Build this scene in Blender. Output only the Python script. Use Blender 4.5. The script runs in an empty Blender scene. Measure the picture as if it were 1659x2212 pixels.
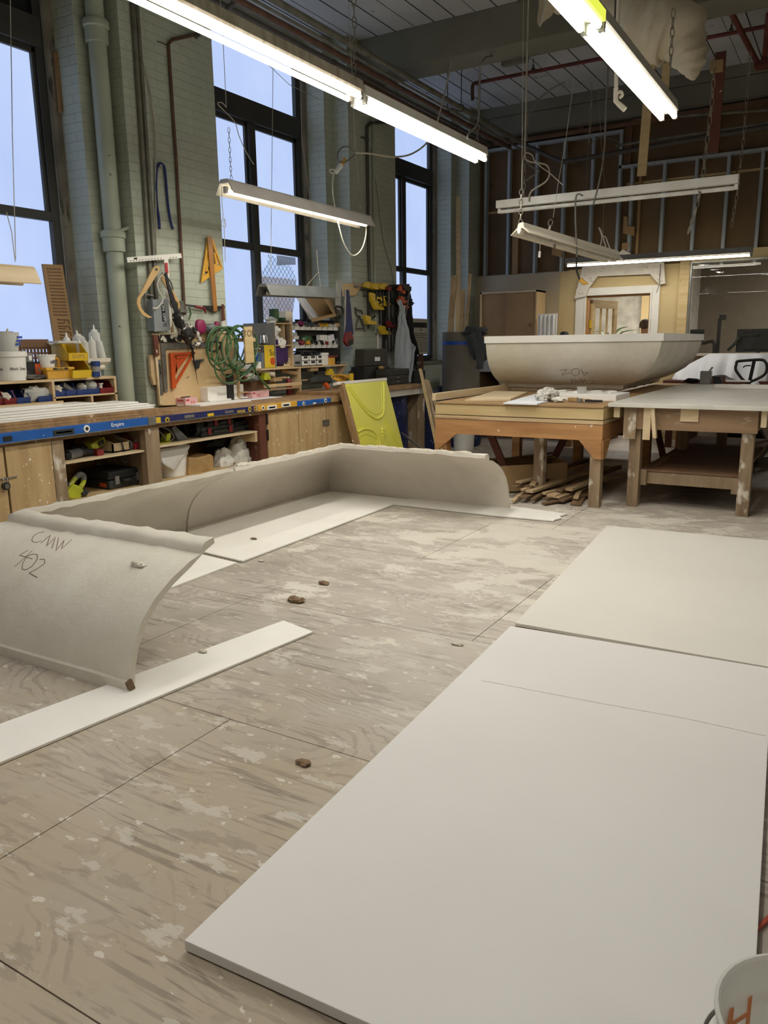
import bpy, bmesh, math, random
from mathutils import Vector, Matrix, Euler, noise
from mathutils.bvhtree import BVHTree
random.seed(11)
R = random.uniform
scene = bpy.context.scene
COL = scene.collection

# ------------------------------------------------------------------ camera
FPX, YAW, PITCH, ROLL, EYE = 1678.635, -0.5410697, -0.2124566, -0.0136622, Vector((0, 0, 1.42))
cy, sy, cp, sp, cr, sr = math.cos(YAW), math.sin(YAW), math.cos(PITCH), math.sin(PITCH), math.cos(ROLL), math.sin(ROLL)
FW = Vector((sy * cp, cy * cp, sp))
RT0 = Vector((cy, -sy, 0))
UP0 = RT0.cross(FW)
RT = cr * RT0 + sr * UP0
UP = -sr * RT0 + cr * UP0
cam = bpy.data.cameras.new('camera')
cam.sensor_fit = 'HORIZONTAL'
cam.sensor_width = 36
cam.lens = 36 * FPX / 1659
cam.clip_start = 0.02
co = bpy.data.objects.new('camera', cam)
m = Matrix((RT, UP, -FW)).transposed().to_4x4()
m.translation = EYE
co.matrix_world = m
COL.objects.link(co)
scene.camera = co


def at(x, y, X=None, Y=None, Z=None):
    """the point of the plane X=, Y= or Z= seen at pixel x, y of the photograph"""
    d = FW + (x - 829.5) / FPX * RT - (y - 1106) / FPX * UP
    for i, c in enumerate((X, Y, Z)):
        if c is not None:
            return EYE + d * ((c - EYE[i]) / d[i])


# ------------------------------------------------------------------ light, world, exposure
scene.view_settings.view_transform = 'Standard'
scene.view_settings.look = 'None'
scene.view_settings.exposure = 0.12
scene.view_settings.gamma = 1.0
scene.view_settings.use_curve_mapping = False
scene.cycles.use_denoising = True
scene.cycles.max_bounces = 8
scene.cycles.sample_clamp_indirect = 6
TUBE = 10.0          # brightness of a lit fluorescent tube
w = bpy.data.worlds.new('world')
scene.world = w
w.use_nodes = True
w.node_tree.nodes['Background'].inputs[0].default_value = (0.5, 0.66, 1, 1)
w.node_tree.nodes['Background'].inputs[1].default_value = 0.9


def lamp(name, loc, sx, sy_, power, col=(1, .93, .82), rz=0, ry=0):
    l = bpy.data.lights.new(name, 'AREA')
    l.shape = 'RECTANGLE'
    l.size, l.size_y, l.energy, l.color = sx, sy_, power, col
    o = bpy.data.objects.new(name, l)
    o.location = loc
    o.rotation_euler = (0, ry, rz)
    COL.objects.link(o)
    return o


LP = 19.0            # unseen lamps added out of frame, carrying the strip lamp rows on
for i, (x, y, z) in enumerate(((-3.05, .6, 3.1), (-3.7, -5, 2.95), (-1.3, .2, 3.1), (1.2, -3.0, 3.1), (2.8, .5, 3.2), (2.8, 4.5, 3.2), (.95, 8.6, 3.1))):
    lamp('unseen_strip_light', (x, y, z), 2.2, .14, LP * (.5 if i in (4, 5) else 1), (1, .95, .89))
lamp('office_ceiling_light', (-3.2, 14.3, 2.82), 1.2, .6, 110)
lamp('office_ceiling_light', (.6, 14.0, 2.82), 1.2, .6, 70)


# ------------------------------------------------------------------ materials
def lin(c):
    if isinstance(c, str):
        c = [int(c[i:i + 2], 16) / 255 for i in (0, 2, 4)]
    return tuple(v / 12.92 if v <= .04045 else ((v + .055) / 1.055) ** 2.4 for v in c) + (1,)


class NT:
    def __init__(s, name):
        s.m = bpy.data.materials.new(name)
        s.m.use_nodes = True
        s.t = s.m.node_tree
        s.b = s.t.nodes['Principled BSDF']
        s.out = s.t.nodes['Material Output']

    def n(s, typ, **kw):
        nd = s.t.nodes.new('ShaderNode' + typ)
        for k, v in kw.items():
            if k.startswith('i_'):
                key = k[2:]
                key = int(key) if key.isdigit() else key.replace('_', ' ')
                nd.inputs[key].default_value = v
            else:
                setattr(nd, k, v)
        return nd

    def l(s, a, b):
        s.t.links.new(a, b)

    def coords(s, scale=(1, 1, 1)):
        tc = s.n('TexCoord')
        mp = s.n('Mapping')
        mp.inputs['Scale'].default_value = scale
        s.l(tc.outputs['Object'], mp.inputs['Vector'])
        return mp.outputs[0]

    def noise(s, vec, scale, detail=4, rough=.55, dist=0):
        nd = s.n('TexNoise')
        nd.inputs['Scale'].default_value = scale
        nd.inputs['Detail'].default_value = detail
        nd.inputs['Roughness'].default_value = rough
        nd.inputs['Distortion'].default_value = dist
        s.l(vec, nd.inputs['Vector'])
        return nd.outputs[0]

    def ramp(s, fac, stops):
        r = s.n('ValToRGB')
        e = r.color_ramp.elements
        while len(e) < len(stops):
            e.new(.5)
        for el, (p, c) in zip(e, stops):
            el.position = p
            el.color = c if len(c) == 4 else (c[0],) * 3 + (1,)
        s.l(fac, r.inputs[0])
        return r.outputs[0]

    def mix(s, fac, a, b, typ='MIX'):
        x = s.n('MixRGB', blend_type=typ)
        for i, v in ((0, fac), (1, a), (2, b)):
            if isinstance(v, (int, float)):
                x.inputs[i].default_value = v
            elif isinstance(v, tuple):
                x.inputs[i].default_value = v
            else:
                s.l(v, x.inputs[i])
        return x.outputs[0]

    def bump(s, h, st, dist=.01):
        b = s.n('Bump')
        b.inputs['Strength'].default_value = st
        b.inputs['Distance'].default_value = dist
        s.l(h, b.inputs['Height'])
        s.l(b.outputs[0], s.b.inputs['Normal'])


W1, W0 = (1, 1, 1, 1), (0, 0, 0, 1)


def mat(name, col, rough=.6, metal=0, var=.15, vs=6, stretch=(1, 1, 1), col2=None, speck=None, sp=(.62, .66), ss=22, bump=0, bs=80, spec=.5, sstretch=(1, 1, 1)):
    n = NT(name)
    c = lin(col)
    n.b.inputs['Roughness'].default_value = rough
    n.b.inputs['Metallic'].default_value = metal
    n.b.inputs['Specular IOR Level'].default_value = spec
    c2 = lin(col2) if col2 else tuple(v * (1 - 2 * var) for v in c[:3]) + (1,)
    v = n.coords(stretch)
    out = n.mix(n.ramp(n.noise(v, vs, 5), [(.33, W0), (.67, W1)]), c2, c)
    if speck:
        f = n.ramp(n.noise(n.coords(sstretch), ss, 3, .6), [(sp[0], W0), (sp[1], W1)])
        out = n.mix(f, out, lin(speck))
    n.l(out, n.b.inputs['Base Color'])
    if bump:
        n.bump(n.noise(v, bs, 4), bump)
    return n.m


def flat(name, col, rough=.5, metal=0):
    n = NT(name)
    n.b.inputs['Base Color'].default_value = lin(col)
    n.b.inputs['Roughness'].default_value = rough
    n.b.inputs['Metallic'].default_value = metal
    return n.m


def glow(name, col, strength, vary=None):
    n = NT(name)
    n.b.inputs['Base Color'].default_value = (.03, .03, .03, 1)
    n.b.inputs['Emission Strength'].default_value = strength
    if vary:
        o = n.mix(n.ramp(n.noise(n.coords((1, 1, .6)), 1.3, 4), [(.3, W0), (.75, W1)]), col, vary)
        n.l(o, n.b.inputs['Emission Color'])
    else:
        n.b.inputs['Emission Color'].default_value = col
    return n.m


def clear(name, tint=(1, 1, 1, 1), rough=0.0, mixf=.88):
    n = NT(name)
    tr = n.n('BsdfTransparent')
    tr.inputs[0].default_value = tint
    gl = n.n('BsdfGlossy')
    gl.inputs['Roughness'].default_value = rough
    fr = n.n('Fresnel')
    fr.inputs[0].default_value = 1.5
    mx = n.n('MixShader')
    gm = n.n('NewGeometry')
    fb = n.n('Math', operation='SUBTRACT', use_clamp=True)
    n.l(fr.outputs[0], fb.inputs[0])
    n.l(gm.outputs['Backfacing'], fb.inputs[1])
    n.l(fb.outputs[0], mx.inputs[0])
    n.l(tr.outputs[0], mx.inputs[1])
    n.l(gl.outputs[0], mx.inputs[2])
    n.l(mx.outputs[0], n.out.inputs[0])
    return n.m


def translucent(name, col, opac=.6):
    n = NT(name)
    tr = n.n('BsdfTransparent')
    d = n.n('BsdfDiffuse')
    d.inputs[0].default_value = lin(col)
    tl = n.n('BsdfTranslucent')
    tl.inputs[0].default_value = lin(col)
    a = n.n('MixShader')
    a.inputs[0].default_value = .4
    n.l(d.outputs[0], a.inputs[1])
    n.l(tl.outputs[0], a.inputs[2])
    mx = n.n('MixShader')
    mx.inputs[0].default_value = opac
    n.l(tr.outputs[0], mx.inputs[1])
    n.l(a.outputs[0], mx.inputs[2])
    n.l(mx.outputs[0], n.out.inputs[0])
    return n.m


def brick_mat():
    n = NT('painted_brick')
    tc = n.n('TexCoord')
    sx = n.n('SeparateXYZ')
    n.l(tc.outputs['Object'], sx.inputs[0])
    ad = n.n('Math', operation='ADD')
    n.l(sx.outputs[0], ad.inputs[0])
    n.l(sx.outputs[1], ad.inputs[1])
    cb = n.n('CombineXYZ')
    n.l(ad.outputs[0], cb.inputs[0])
    n.l(sx.outputs[2], cb.inputs[1])
    br = n.n('TexBrick')
    br.inputs['Scale'].default_value = 1
    br.inputs['Mortar Size'].default_value = .006
    br.inputs['Mortar Smooth'].default_value = .6
    br.inputs['Brick Width'].default_value = .21
    br.inputs['Row Height'].default_value = .072
    n.l(cb.outputs[0], br.inputs['Vector'])
    v = n.coords()
    base = n.mix(n.ramp(n.noise(v, 1.6, 5), [(.3, W0), (.7, W1)]), lin('a6ac9b'), lin('b8bdac'))
    base = n.mix(n.ramp(n.noise(v, 14, 4, .7), [(.64, W0), (.7, W1)]), base, lin('b9c0b2'))
    base = n.mix(n.ramp(n.noise(v, 9, 5, .8), [(.70, W0), (.73, W1)]), base, lin('5c5f52'))
    base = n.mix(n.mix(.10, W0, br.outputs['Fac']), base, lin('6e776a'))
    n.l(base, n.b.inputs['Base Color'])
    n.b.inputs['Roughness'].default_value = .55
    inv = n.mix(n.noise(v, 30, 4), W0, W1)
    h = n.mix(.35, n.mix(1.0, W1, br.outputs['Fac'], 'SUBTRACT'), inv)
    n.bump(h, .6, .01)
    return n.m


def floor_mat():
    n = NT('worn_plywood_floor')
    v = n.coords()
    k = lambda f, s_: n.mix(s_, W0, f)
    tc = n.n('TexCoord')

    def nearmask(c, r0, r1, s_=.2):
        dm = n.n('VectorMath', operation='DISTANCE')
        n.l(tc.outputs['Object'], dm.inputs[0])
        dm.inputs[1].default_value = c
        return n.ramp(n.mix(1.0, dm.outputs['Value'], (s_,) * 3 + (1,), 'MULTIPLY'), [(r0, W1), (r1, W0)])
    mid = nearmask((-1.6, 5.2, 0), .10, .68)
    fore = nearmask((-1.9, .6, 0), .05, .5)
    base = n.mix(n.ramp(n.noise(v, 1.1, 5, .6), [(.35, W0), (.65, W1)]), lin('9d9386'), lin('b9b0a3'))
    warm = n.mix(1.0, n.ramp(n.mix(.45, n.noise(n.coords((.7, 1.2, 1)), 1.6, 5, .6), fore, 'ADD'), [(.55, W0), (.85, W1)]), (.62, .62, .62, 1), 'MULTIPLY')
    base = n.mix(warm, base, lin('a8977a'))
    # cathedral figure: warped rings round scattered centres
    wob = n.n('TexNoise')
    wob.inputs['Scale'].default_value = 2.2
    wob.inputs['Detail'].default_value = 4
    n.l(v, wob.inputs['Vector'])
    add = n.mix(.20, n.coords((.42, 1.15, 1)), wob.outputs[1], 'ADD')
    vo = n.n('TexVoronoi')
    vo.inputs['Scale'].default_value = 1.25
    n.l(add, vo.inputs['Vector'])
    sn = n.n('Math', operation='SINE')
    ml = n.n('Math', operation='MULTIPLY')
    ml.inputs[1].default_value = 165
    n.l(vo.outputs['Distance'], ml.inputs[0])
    n.l(ml.outputs[0], sn.inputs[0])
    ring = n.ramp(sn.outputs[0], [(.45, W0), (.8, W1)])
    brk = n.ramp(n.noise(n.coords((.6, 1, 1)), 3, 5, .65), [(.46, W0), (.60, W1)])
    ring = n.mix(1.0, ring, brk, 'MULTIPLY')
    base = n.mix(k(ring, .38), base, lin('75695b'))
    # long dark grain splits
    g = n.ramp(n.noise(n.coords((1.0, 17, 1)), 2.2, 5, .62, .25), [(.55, W0), (.60, W1)])
    g = n.mix(1.0, g, n.ramp(n.noise(n.coords((.5, 1, 1)), 2.3, 4), [(.40, W0), (.56, W1)]), 'MULTIPLY')
    base = n.mix(k(g, .6), base, lin('6b6054'))
    # hard-edged worn patches, darker and lighter
    f1 = n.noise(n.coords((.55, 1.5, 1)), 4.2, 7, .68)
    base = n.mix(k(n.ramp(f1, [(.395, W1), (.415, W0)]), .42), base, lin('847868'))
    f2 = n.noise(n.coords((.6, 1.4, 1)), 6.5, 6, .66)
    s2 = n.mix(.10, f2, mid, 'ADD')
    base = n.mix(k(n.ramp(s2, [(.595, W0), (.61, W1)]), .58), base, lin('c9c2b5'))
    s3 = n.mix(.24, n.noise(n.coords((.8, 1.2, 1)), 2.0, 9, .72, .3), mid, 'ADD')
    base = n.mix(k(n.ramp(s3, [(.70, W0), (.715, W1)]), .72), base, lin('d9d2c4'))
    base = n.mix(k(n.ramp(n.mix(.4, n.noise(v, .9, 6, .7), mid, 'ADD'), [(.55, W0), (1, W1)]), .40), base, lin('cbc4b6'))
    base = n.mix(k(n.ramp(n.noise(n.coords((.8, 1.3, 1)), 17, 3, .55), [(.655, W0), (.67, W1)]), .7), base, lin('d6cfc2'))
    base = n.mix(k(n.ramp(n.noise(n.coords((.4, 2.2, 1)), 6, 6, .75), [(.665, W0), (.685, W1)]), .6), base, lin('584d41'))
    n.l(base, n.b.inputs['Base Color'])
    n.b.inputs['Roughness'].default_value = .62
    n.bump(n.mix(.5, f1, n.mix(.5, ring, f2)), .4, .008)
    return n.m


def plaster_mat(name, a, b, st=.25):
    n = NT(name)
    v = n.coords()
    o = n.mix(n.ramp(n.noise(v, 2.2, 7, .65), [(.35, W0), (.65, W1)]), lin(b), lin(a))
    o = n.mix(n.ramp(n.noise(n.coords((1, 1, .5)), 9, 6, .75), [(.63, W0), (.70, W1)]), o, lin(b))
    n.l(o, n.b.inputs['Base Color'])
    n.b.inputs['Roughness'].default_value = .7
    n.bump(n.noise(v, 18, 6, .65), st, .008)
    return n.m


K = {}
K['floor'] = floor_mat()
K['dark'] = mat('dark_gap', '2a251f', .9)
K['brick'] = brick_mat()
K['ceil'] = mat('ceiling_paint', 'c2c3be', .8, var=.08, vs=1.2, col2='adaeaa', speck='6d6f6e', sp=(.68, .74), ss=4)
K['beam'] = mat('beam_paint', '7d7a69', .8, var=.12, vs=1.5, col2='6c6a5b')
K['casing'] = mat('window_casing', '8a8474', .7, col2='6b6559', vs=3, speck='46423a', sp=(.6, .66), ss=14, sstretch=(1, 1, .2))
K['frame'] = mat('dark_window_frame', '2e2f2c', .55, col2='3d3b35', vs=4)
K['blackboard'] = mat('black_board', '131312', .8)
K['pane'] = glow('frosted_pane_daylight', (.43, .55, .86, 1), 1.0, (.52, .63, .90, 1))
K['clear'] = clear('clear_glass')
K['wire'] = flat('mesh_wire', '55555a', .5)
K['outbrick'] = mat('neighbour_brick', 'd8b49c', .9, vs=1.5, col2='e8dccf')
K['pipe'] = mat('sage_pipe_paint', 'adb39f', .5, col2='9ca28f', vs=3, speck='4d5045', sp=(.69, .72), ss=16)
K['conduit'] = mat('old_conduit', '7d7a6c', .5, col2='5f5c50', metal=.2)
K['rust'] = mat('rusty_pipe', '6b4a38', .6, col2='4d372b')
K['red'] = mat('red_iron', '70332a', .6, col2='54281f')
K['darkpipe'] = mat('dark_pipe', '4f4a42', .5)
K['ply'] = mat('plywood', 'cdb48c', .6, col2='b99c72', vs=4, stretch=(.5, .5, 4))
K['plyh'] = mat('plywood_light', 'd9c6a3', .6, col2='c8b18a', vs=4, stretch=(1, .4, 4))
K['cab'] = mat('cabinet_plywood', 'c9ad7f', .6, col2='ac8f63', vs=3, stretch=(1, 3, .5), speck='eee8da', sp=(.665, .68), ss=30, sstretch=(1, 1, .8))
K['wood'] = mat('old_lumber', 'a5835a', .65, col2='7d6141', vs=5, stretch=(3, 3, .4), speck='e0d8c8', sp=(.66, .70), ss=18)
K['post'] = mat('dusty_post', 'a08a6d', .7, col2='7d6850', vs=4, stretch=(3, 3, .5), speck='d8d0c0', sp=(.58, .68), ss=9, sstretch=(1, 1, .45))
K['oak'] = mat('orange_lumber', 'b98a58', .55, col2='9c6f43', vs=4, stretch=(.5, 3, 5), speck='e8e0d0', sp=(.70, .715), ss=11)
K['apron'] = mat('dusty_apron', '9a7d5e', .65, col2='80664b', vs=3, stretch=(.4, 3, 4), speck='c9bda8', sp=(.56, .72), ss=5, sstretch=(.6, 1, 1.5))
K['pine'] = mat('pine', 'd0b98a', .6, col2='bca26f', vs=5, stretch=(.4, .4, 3), speck='6e5334', sp=(.74, .76), ss=7)
K['lath'] = mat('pine_lath', 'c9b08a', .65, col2='ab9270', vs=6)
K['lath2'] = mat('dark_lath', '7d6447', .7, col2='5f4a33', vs=6)
K['maple'] = mat('birch_ply', 'd8bd90', .55, col2='cbac7c', vs=2, stretch=(3, 1, .5))
K['hard'] = mat('hardboard', '725a3c', .75, col2='644f34', vs=1.5, speck='584429', sp=(.62, .72), ss=2)
K['mdf'] = mat('mdf', 'a5855c', .65, col2='98784f', vs=2)
K['mdfdark'] = mat('mdf_dark', '7b5a40', .7, col2='6b4d36')
K['tan'] = mat('tan_wallboard', 'd0bb8c', .75, col2='c4ae80', vs=1.3, speck='e6ddc8', sp=(.7, .73), ss=5)
K['grey_tan'] = mat('gypsum_board', 'b7aa92', .75, col2='a99c84', vs=1.2)
K['offwhite'] = mat('cream_paint', 'ded6c4', .6, col2='d2c9b6', vs=1.5)
K['whitep'] = mat('white_trim_paint', 'e9e6dd', .45, col2='dedacf', vs=3)
K['steel'] = mat('galvanised_stud', 'b2b8bb', .4, metal=.1, col2='9aa2a6', vs=5, stretch=(1, 1, .3))
K['metal'] = mat('steel', 'a5a5a2', .35, metal=.8, vs=6)
K['dullmetal'] = mat('dirty_steel', '85827b', .5, metal=.5, col2='5e5b54', vs=8, speck='d8d4c8', sp=(.66, .7), ss=30)
K['chrome'] = flat('chrome', 'd5d5d5', .12, 1)
K['plasterout'] = plaster_mat('rough_plaster', 'd8d2c4', 'c8c1b1', .5)
K['plasterin'] = plaster_mat('smooth_plaster', 'ded6ca', 'd2cabd', .15)
K['drywall'] = mat('white_board', 'dad7d3', .75, col2='d5d1cd', vs=.9, speck='cac1b8', sp=(.72, .8), ss=3, bump=.12, bs=140)
K['drywall2'] = mat('white_board_warm', 'd9d5cb', .75, col2='d3cec4', vs=.9, bump=.10, bs=140)
K['core'] = mat('gypsum_core', 'b5b2ab', .85)
K['whiteboard'] = mat('white_strip_board', 'eeebe4', .6, col2='e6e2da', vs=2)
K['white'] = mat('white_plastic', 'ebe9e2', .4, col2='dfdcd3', vs=5)
K['enamel'] = mat('white_enamel', 'd7d4cb', .4, col2='c6c2b6', vs=4, speck='8d7760', sp=(.72, .74), ss=14)
K['greyenamel'] = mat('grey_white_enamel', 'aaa49b', .45, col2='9d968c')
K['greymetal'] = mat('grey_enamel', '8e8c88', .4, col2='7d7b77')
K['dirtyenamel'] = mat('stained_enamel', 'b5ab9c', .5, col2='8f8370', vs=5, stretch=(1, 4, 1))
K['tube'] = glow('lit_tube_white', (1, .95, .84, 1), TUBE)
K['tubecold'] = glow('lit_tube_cold', (.97, 1, .98, 1), TUBE * 1.15)
K['tubegreen'] = glow('lit_tube_green', (.86, 1, .70, 1), TUBE * .75)
K['tubewarm'] = glow('lit_tube_warm', (1, .93, .72, 1), TUBE)
K['tubeoff'] = mat('unlit_tube', 'dedcd4', .25)
K['tubeyel'] = glow('yellow_end_tube', (.75, .82, .08, 1), 1.0)
K['blue'] = mat('blue_enamel', '1f5fb0', .4, col2='1a539c', speck='e8e8e8', sp=(.73, .74), ss=16)
K['navy'] = mat('navy_enamel', '20265e', .45, col2='191e4d', speck='d9d9d9', sp=(.74, .75), ss=18)
K['yellow'] = mat('yellow_plastic', 'd8b52b', .4, col2='d0ad20', vs=3)
K['amber'] = mat('amber_plastic', 'dda83c', .4, col2='cc9830')
K['lime'] = mat('lime_plastic', 'b9bf2f', .4)
K['yelpanel'] = mat('yellow_rubber', 'd8d455', .45, col2='d0cb4d', vs=2)
K['orange'] = mat('orange_plastic', 'c8541f', .45, col2='b8491a')
K['redp'] = mat('red_plastic', '84282a', .45, col2='6d1c1f')
K['bluep'] = mat('blue_bin_plastic', '27427f', .4, col2='1d356b', speck='8fa0c4', sp=(.72, .76), ss=30)
K['drum'] = mat('blue_drum', '16265c', .5, col2='0d1638', vs=3, speck='a6aab4', sp=(.66, .675), ss=24, sstretch=(1, 1, .45))
K['black'] = mat('black_plastic', '1b1b1b', .5, col2='141414', vs=8)
K['dustblack'] = mat('dusty_black_plastic', '2b2e2c', .6, col2='1d201f', vs=9, speck='8d928c', sp=(.66, .72), ss=40)
K['splat'] = mat('splattered_black_rubber', '1a1815', .5, col2='12110f', speck='cfc9ba', sp=(.56, .60), ss=13)
K['greyp'] = mat('grey_plastic', '6f716f', .5)
K['boxgrey'] = mat('grey_electrical_box', '8c9191', .45, col2='808585', vs=3, speck='d0d0c8', sp=(.72, .73), ss=22)
K['olive'] = mat('olive_toolbox', '33322a', .5, col2='26261f', vs=4)
K['trans'] = translucent('milky_plastic', 'e6e5de', .86)
K['film'] = translucent('plastic_film', 'd2d8dd', .75)
K['clearcup'] = translucent('clear_cup', 'd8d8d2', .45)
K['card'] = mat('cardboard', 'ad9068', .75, col2='9a7e57', vs=3)
K['carddark'] = mat('dark_cardboard', '6f5a42', .8, col2='5e4b36')
K['kraft'] = mat('kraft_paper', 'b3925f', .8, col2='8d6f45', vs=5, bump=.6, bs=14)
K['pink'] = mat('pink_carton', 'dfb2b0', .6, col2='d6a5a3', vs=3)
K['pinkred'] = flat('carton_red', 'b5303a', .6)
K['paper'] = mat('paper', 'e6e7ea', .8, col2='dadce0', vs=3)
K['fabricwhite'] = mat('white_sack', 'd9d6ce', .85, col2='c4c0b6', vs=5, bump=.8, bs=7)
K['canvas'] = mat('canvas', 'd2c8b2', .9, col2='bfb49b', vs=4, bump=.4, bs=40)
K['rag'] = mat('spotted_rag', 'dedad0', .9, vs=9, speck='4a4742', sp=(.60, .64), ss=34)
K['coat'] = mat('black_coat', '0d0d0e', .85)
K['jacket'] = mat('charcoal_jacket', '45484b', .9, col2='35383b', vs=8)
K['sono'] = mat('grey_fibre_tube', '716b60', .7, col2='625c52', vs=2, speck='4b463e', sp=(.72, .74), ss=6)
K['tape'] = mat('blue_tape', '1f4fae', .55)
K['hose'] = mat('green_hose', '46693f', .4, col2='3a5a36', vs=4)
K['cord'] = mat('pale_cord', 'b9b29e', .6)
K['whitecord'] = mat('white_cord', 'd8d2c2', .55)
K['greycord'] = mat('grey_cord', '74726a', .6)
K['blackcord'] = mat('black_cord', '1c1b1a', .6)
K['orangecord'] = mat('orange_cord', 'c0563a', .5)
K['bluerope'] = mat('blue_rope', '1f2f6e', .7)
K['chain'] = mat('chain_steel', 'a09a8a', .45, metal=.5, col2='7a7466')
K['ink'] = flat('black_ink', '1d1a17', .6)
K['pencil'] = flat('pencil_line', '6e5a4e', .8)
K['whiteink'] = flat('white_ink', 'efefec', .5)
K['redink'] = flat('red_ink', 'a8262c', .5)
K['blueink'] = flat('blue_ink', '2a4aa0', .5)
K['orangeink'] = flat('orange_ink', 'e08c54', .5)
K['yellowink'] = flat('yellow_ink', 'e0c02e', .5)
K['caliper'] = mat('caliper_wood', 'c9a873', .5, col2='bd9a64', vs=5)
K['triangle'] = mat('varnished_yellow_wood', 'd9a53c', .4, col2='cc962f')
K['brownwood'] = mat('varnished_strip', 'a8743c', .4, col2='9a682f')
K['redbrown'] = mat('red_brown_timber', '6b3b2a', .65, col2='573021', speck='d0c8b8', sp=(.69, .71), ss=16)
K['maroon'] = mat('maroon_can', '7c1f2a', .35, col2='6d1822')
K['magenta'] = mat('magenta_filter', '8c2050', .5)
K['purple'] = mat('purple_cloth', '3d2257', .85)
K['beige'] = mat('air_conditioner_beige', 'bdb8a6', .5, col2='b0ab99')
K['slot'] = flat('dark_slot', '26241f', .8)
K['skin'] = mat('skin', 'c8997c', .55)
K['hair'] = mat('grey_brown_hair', '4a4038', .8, col2='6b6058', vs=30, stretch=(1, 1, .2))
K['shirt'] = mat('dark_shirt', '26272a', .9)
K['leaf'] = mat('plant_leaf', '3d5a34', .5, col2='2f4a2a')
K['officewall'] = mat('office_wall', 'c9c5bb', .8)
K['officetaupe'] = mat('office_taupe_wall', '8d8577', .8, col2='857d6f')
K['stone'] = mat('debris', '8a7052', .9, col2='65523c', vs=30)
K['flake'] = mat('plaster_flake', 'd8d0c0', .9, vs=30)
K['wine'] = mat('red_grease', 'b3261e', .5)


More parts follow.
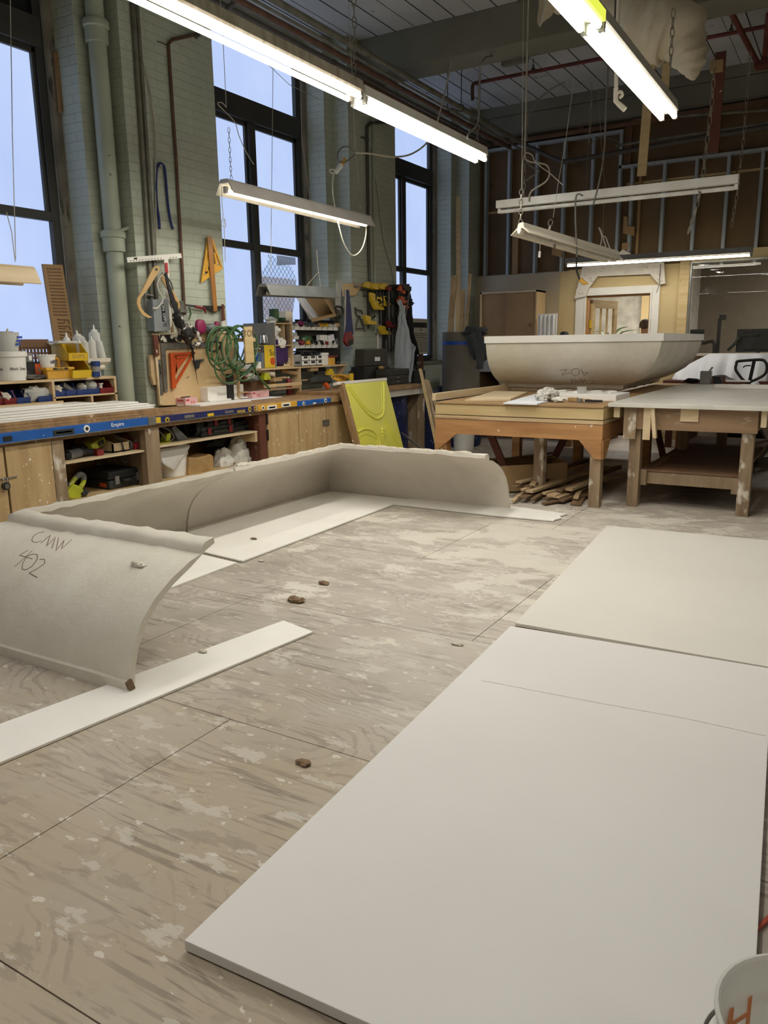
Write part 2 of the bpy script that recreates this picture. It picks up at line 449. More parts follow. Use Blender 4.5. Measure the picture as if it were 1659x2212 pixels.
# ------------------------------------------------------------------ mesh builder
class MB:
    def __init__(s):
        s.v, s.f = [], []

    def add(s, vs, fs):
        n = len(s.v)
        s.v += [Vector(v) for v in vs]
        s.f += [[i + n for i in f] for f in fs]
        return s

    def box(s, x0, x1, y0, y1, z0, z1):
        return s.hexa([(x, y, z) for z in (z0, z1) for x, y in ((x0, y0), (x1, y0), (x1, y1), (x0, y1))])

    def hexa(s, p):
        return s.add(p, [(3, 2, 1, 0), (4, 5, 6, 7), (0, 1, 5, 4), (1, 2, 6, 5), (2, 3, 7, 6), (3, 0, 4, 7)])

    def bx(s, c, size, rot=(0, 0, 0)):
        q = Euler(rot).to_matrix()
        c = Vector(c)
        h = Vector(size) / 2
        return s.hexa([c + q @ Vector((x * h[0], y * h[1], z * h[2])) for z in (-1, 1) for x, y in ((-1, -1), (1, -1), (1, 1), (-1, 1))])

    def ext(s, p0, p1, poly, up=(0, 0, 1)):
        """straight extrusion of a (lateral, up) outline from p0 to p1"""
        p0, p1 = Vector(p0), Vector(p1)
        d = (p1 - p0).normalized()
        a = d.cross(Vector(up))
        if a.length < 1e-4:
            a = d.cross(Vector((0, 1, 0)))
        a.normalize()
        b = a.cross(d)
        n = len(poly)
        vs = [p + a * u + b * v for p in (p0, p1) for u, v in poly]
        return s.add(vs, [tuple(range(n)), tuple(range(2 * n - 1, n - 1, -1))] + [(i, n + i, n + (i + 1) % n, (i + 1) % n) for i in range(n)])

    def beam(s, p0, p1, wd, ht, up=(0, 0, 1)):
        return s.ext(p0, p1, [(-wd / 2, -ht / 2), (wd / 2, -ht / 2), (wd / 2, ht / 2), (-wd / 2, ht / 2)], up)

    def prism(s, poly, axis, a, b):
        """outline in the two other axes, extruded along axis from a to b"""
        i = 'xyz'.index(axis)
        n = len(poly)
        vs = []
        for c in (a, b):
            for u, v in poly:
                q = [u, v]
                q.insert(i, c)
                vs.append(q)
        return s.add(vs, [tuple(range(n)), tuple(range(2 * n - 1, n - 1, -1))] + [(k, n + k, n + (k + 1) % n, (k + 1) % n) for k in range(n)])

    def tube(s, pts, r, n=8, closed=False, cap=True, flat_=1.0):
        pts = [Vector(p) for p in pts]
        N = len(pts)
        rr = r if isinstance(r, (list, tuple)) else [r] * N
        base = len(s.v)
        prev = None
        for i, p in enumerate(pts):
            t = (pts[(i + 1) % N] - pts[i - 1]) if closed else (pts[min(i + 1, N - 1)] - pts[max(i - 1, 0)])
            t = t.normalized() if t.length > 1e-9 else Vector((0, 0, 1))
            if prev is None:
                a = t.orthogonal().normalized()
            else:
                a = prev - t * prev.dot(t)
                a = a.normalized() if a.length > 1e-6 else t.orthogonal().normalized()
            prev = a
            b = t.cross(a)
            for k in range(n):
                an = 2 * math.pi * k / n
                s.v.append(p + (a * math.cos(an) + b * math.sin(an) * flat_) * rr[i])
        for i in range(N if closed else N - 1):
            j = (i + 1) % N
            for k in range(n):
                k2 = (k + 1) % n
                s.f.append([base + i * n + k, base + i * n + k2, base + j * n + k2, base + j * n + k])
        if cap and not closed:
            s.f.append([base + k for k in range(n)][::-1])
            s.f.append([base + (N - 1) * n + k for k in range(n)])
        return s

    def cyl(s, p0, p1, r0, r1=None, n=18):
        return s.tube([p0, p1], [r0, r0 if r1 is None else r1], n)

    def lathe(s, prof, c=(0, 0, 0), n=24):
        base = len(s.v)
        c = Vector(c)
        for r, z in prof:
            for k in range(n):
                an = 2 * math.pi * k / n
                s.v.append(c + Vector((max(r, 1e-4) * math.cos(an), max(r, 1e-4) * math.sin(an), z)))
        for i in range(len(prof) - 1):
            for k in range(n):
                k2 = (k + 1) % n
                s.f.append([base + i * n + k, base + i * n + k2, base + (i + 1) * n + k2, base + (i + 1) * n + k])
        return s

    def sheet(s, fn, nu, nv, t=.002):
        """a solid skin over fn(u, v)"""
        P = [[Vector(fn(i / nu, j / nv)) for j in range(nv + 1)] for i in range(nu + 1)]
        Q = []
        for i in range(nu + 1):
            row = []
            for j in range(nv + 1):
                a = P[min(i + 1, nu)][j] - P[max(i - 1, 0)][j]
                b = P[i][min(j + 1, nv)] - P[i][max(j - 1, 0)]
                nn = a.cross(b)
                row.append(P[i][j] - (nn.normalized() if nn.length > 1e-9 else Vector((0, 0, 1))) * t)
            Q.append(row)
        base = len(s.v)
        w_ = nv + 1
        for g in (P, Q):
            for row in g:
                s.v += row
        o = (nu + 1) * w_
        for i in range(nu):
            for j in range(nv):
                a, b, c, d = base + i * w_ + j, base + (i + 1) * w_ + j, base + (i + 1) * w_ + j + 1, base + i * w_ + j + 1
                s.f.append([a, b, c, d])
                s.f.append([a + o, d + o, c + o, b + o])
        rim = [base + i * w_ for i in range(nu + 1)] + [base + nu * w_ + j for j in range(1, nv + 1)] + [base + i * w_ + nv for i in range(nu - 1, -1, -1)] + [base + j for j in range(nv - 1, 0, -1)]
        for k in range(len(rim)):
            a, b = rim[k], rim[(k + 1) % len(rim)]
            s.f.append([b, a, a + o, b + o])
        return s

    def ball(s, c, r, seed=0, amp=0, fr=3, nu=14, nv=10, sq=1.0):
        c = Vector(c)
        r = Vector(r) if not isinstance(r, (int, float)) else Vector((r, r, r))
        base = len(s.v)
        for j in range(nv + 1):
            th = math.pi * j / nv
            for i in range(nu):
                ph = 2 * math.pi * i / nu
                d = Vector((math.sin(th) * math.cos(ph), math.sin(th) * math.sin(ph), math.cos(th)))
                if sq != 1:
                    d = Vector([math.copysign(abs(q) ** sq, q) for q in d])
                k = 1 + amp * noise.noise(d * fr + Vector((seed, seed * .7, 0)))
                s.v.append(c + Vector((d[0] * r[0], d[1] * r[1], d[2] * r[2])) * k)
        for j in range(nv):
            for i in range(nu):
                i2 = (i + 1) % nu
                s.f.append([base + j * nu + i, base + (j + 1) * nu + i, base + (j + 1) * nu + i2, base + j * nu + i2])
        return s

    # outlines taken off the left wall (plane X) or the back wall (plane Y)
    def fb(s, xa, ya, xb, yb, X, d):
        p, q = at(xa, ya, X=X), at(xb, yb, X=X)
        return s.box(X - d, X, min(p.y, q.y), max(p.y, q.y), min(p.z, q.z), max(p.z, q.z))

    def fby(s, xa, ya, xb, yb, Y, d):
        p, q = at(xa, ya, Y=Y), at(xb, yb, Y=Y)
        return s.box(min(p.x, q.x), max(p.x, q.x), Y, Y + d, min(p.z, q.z), max(p.z, q.z))

    def px(s, pix, X, t):
        return s.prism([(p.y, p.z) for p in (at(*q, X=X) for q in pix)], 'x', X - t, X)

    def pxy(s, pix, Y, t):
        return s.prism([(p.x, p.z) for p in (at(*q, Y=Y) for q in pix)], 'y', Y, Y + t)

    def mesh(s, name, org=Vector(), smooth=False, bevel=0, bseg=2, sub=0, sharp=40):
        me = bpy.data.meshes.new(name)
        me.from_pydata([v - org for v in s.v], [], s.f)
        bm = bmesh.new()
        bm.from_mesh(me)
        bmesh.ops.recalc_face_normals(bm, faces=bm.faces)
        if bevel:
            bmesh.ops.bevel(bm, geom=[e for e in bm.edges if len(e.link_faces) == 2 and e.calc_face_angle(0) > .5], offset=bevel, segments=bseg, affect='EDGES', profile=.6, clamp_overlap=True)
        if sub:
            bmesh.ops.subdivide_edges(bm, edges=bm.edges, cuts=sub, use_grid_fill=True)
        if smooth:
            for f in bm.faces:
                f.smooth = True
            for e in bm.edges:
                if len(e.link_faces) == 2 and e.calc_face_angle(0) > math.radians(sharp):
                    e.smooth = False
        bm.to_mesh(me)
        bm.free()
        return me


ORG = {}


def thing(name, label, cat, loc=None, rz=0, group=None):
    """Empty at the base of a thing; loc None: its parts are given round the origin (local)"""
    o = bpy.data.objects.new(name, None)
    o.empty_display_size = .05
    COL.objects.link(o)
    o['label'], o['category'] = label, cat
    if group:
        o['group'] = group
    ORG[o] = Vector(loc) if loc is not None else Vector()
    if loc is not None:
        o.location = loc
    o.rotation_euler = (0, 0, rz)
    return o


def part(name, mb, m, parent, label=None, **kw):
    o = bpy.data.objects.new(name, mb.mesh(name, ORG[parent], **kw))
    o.data.materials.append(K[m] if isinstance(m, str) else m)
    o.parent = parent
    ORG[o] = ORG[parent]
    COL.objects.link(o)
    if label:
        o['label'] = label
    return o


def solo(name, label, cat, mb, m, group=None, org=None, **kw):
    xs, ys, zs = zip(*mb.v)
    org = Vector(org) if org is not None else Vector(((min(xs) + max(xs)) / 2, (min(ys) + max(ys)) / 2, min(zs)))
    o = bpy.data.objects.new(name, mb.mesh(name, org, **kw))
    o.data.materials.append(K[m] if isinstance(m, str) else m)
    o.location = org
    COL.objects.link(o)
    o['label'], o['category'] = label, cat
    if group:
        o['group'] = group
    ORG[o] = org
    return o


def struct(name, mb, m, parent=None, **kw):
    o = bpy.data.objects.new(name, mb.mesh(name, **kw))
    o.data.materials.append(K[m] if isinstance(m, str) else m)
    COL.objects.link(o)
    if parent:
        o.parent = parent
    else:
        o['kind'] = 'structure'
    ORG[o] = Vector()
    return o


def dup(root, loc, rz=0, label=None, group=None):
    r = root.copy()
    COL.objects.link(r)
    r.location = loc
    r.rotation_euler = (0, 0, rz)
    if label:
        r['label'] = label
    if group:
        r['group'] = group
    for ch in list(root.children):
        c = ch.copy()
        COL.objects.link(c)
        c.parent = r
        for g in list(ch.children):
            d = g.copy()
            COL.objects.link(d)
            d.parent = c
    ORG[r] = Vector(loc)
    return r


def text(name, body, size, m, parent, pos, right, up, align='CENTER', ext=.0006):
    cu = bpy.data.curves.new(name, 'FONT')
    cu.body, cu.size, cu.extrude = body, size, ext
    cu.align_x = align
    cu.align_y = 'CENTER'
    tmp = bpy.data.objects.new(name, cu)
    COL.objects.link(tmp)
    me = bpy.data.meshes.new_from_object(tmp.evaluated_get(bpy.context.evaluated_depsgraph_get()))
    bpy.data.objects.remove(tmp)
    me.materials.clear()
    me.materials.append(K[m])
    o = bpy.data.objects.new(name, me)
    COL.objects.link(o)
    o.parent = parent
    r, u = Vector(right).normalized(), Vector(up)
    u = (u - r * u.dot(r)).normalized()
    mm = Matrix((r, u, r.cross(u))).transposed().to_4x4()
    mm.translation = Vector(pos) - ORG[parent]
    o.matrix_local = mm
    return o


def smooth_path(pts, n=6):
    """Catmull-Rom through the points"""
    p = [Vector(q) for q in pts]
    out = []
    for i in range(len(p) - 1):
        a, b, c, d = p[max(i - 1, 0)], p[i], p[i + 1], p[min(i + 2, len(p) - 1)]
        for k in range(n):
            t = k / n
            out.append(.5 * ((2 * b) + (c - a) * t + (2 * a - 5 * b + 4 * c - d) * t * t + (3 * b - 3 * c + d - a) * t ** 3))
    out.append(p[-1])
    return out


def wire(name, label, cat, m, r, pix, n=6, smooth=6, group=None, up=False, **pl):
    pts = [at(*q[:2], **(pl if len(q) < 3 else q[2])) for q in pix]
    if up:
        pts.insert(0, Vector((pts[0].x, pts[0].y, ZC)))
    return solo(name, label, cat, MB().tube(smooth_path(pts, smooth) if smooth else pts, r, n), m, group=group, smooth=True)


def chain(name, label, pix, group=None, link=.05, wd=.012, wr=.0028, **pl):
    pts = [at(*q, **pl) for q in pix]
    mb = MB()
    flip = 0
    for a, b in zip(pts, pts[1:]):
        L = (b - a).length
        k = max(1, round(L / (link * .8)))
        d = (b - a).normalized()
        s1 = d.cross(Vector((.8, .55, .1))).normalized()
        s2 = d.cross(s1)
        for i in range(k):
            c = a + (b - a) * ((i + .5) / k)
            sd = s1 if flip else s2
            flip = 1 - flip
            loop = [c + d * (link * .5 * math.sin(t)) + sd * (wd * math.cos(t)) for t in [2 * math.pi * j / 8 for j in range(8)]]
            mb.tube(loop, wr, 4, closed=True)
    return solo(name, label, 'chain', mb, 'chain', group=group, smooth=True)

# ------------------------------------------------------------------ the room
XW, XJ, XS, XP, YB, ZC = -5.97, -5.90, -5.63, -5.40, 12.0, 4.9
# plywood sheets with open seams over a dark subfloor
mb = MB()
offs = {0: -1.96, 1: -2.88, 2: -1.48, 3: -2.4, -1: -1.14, 4: -1.9, 5: -2.7, 6: -1.3, 7: -2.2, 8: -1.6, 9: -2.5}
for r in range(-6, 10):
    y0 = .88 + 1.2 * r
    y1 = min(y0 + 1.2, 12.6)
    x = offs.get(r, -1.5) - 2.44 * 3
    while x < 7:
        xa, xb = max(x, -6.3), min(x + 2.44, 7)
        if xb > xa + .01:
            mb.box(xa + .002, xb - .002, y0 + .002, y1 - .002, -.018, 0)
        x += 2.44
struct('floor', mb, 'floor')
struct('floor_subfloor', MB().box(-6.3, 7, -6.4, 12.6, -.1, -.018), 'dark')
mb = MB().box(-6.4, 7, -6.4, 12.6, ZC, ZC + .2)
struct('ceiling', mb, 'ceil')
mb = MB()
for k in range(-4, 44):
    x = -5.117 + .2475 * k
    if x < -6.2:
        continue
    t = .011 if k % 3 != 2 else .004
    mb.box(x - t / 2, x + t / 2, -6, 12.4, ZC - .003, ZC + .01)
struct('trim_ceiling_joints', mb, 'dark')
struct('trim_beam_near', MB().box(-6.2, 7, 8.5, 8.93, 4.5, ZC), 'beam', bevel=.01)
mb = MB().box(-6.2, 7, 11.86, 12.3, 4.76, ZC).box(-6.2, 7, 11.88, 12.3, 4.5, 4.755)
struct('trim_beam_back', mb, 'beam', bevel=.006)
struct('trim_beam_behind', MB().box(-6.2, 7, .4, .8, 4.5, ZC), 'beam', bevel=.01)
# left wall: stepped brick piers between tall windows
mb = MB()
wins = [(-.56, 1.38), (2.72, 4.66), (6.17, 8.13), (9.55, 11.51)]
piers = [(1.535, 2.63), (4.913, 6.01), (8.29, 9.39), (11.67, 12.6)]
ends = [(1.38, 2.72), (4.66, 6.17), (8.13, 9.55), (11.51, 12.6)]
for (a, b), (c, d) in zip(ends, piers):
    mb.box(-6.06, XS, a, b, 0, ZC).box(XS, XP, c, d, 0, ZC)
mb.box(-6.06, XP, -6.4, -.56, 0, ZC)
for a, b in wins:
    mb.box(-6.06, -5.75, a, b, 0, 1.16).box(-6.06, XJ, a, b, 4.72, ZC)
struct('wall_left', mb, 'brick')
mb = MB()
mb.box(7, 7.2, -6.4, 12.6, 0, ZC)
struct('wall_right', mb, 'grey_tan')
struct('wall_rear', MB().box(-6.4, 7, -6.6, -6.4, 0, ZC), 'grey_tan')


def window(idx, a, b, hole=None, dark_top=False, bottom=1.2):
    z0, zm, zt0, zt1, z1 = bottom, 2.5, 3.80, 4.02, 4.72
    mid = (a + b) / 2
    fr = MB()
    fa, fz = a + .11, b - .11
    xf0, xf1 = XW - .03, XW + .05
    fr.box(xf0, xf1, fa - .03, fa + .045, z0, z1).box(xf0, xf1, fz - .045, fz + .03, z0, z1)
    fr.box(xf0, xf1 + .03, fa, fz, zt0, zt1).box(xf0, xf1, fa, fz, z1 - .05, z1).box(xf0, xf1, fa, fz, z0 - .04, z0 + .04)
    fr.box(xf0, xf1 + .01, mid - .055, mid + .055, z0, zt0)
    # sash rails and stiles
    fr.box(xf0 + .01, xf1 - .005, fa, fz, zm - .03, zm + .045)
    for y in (fa + .045, mid + .055):
        fr.box(xf0 + .01, xf1 - .02, y, y + .03, zm, zt0)
    for y in (fz - .045, mid - .055):
        fr.box(xf0 + .01, xf1 - .02, y - .03, y, zm, zt0)
    fr.box(xf0 + .01, xf1 - .02, fa, fz, zt0 - .045, zt0)
    fo = struct('window_%d' % idx, fr, 'frame', bevel=.004)
    cs = MB()
    for y, s in ((a, 1), (b, -1)):
        cs.prism(sorted([y, y + s * .07]) and [(XW - .05, y), (XJ + .02, y), (XJ + .02, y + s * .05), (XJ, y + s * .065), (XW + .03, y + s * .09), (XW - .05, y + s * .09)], 'z', z0 - .04, z1)
    struct('trim_casing_%d' % idx, cs, 'casing')
    st = MB()
    for y, s in ((fa - .045, 1), (fz + .045, -1)):
        st.box(XW + .05, XW + .06, min(y, y + s * .02), max(y, y + s * .02), z0, z1)
    struct('window_track', st, 'metal', fo)
    # panes
    n = 0
    for (ya, yb, za, zb) in ((fa, mid, z0, zm), (mid, fz, z0, zm), (fa, mid, zm, zt0), (mid, fz, zm, zt0), (fa, fz, zt1, z1)):
        n += 1
        if za == zt1 and dark_top:
            struct('window_board', MB().box(XW - .01, XW + .005, ya, yb, za, zb), 'blackboard', fo)
        elif hole and n == 2:
            me = bpy.data.meshes.new('pane')
            bm = bmesh.new()
            es = []
            for loop in ([(ya, za), (yb, za), (yb, zb), (ya, zb)], hole):
                vs = [bm.verts.new((XW, y, z)) for y, z in loop]
                es += [bm.edges.new((vs[i], vs[(i + 1) % len(vs)])) for i in range(len(vs))]
            bmesh.ops.triangle_fill(bm, edges=es, use_beauty=True)
            bm.to_mesh(me)
            bm.free()
            o = bpy.data.objects.new('window_pane', me)
            me.materials.append(K['pane'])
            COL.objects.link(o)
            o.parent = fo
            struct('window_glass', MB().box(XW - .012, XW - .008, ya, yb, za, zb), 'clear', fo)
        else:
            struct('window_pane', MB().box(XW - .006, XW, ya, yb, za, zb), 'pane', fo)
    struct('window_sill', MB().box(-6.05, -5.72, a - .02, b + .02, z0 - .09, z0 - .04), 'casing', fo)
    return fo


window(1, *wins[0])
window(2, *wins[1], dark_top=True)
hp = [(690, 545), (682, 560), (668, 580), (660, 600), (653, 600), (652, 610), (655, 690), (694, 690), (690, 660)]
hole = [(558, 690), (556, 655), (556, 600), (566, 585), (577, 572), (579, 549), (592, 554), (606, 565), (622, 573), (632, 577), (636, 590), (640, 605), (638, 640), (630, 690)]
hole = [(at(x, y, X=XW).y, at(x, y, X=XW).z) for x, y in hole]
window(3, *wins[2], hole=hole)
window(4, *wins[3])
# wire guard and the building outside window 3
mb = MB()
for k in range(-14, 16):
    for s in (1, -1):
        y0 = 7.5 + k * .075
        pts = [(y0 - s * .6, 1.2), (y0 + s * .6, 2.5)]
        mb.cyl((-6.068, pts[0][0], pts[0][1]), (-6.068, pts[1][0], pts[1][1]), .0022, n=4)
solo('window_guard', 'diamond wire mesh guard outside the torn window pane', 'window guard', mb, 'wire')
mb = MB().box(-13, -12, 6, 24, -2, 3.0)
ob = struct('outside_building', mb, 'outbrick')
# curled strip of frosted film at the torn pane
mb = MB().sheet(lambda u, v: (XW + .012 + .05 * math.sin(u * 3.1) * v, at(596 + 40 * u, 556, X=XW).y, at(600, 552 + 22 * v * (1 - .3 * u), X=XW).z), 8, 4, .002)
solo('torn_film', 'curl of torn frosted film peeling at the broken pane', 'window film', mb, 'film', smooth=True)

solo('wood_stick', 'thin wooden stick fixed to the casing of the left window', 'stick', MB().px([(117, 112), (128, 111), (139, 240), (130, 244)], XJ + .05, .02), 'wood')
# back wall -----------------------------------------------------------------
DX0, DX1, DZ = -3.572, -2.648, 2.085
GX0, GX1, GZ0, GZ1 = -2.10, 1.6, 1.146, 2.465
ZB = 2.48
mb = MB()
for x0, x1, z0, z1 in ((-5.4, -3.86, 0, ZB - .02), (-3.86, DX0, 0, ZB), (DX0, DX1, DZ, ZB), (DX1, GX0 - .16, 0, ZB), (GX0 - .16, 7, 0, GZ0), (GX1, 7, GZ0, ZB)):
    mb.box(x0, x1, 11.955, 11.975, z0, z1)
struct('wall_back', mb, 'tan')
struct('wall_back_dado', MB().box(GX0 - .02, 7, 11.935, 11.955, 0, GZ0), 'offwhite')
struct('wall_back_lining', MB().box(-5.42, -4.0, 11.94, 11.955, 0, 2.46), 'grey_tan')
mb = MB().box(-5.6, 7, 12.10, 12.12, ZB, ZC)
struct('wall_back_upper', mb, 'hard')
mb = MB()
for x0, x1, z in ((-5.3, -3.2, 3.42), (-3.1, .6, 3.62), (.6, 7, 3.62)):
    mb.box(x0, x1, 12.097, 12.10, z, z + .03)
struct('trim_board_joint', mb, 'pine')
mb = MB()
for x0, x1, z0, z1 in ((-5.6, DX0, 0, ZB), (DX0, DX1, DZ, ZB), (DX1, GX0, 0, ZB), (GX0, 7, 0, GZ0), (GX0, 7, GZ1, ZB), (GX1, 7, GZ0, GZ1)):
    mb.box(x0, x1, 12.06, 12.12, z0, z1)
struct('wall_back_office_side', mb, 'officewall')
# steel studs: every stud is countable
SG = 'steel studs above the wallboard'
studs = [-5.27, -4.885, -4.44, -4.012, -3.585, -3.185, -3.01, -2.565, -2.14, -1.735, -1.32, -.9, -.48, -.06]
ordn = 'first second third fourth fifth sixth seventh eighth ninth tenth eleventh twelfth thirteenth fourteenth'.split()
prof = [(-.02, -.045), (.02, -.045), (.02, -.04), (-.015, -.04), (-.015, .04), (.02, .04), (.02, .045), (-.02, .045)]
for i, x in enumerate(studs):
    top = 4.32 if x < -3.1 else 3.84
    mb = MB().ext((x, 12.045, ZB - .05), (x, 12.045, top), [(p, q) for p, q in prof], (0, -1, 0))
    solo('steel_stud', '%s steel stud from the brick corner in the back partition' % ordn[i], 'stud', mb, 'steel', SG)
for x0, x1, z in ((-5.3, -3.16, 4.32), (-3.2, .6, 3.84)):
    mb = MB().ext((x0, 12.045, z), (x1, 12.045, z), [(-.045, 0), (-.045, .04), (.045, .04), (.045, 0)])
    solo('steel_track', 'steel top track of the %s run of studs' % ('taller' if z > 4 else 'shorter'), 'stud track', mb, 'steel')
for nm, x0, x1, z0, z1, lab in (('timber_header', -5.3, -3.05, 4.395, 4.45, 'brown timber plate above the taller steel studs'), ('timber_header', -3.05, .6, 4.40, 4.48, 'brown timber plate under the back beam, right of the tall studs')):
    solo(nm, lab, 'timber', MB().box(x0, x1, 12.02, 12.09, z0, z1), 'mdfdark')
for x, z0, z1, lab in ((-3.80, 4.452, 4.5, 'short cripple block above the fourth steel stud'), (-3.10, 3.9, 4.39, 'timber post rising beside the stepped stud track'), (-1.95, 3.9, 4.395, 'dark timber post above the shorter stud track'), (-4.78, 2.46, 3.5, 'pine board standing between the first studs'), (-2.90, 2.6, 3.75, 'thin timber strip behind the seventh stud')):
    solo('timber_post', lab, 'timber', MB().box(x - (.05 if z1 != 3.75 else .018), x + (.05 if z1 != 3.75 else .018), 12.05, 12.095, z0, z1), 'mdfdark' if z0 > 3.5 else 'mdf')
for k, (x, z, lab) in enumerate(((-2.99, 2.95, 'notched wood scrap nailed up beside the seventh stud'), (-4.05, 2.72, 'notched wood scrap nailed beside the fourth stud'))):
    solo('wood_scrap', lab, 'wood scrap', MB().prism([(x - .1, z), (x + .06, z - .05), (x + .06, z + .08), (x - .04, z + .09), (x - .05, z + .22), (x - .1, z + .23)], 'y', 11.97, 11.998), 'mdf')
solo('timber_column', 'raw timber column between the door and the office window', 'column', MB().box(-2.255, -2.125, 11.90, 12.02, 0, 2.5), 'pine', bevel=.003)
mb = MB().box(GX0 - .03, GX0, 11.93, 12.0, GZ0 - .02, GZ1).box(GX0 - .03, GX1, 11.93, 12.0, GZ1, GZ1 + .025)
go = struct('window_5', mb, 'metal')
struct('window_glass', MB().box(GX0, GX1, 11.96, 11.968, GZ0, GZ1), 'clear', go)
# tan filler above the office glass
struct('trim_glass_header', MB().box(GX0 - .03, 7, 11.97, 12.0, GZ1 + .02, GZ1 + .16), 'tan')
# door opening, white casing, inner jamb
mb = MB()
mb.box(-3.735, DX0 - .03, 11.925, 11.955, 0, 2.2).box(DX1 + .03, -2.515, 11.925, 11.955, 0, 2.2).box(DX0 - .0298, DX1 + .0298, 11.925, 11.955, DZ + .031, 2.2)
mb.box(DX0 - .0295, DX0 - .005, 11.915, 11.954, 0, DZ + .005).box(DX1 + .005, DX1 + .0295, 11.915, 11.954, 0, DZ + .005).box(DX0 - .0295, DX1 + .0295, 11.915, 11.954, DZ + .006, DZ + .03)
struct('trim_door_casing', mb, 'whitep', bevel=.004)
struct('trim_door_jamb', MB().box(DX0 - .01, DX0 + .02, 11.96, 12.12, 0, DZ).box(DX1 - .012, DX1 + .01, 11.96, 12.12, 0, DZ).box(DX0, DX1, 11.96, 12.12, DZ - .02, DZ + .01), 'brownwood')
# the office beyond
struct('floor_office', MB().box(-6, 3, 12.12, 16.6, -.02, 0), 'officetaupe')
struct('ceiling_office', MB().box(-6, 3, 12.12, 16.6, 2.85, 2.95), 'officewall')
struct('wall_office_left', MB().box(-6.1, -6, 12.12, 16.6, 0, 2.85), 'officewall')
struct('wall_office_right', MB().box(3, 3.1, 12.12, 16.6, 0, 2.85), 'officetaupe')
struct('wall_office_back', MB().box(-6, -2.55, 16.4, 16.5, 0, 2.85), 'officewall')
struct('wall_office_taupe', MB().box(-2.55, 3, 15.1, 15.2, 0, 2.85), 'officetaupe')
struct('wall_office_divider', MB().box(-2.6, -2.5, 13.2, 16.4, 0, 2.85), 'officewall')
struct('trim_office_column', MB().box(-3.75, -3.32, 16.2, 16.4, 0, 2.85), 'tan')
# french door standing open
A, B_ = Vector((DX0 + .03, 12.1, 0)), Vector((-3.36, 12.86, 0))
d = (B_ - A).normalized()
t = thing('door_leaf', 'pine french door with glass lites standing open into the office', 'door', A)


def dpt(u, z):
    return A + d * u + Vector((0, 0, z))


mb = MB()
dn = Vector((d.y, -d.x, 0)) * .02
L = (B_ - A).length


def dbar(u0, u1, z0, z1, th=1):
    mb.hexa([dpt(u, z) + dn * s * th for z in (z0, z1) for u, s in ((u0, -1), (u1, -1), (u1, 1), (u0, 1))])


dbar(0, .1, 0, 2.04)
dbar(L - .1, L, 0, 2.04)
dbar(.1, L - .1, 1.92, 2.04)
dbar(.1, L - .1, 0, .25)
for u in (.1 + (L - .2) / 3, .1 + 2 * (L - .2) / 3):
    dbar(u - .012, u + .012, .25, 1.92, .7)
for z in (.66, 1.08, 1.5):
    dbar(.1, L - .1, z - .012, z + .012, .7)
part('frame', mb, 'pine', t, bevel=.003)
mb = MB()
dbar(.1, L - .1, .25, 1.92, .1)
part('glass', mb, 'clear', t)
part('hinge', MB().box(A.x - .01, A.x + .02, A.y - .03, A.y + .02, 1.62, 1.74), 'yellow', t, 'brass coloured hinge')
# plant behind the door
px0 = at(1318, 690, Y=14.3).x
t = thing('potted_plant', 'spiky green houseplant behind the french door glass', 'plant', (px0, 14.3, 0))
part('pot', MB().lathe([(0, 0), (.14, 0), (.18, .3), (.16, .3), (.0, .26)], (px0, 14.3, .62)), 'white', t, smooth=True)
part('stand', MB().box(px0 - .25, px0 + .25, 14.1, 14.5, 0, .62), 'mdf', t)
mb = MB()
for k in range(30):
    a, tl, h = R(0, 6.28), R(.25, .5), R(.5, .95)
    mb.tube(smooth_path([(px0, 14.3, .9), (px0 + .3 * tl * math.cos(a), 14.3 + .3 * tl * math.sin(a), .9 + h * .7), (px0 + tl * math.cos(a), 14.3 + tl * math.sin(a), .9 + h * R(.6, .9))], 4), [.012, .018, .02, .02, .018, .016, .013, .008, .003], 5, flat_=.3)
part('leaves', mb, 'leaf', t)
# desk screens behind the glass
MG = 'screens on the office desks'
for k, (x0, y0, x1, y1, lab) in enumerate(((1482, 712, 1520, 745, 'small dark screen at the left edge of the office glass'), (1593, 711, 1690, 760, 'large dark screen on a bent arm behind the office glass'))):
    p, q = at(x0, y0, Y=12.75), at(x1, y1, Y=12.75)
    t = thing('computer_screen', lab, 'monitor', ((p.x + q.x) / 2, 12.75, 1.02), group=MG)
    part('casing', MB().box(p.x, q.x, 12.73, 12.76, q.z, p.z), 'dustblack', t, bevel=.006)
    part('panel_back', MB().box(p.x + .12 * (q.x - p.x), q.x - .12 * (q.x - p.x), 12.70, 12.73, q.z + .04, p.z - .04), 'black', t)
    cx = (p.x + q.x) / 2
    if k:
        part('arm', MB().tube([at(1640, 722, Y=12.68), at(1600, 725, Y=12.66), at(1585, 745, Y=12.66), at(1572, 757, Y=12.66)], .022, 8), 'dustblack', t)
    part('stand', MB().box(cx - .02, cx + .02, 12.71, 12.75, 1.02, q.z + .05).box(cx - .12, cx + .12, 12.62, 12.82, 1.0, 1.02), 'black', t)
mb = MB().box(-2.45, 1.5, 12.4, 13.1, .97, 1.0)
t = thing('office_desk', 'office desk just behind the long office glass', 'desk', (-.5, 12.75, 0))
part('desktop', mb, 'officewall', t)
for x in (-2.4, 1.4):
    part('leg', MB().box(x - .03, x + .03, 12.5, 13.0, 0, .97), 'greyp', t)
p, q = at(1556, 688, Y=12.7), at(1550, 745, Y=12.7)
t = thing('camera_pole', 'black upright pole with a small head behind the office glass', 'pole', (p.x, 12.7, 1.0))
part('upright', MB().box(p.x - .03, p.x + .02, 12.68, 12.72, 1.0, p.z), 'black', t)
part('head', MB().fby(1554, 680, 1568, 691, 12.66, .08), 'black', t)
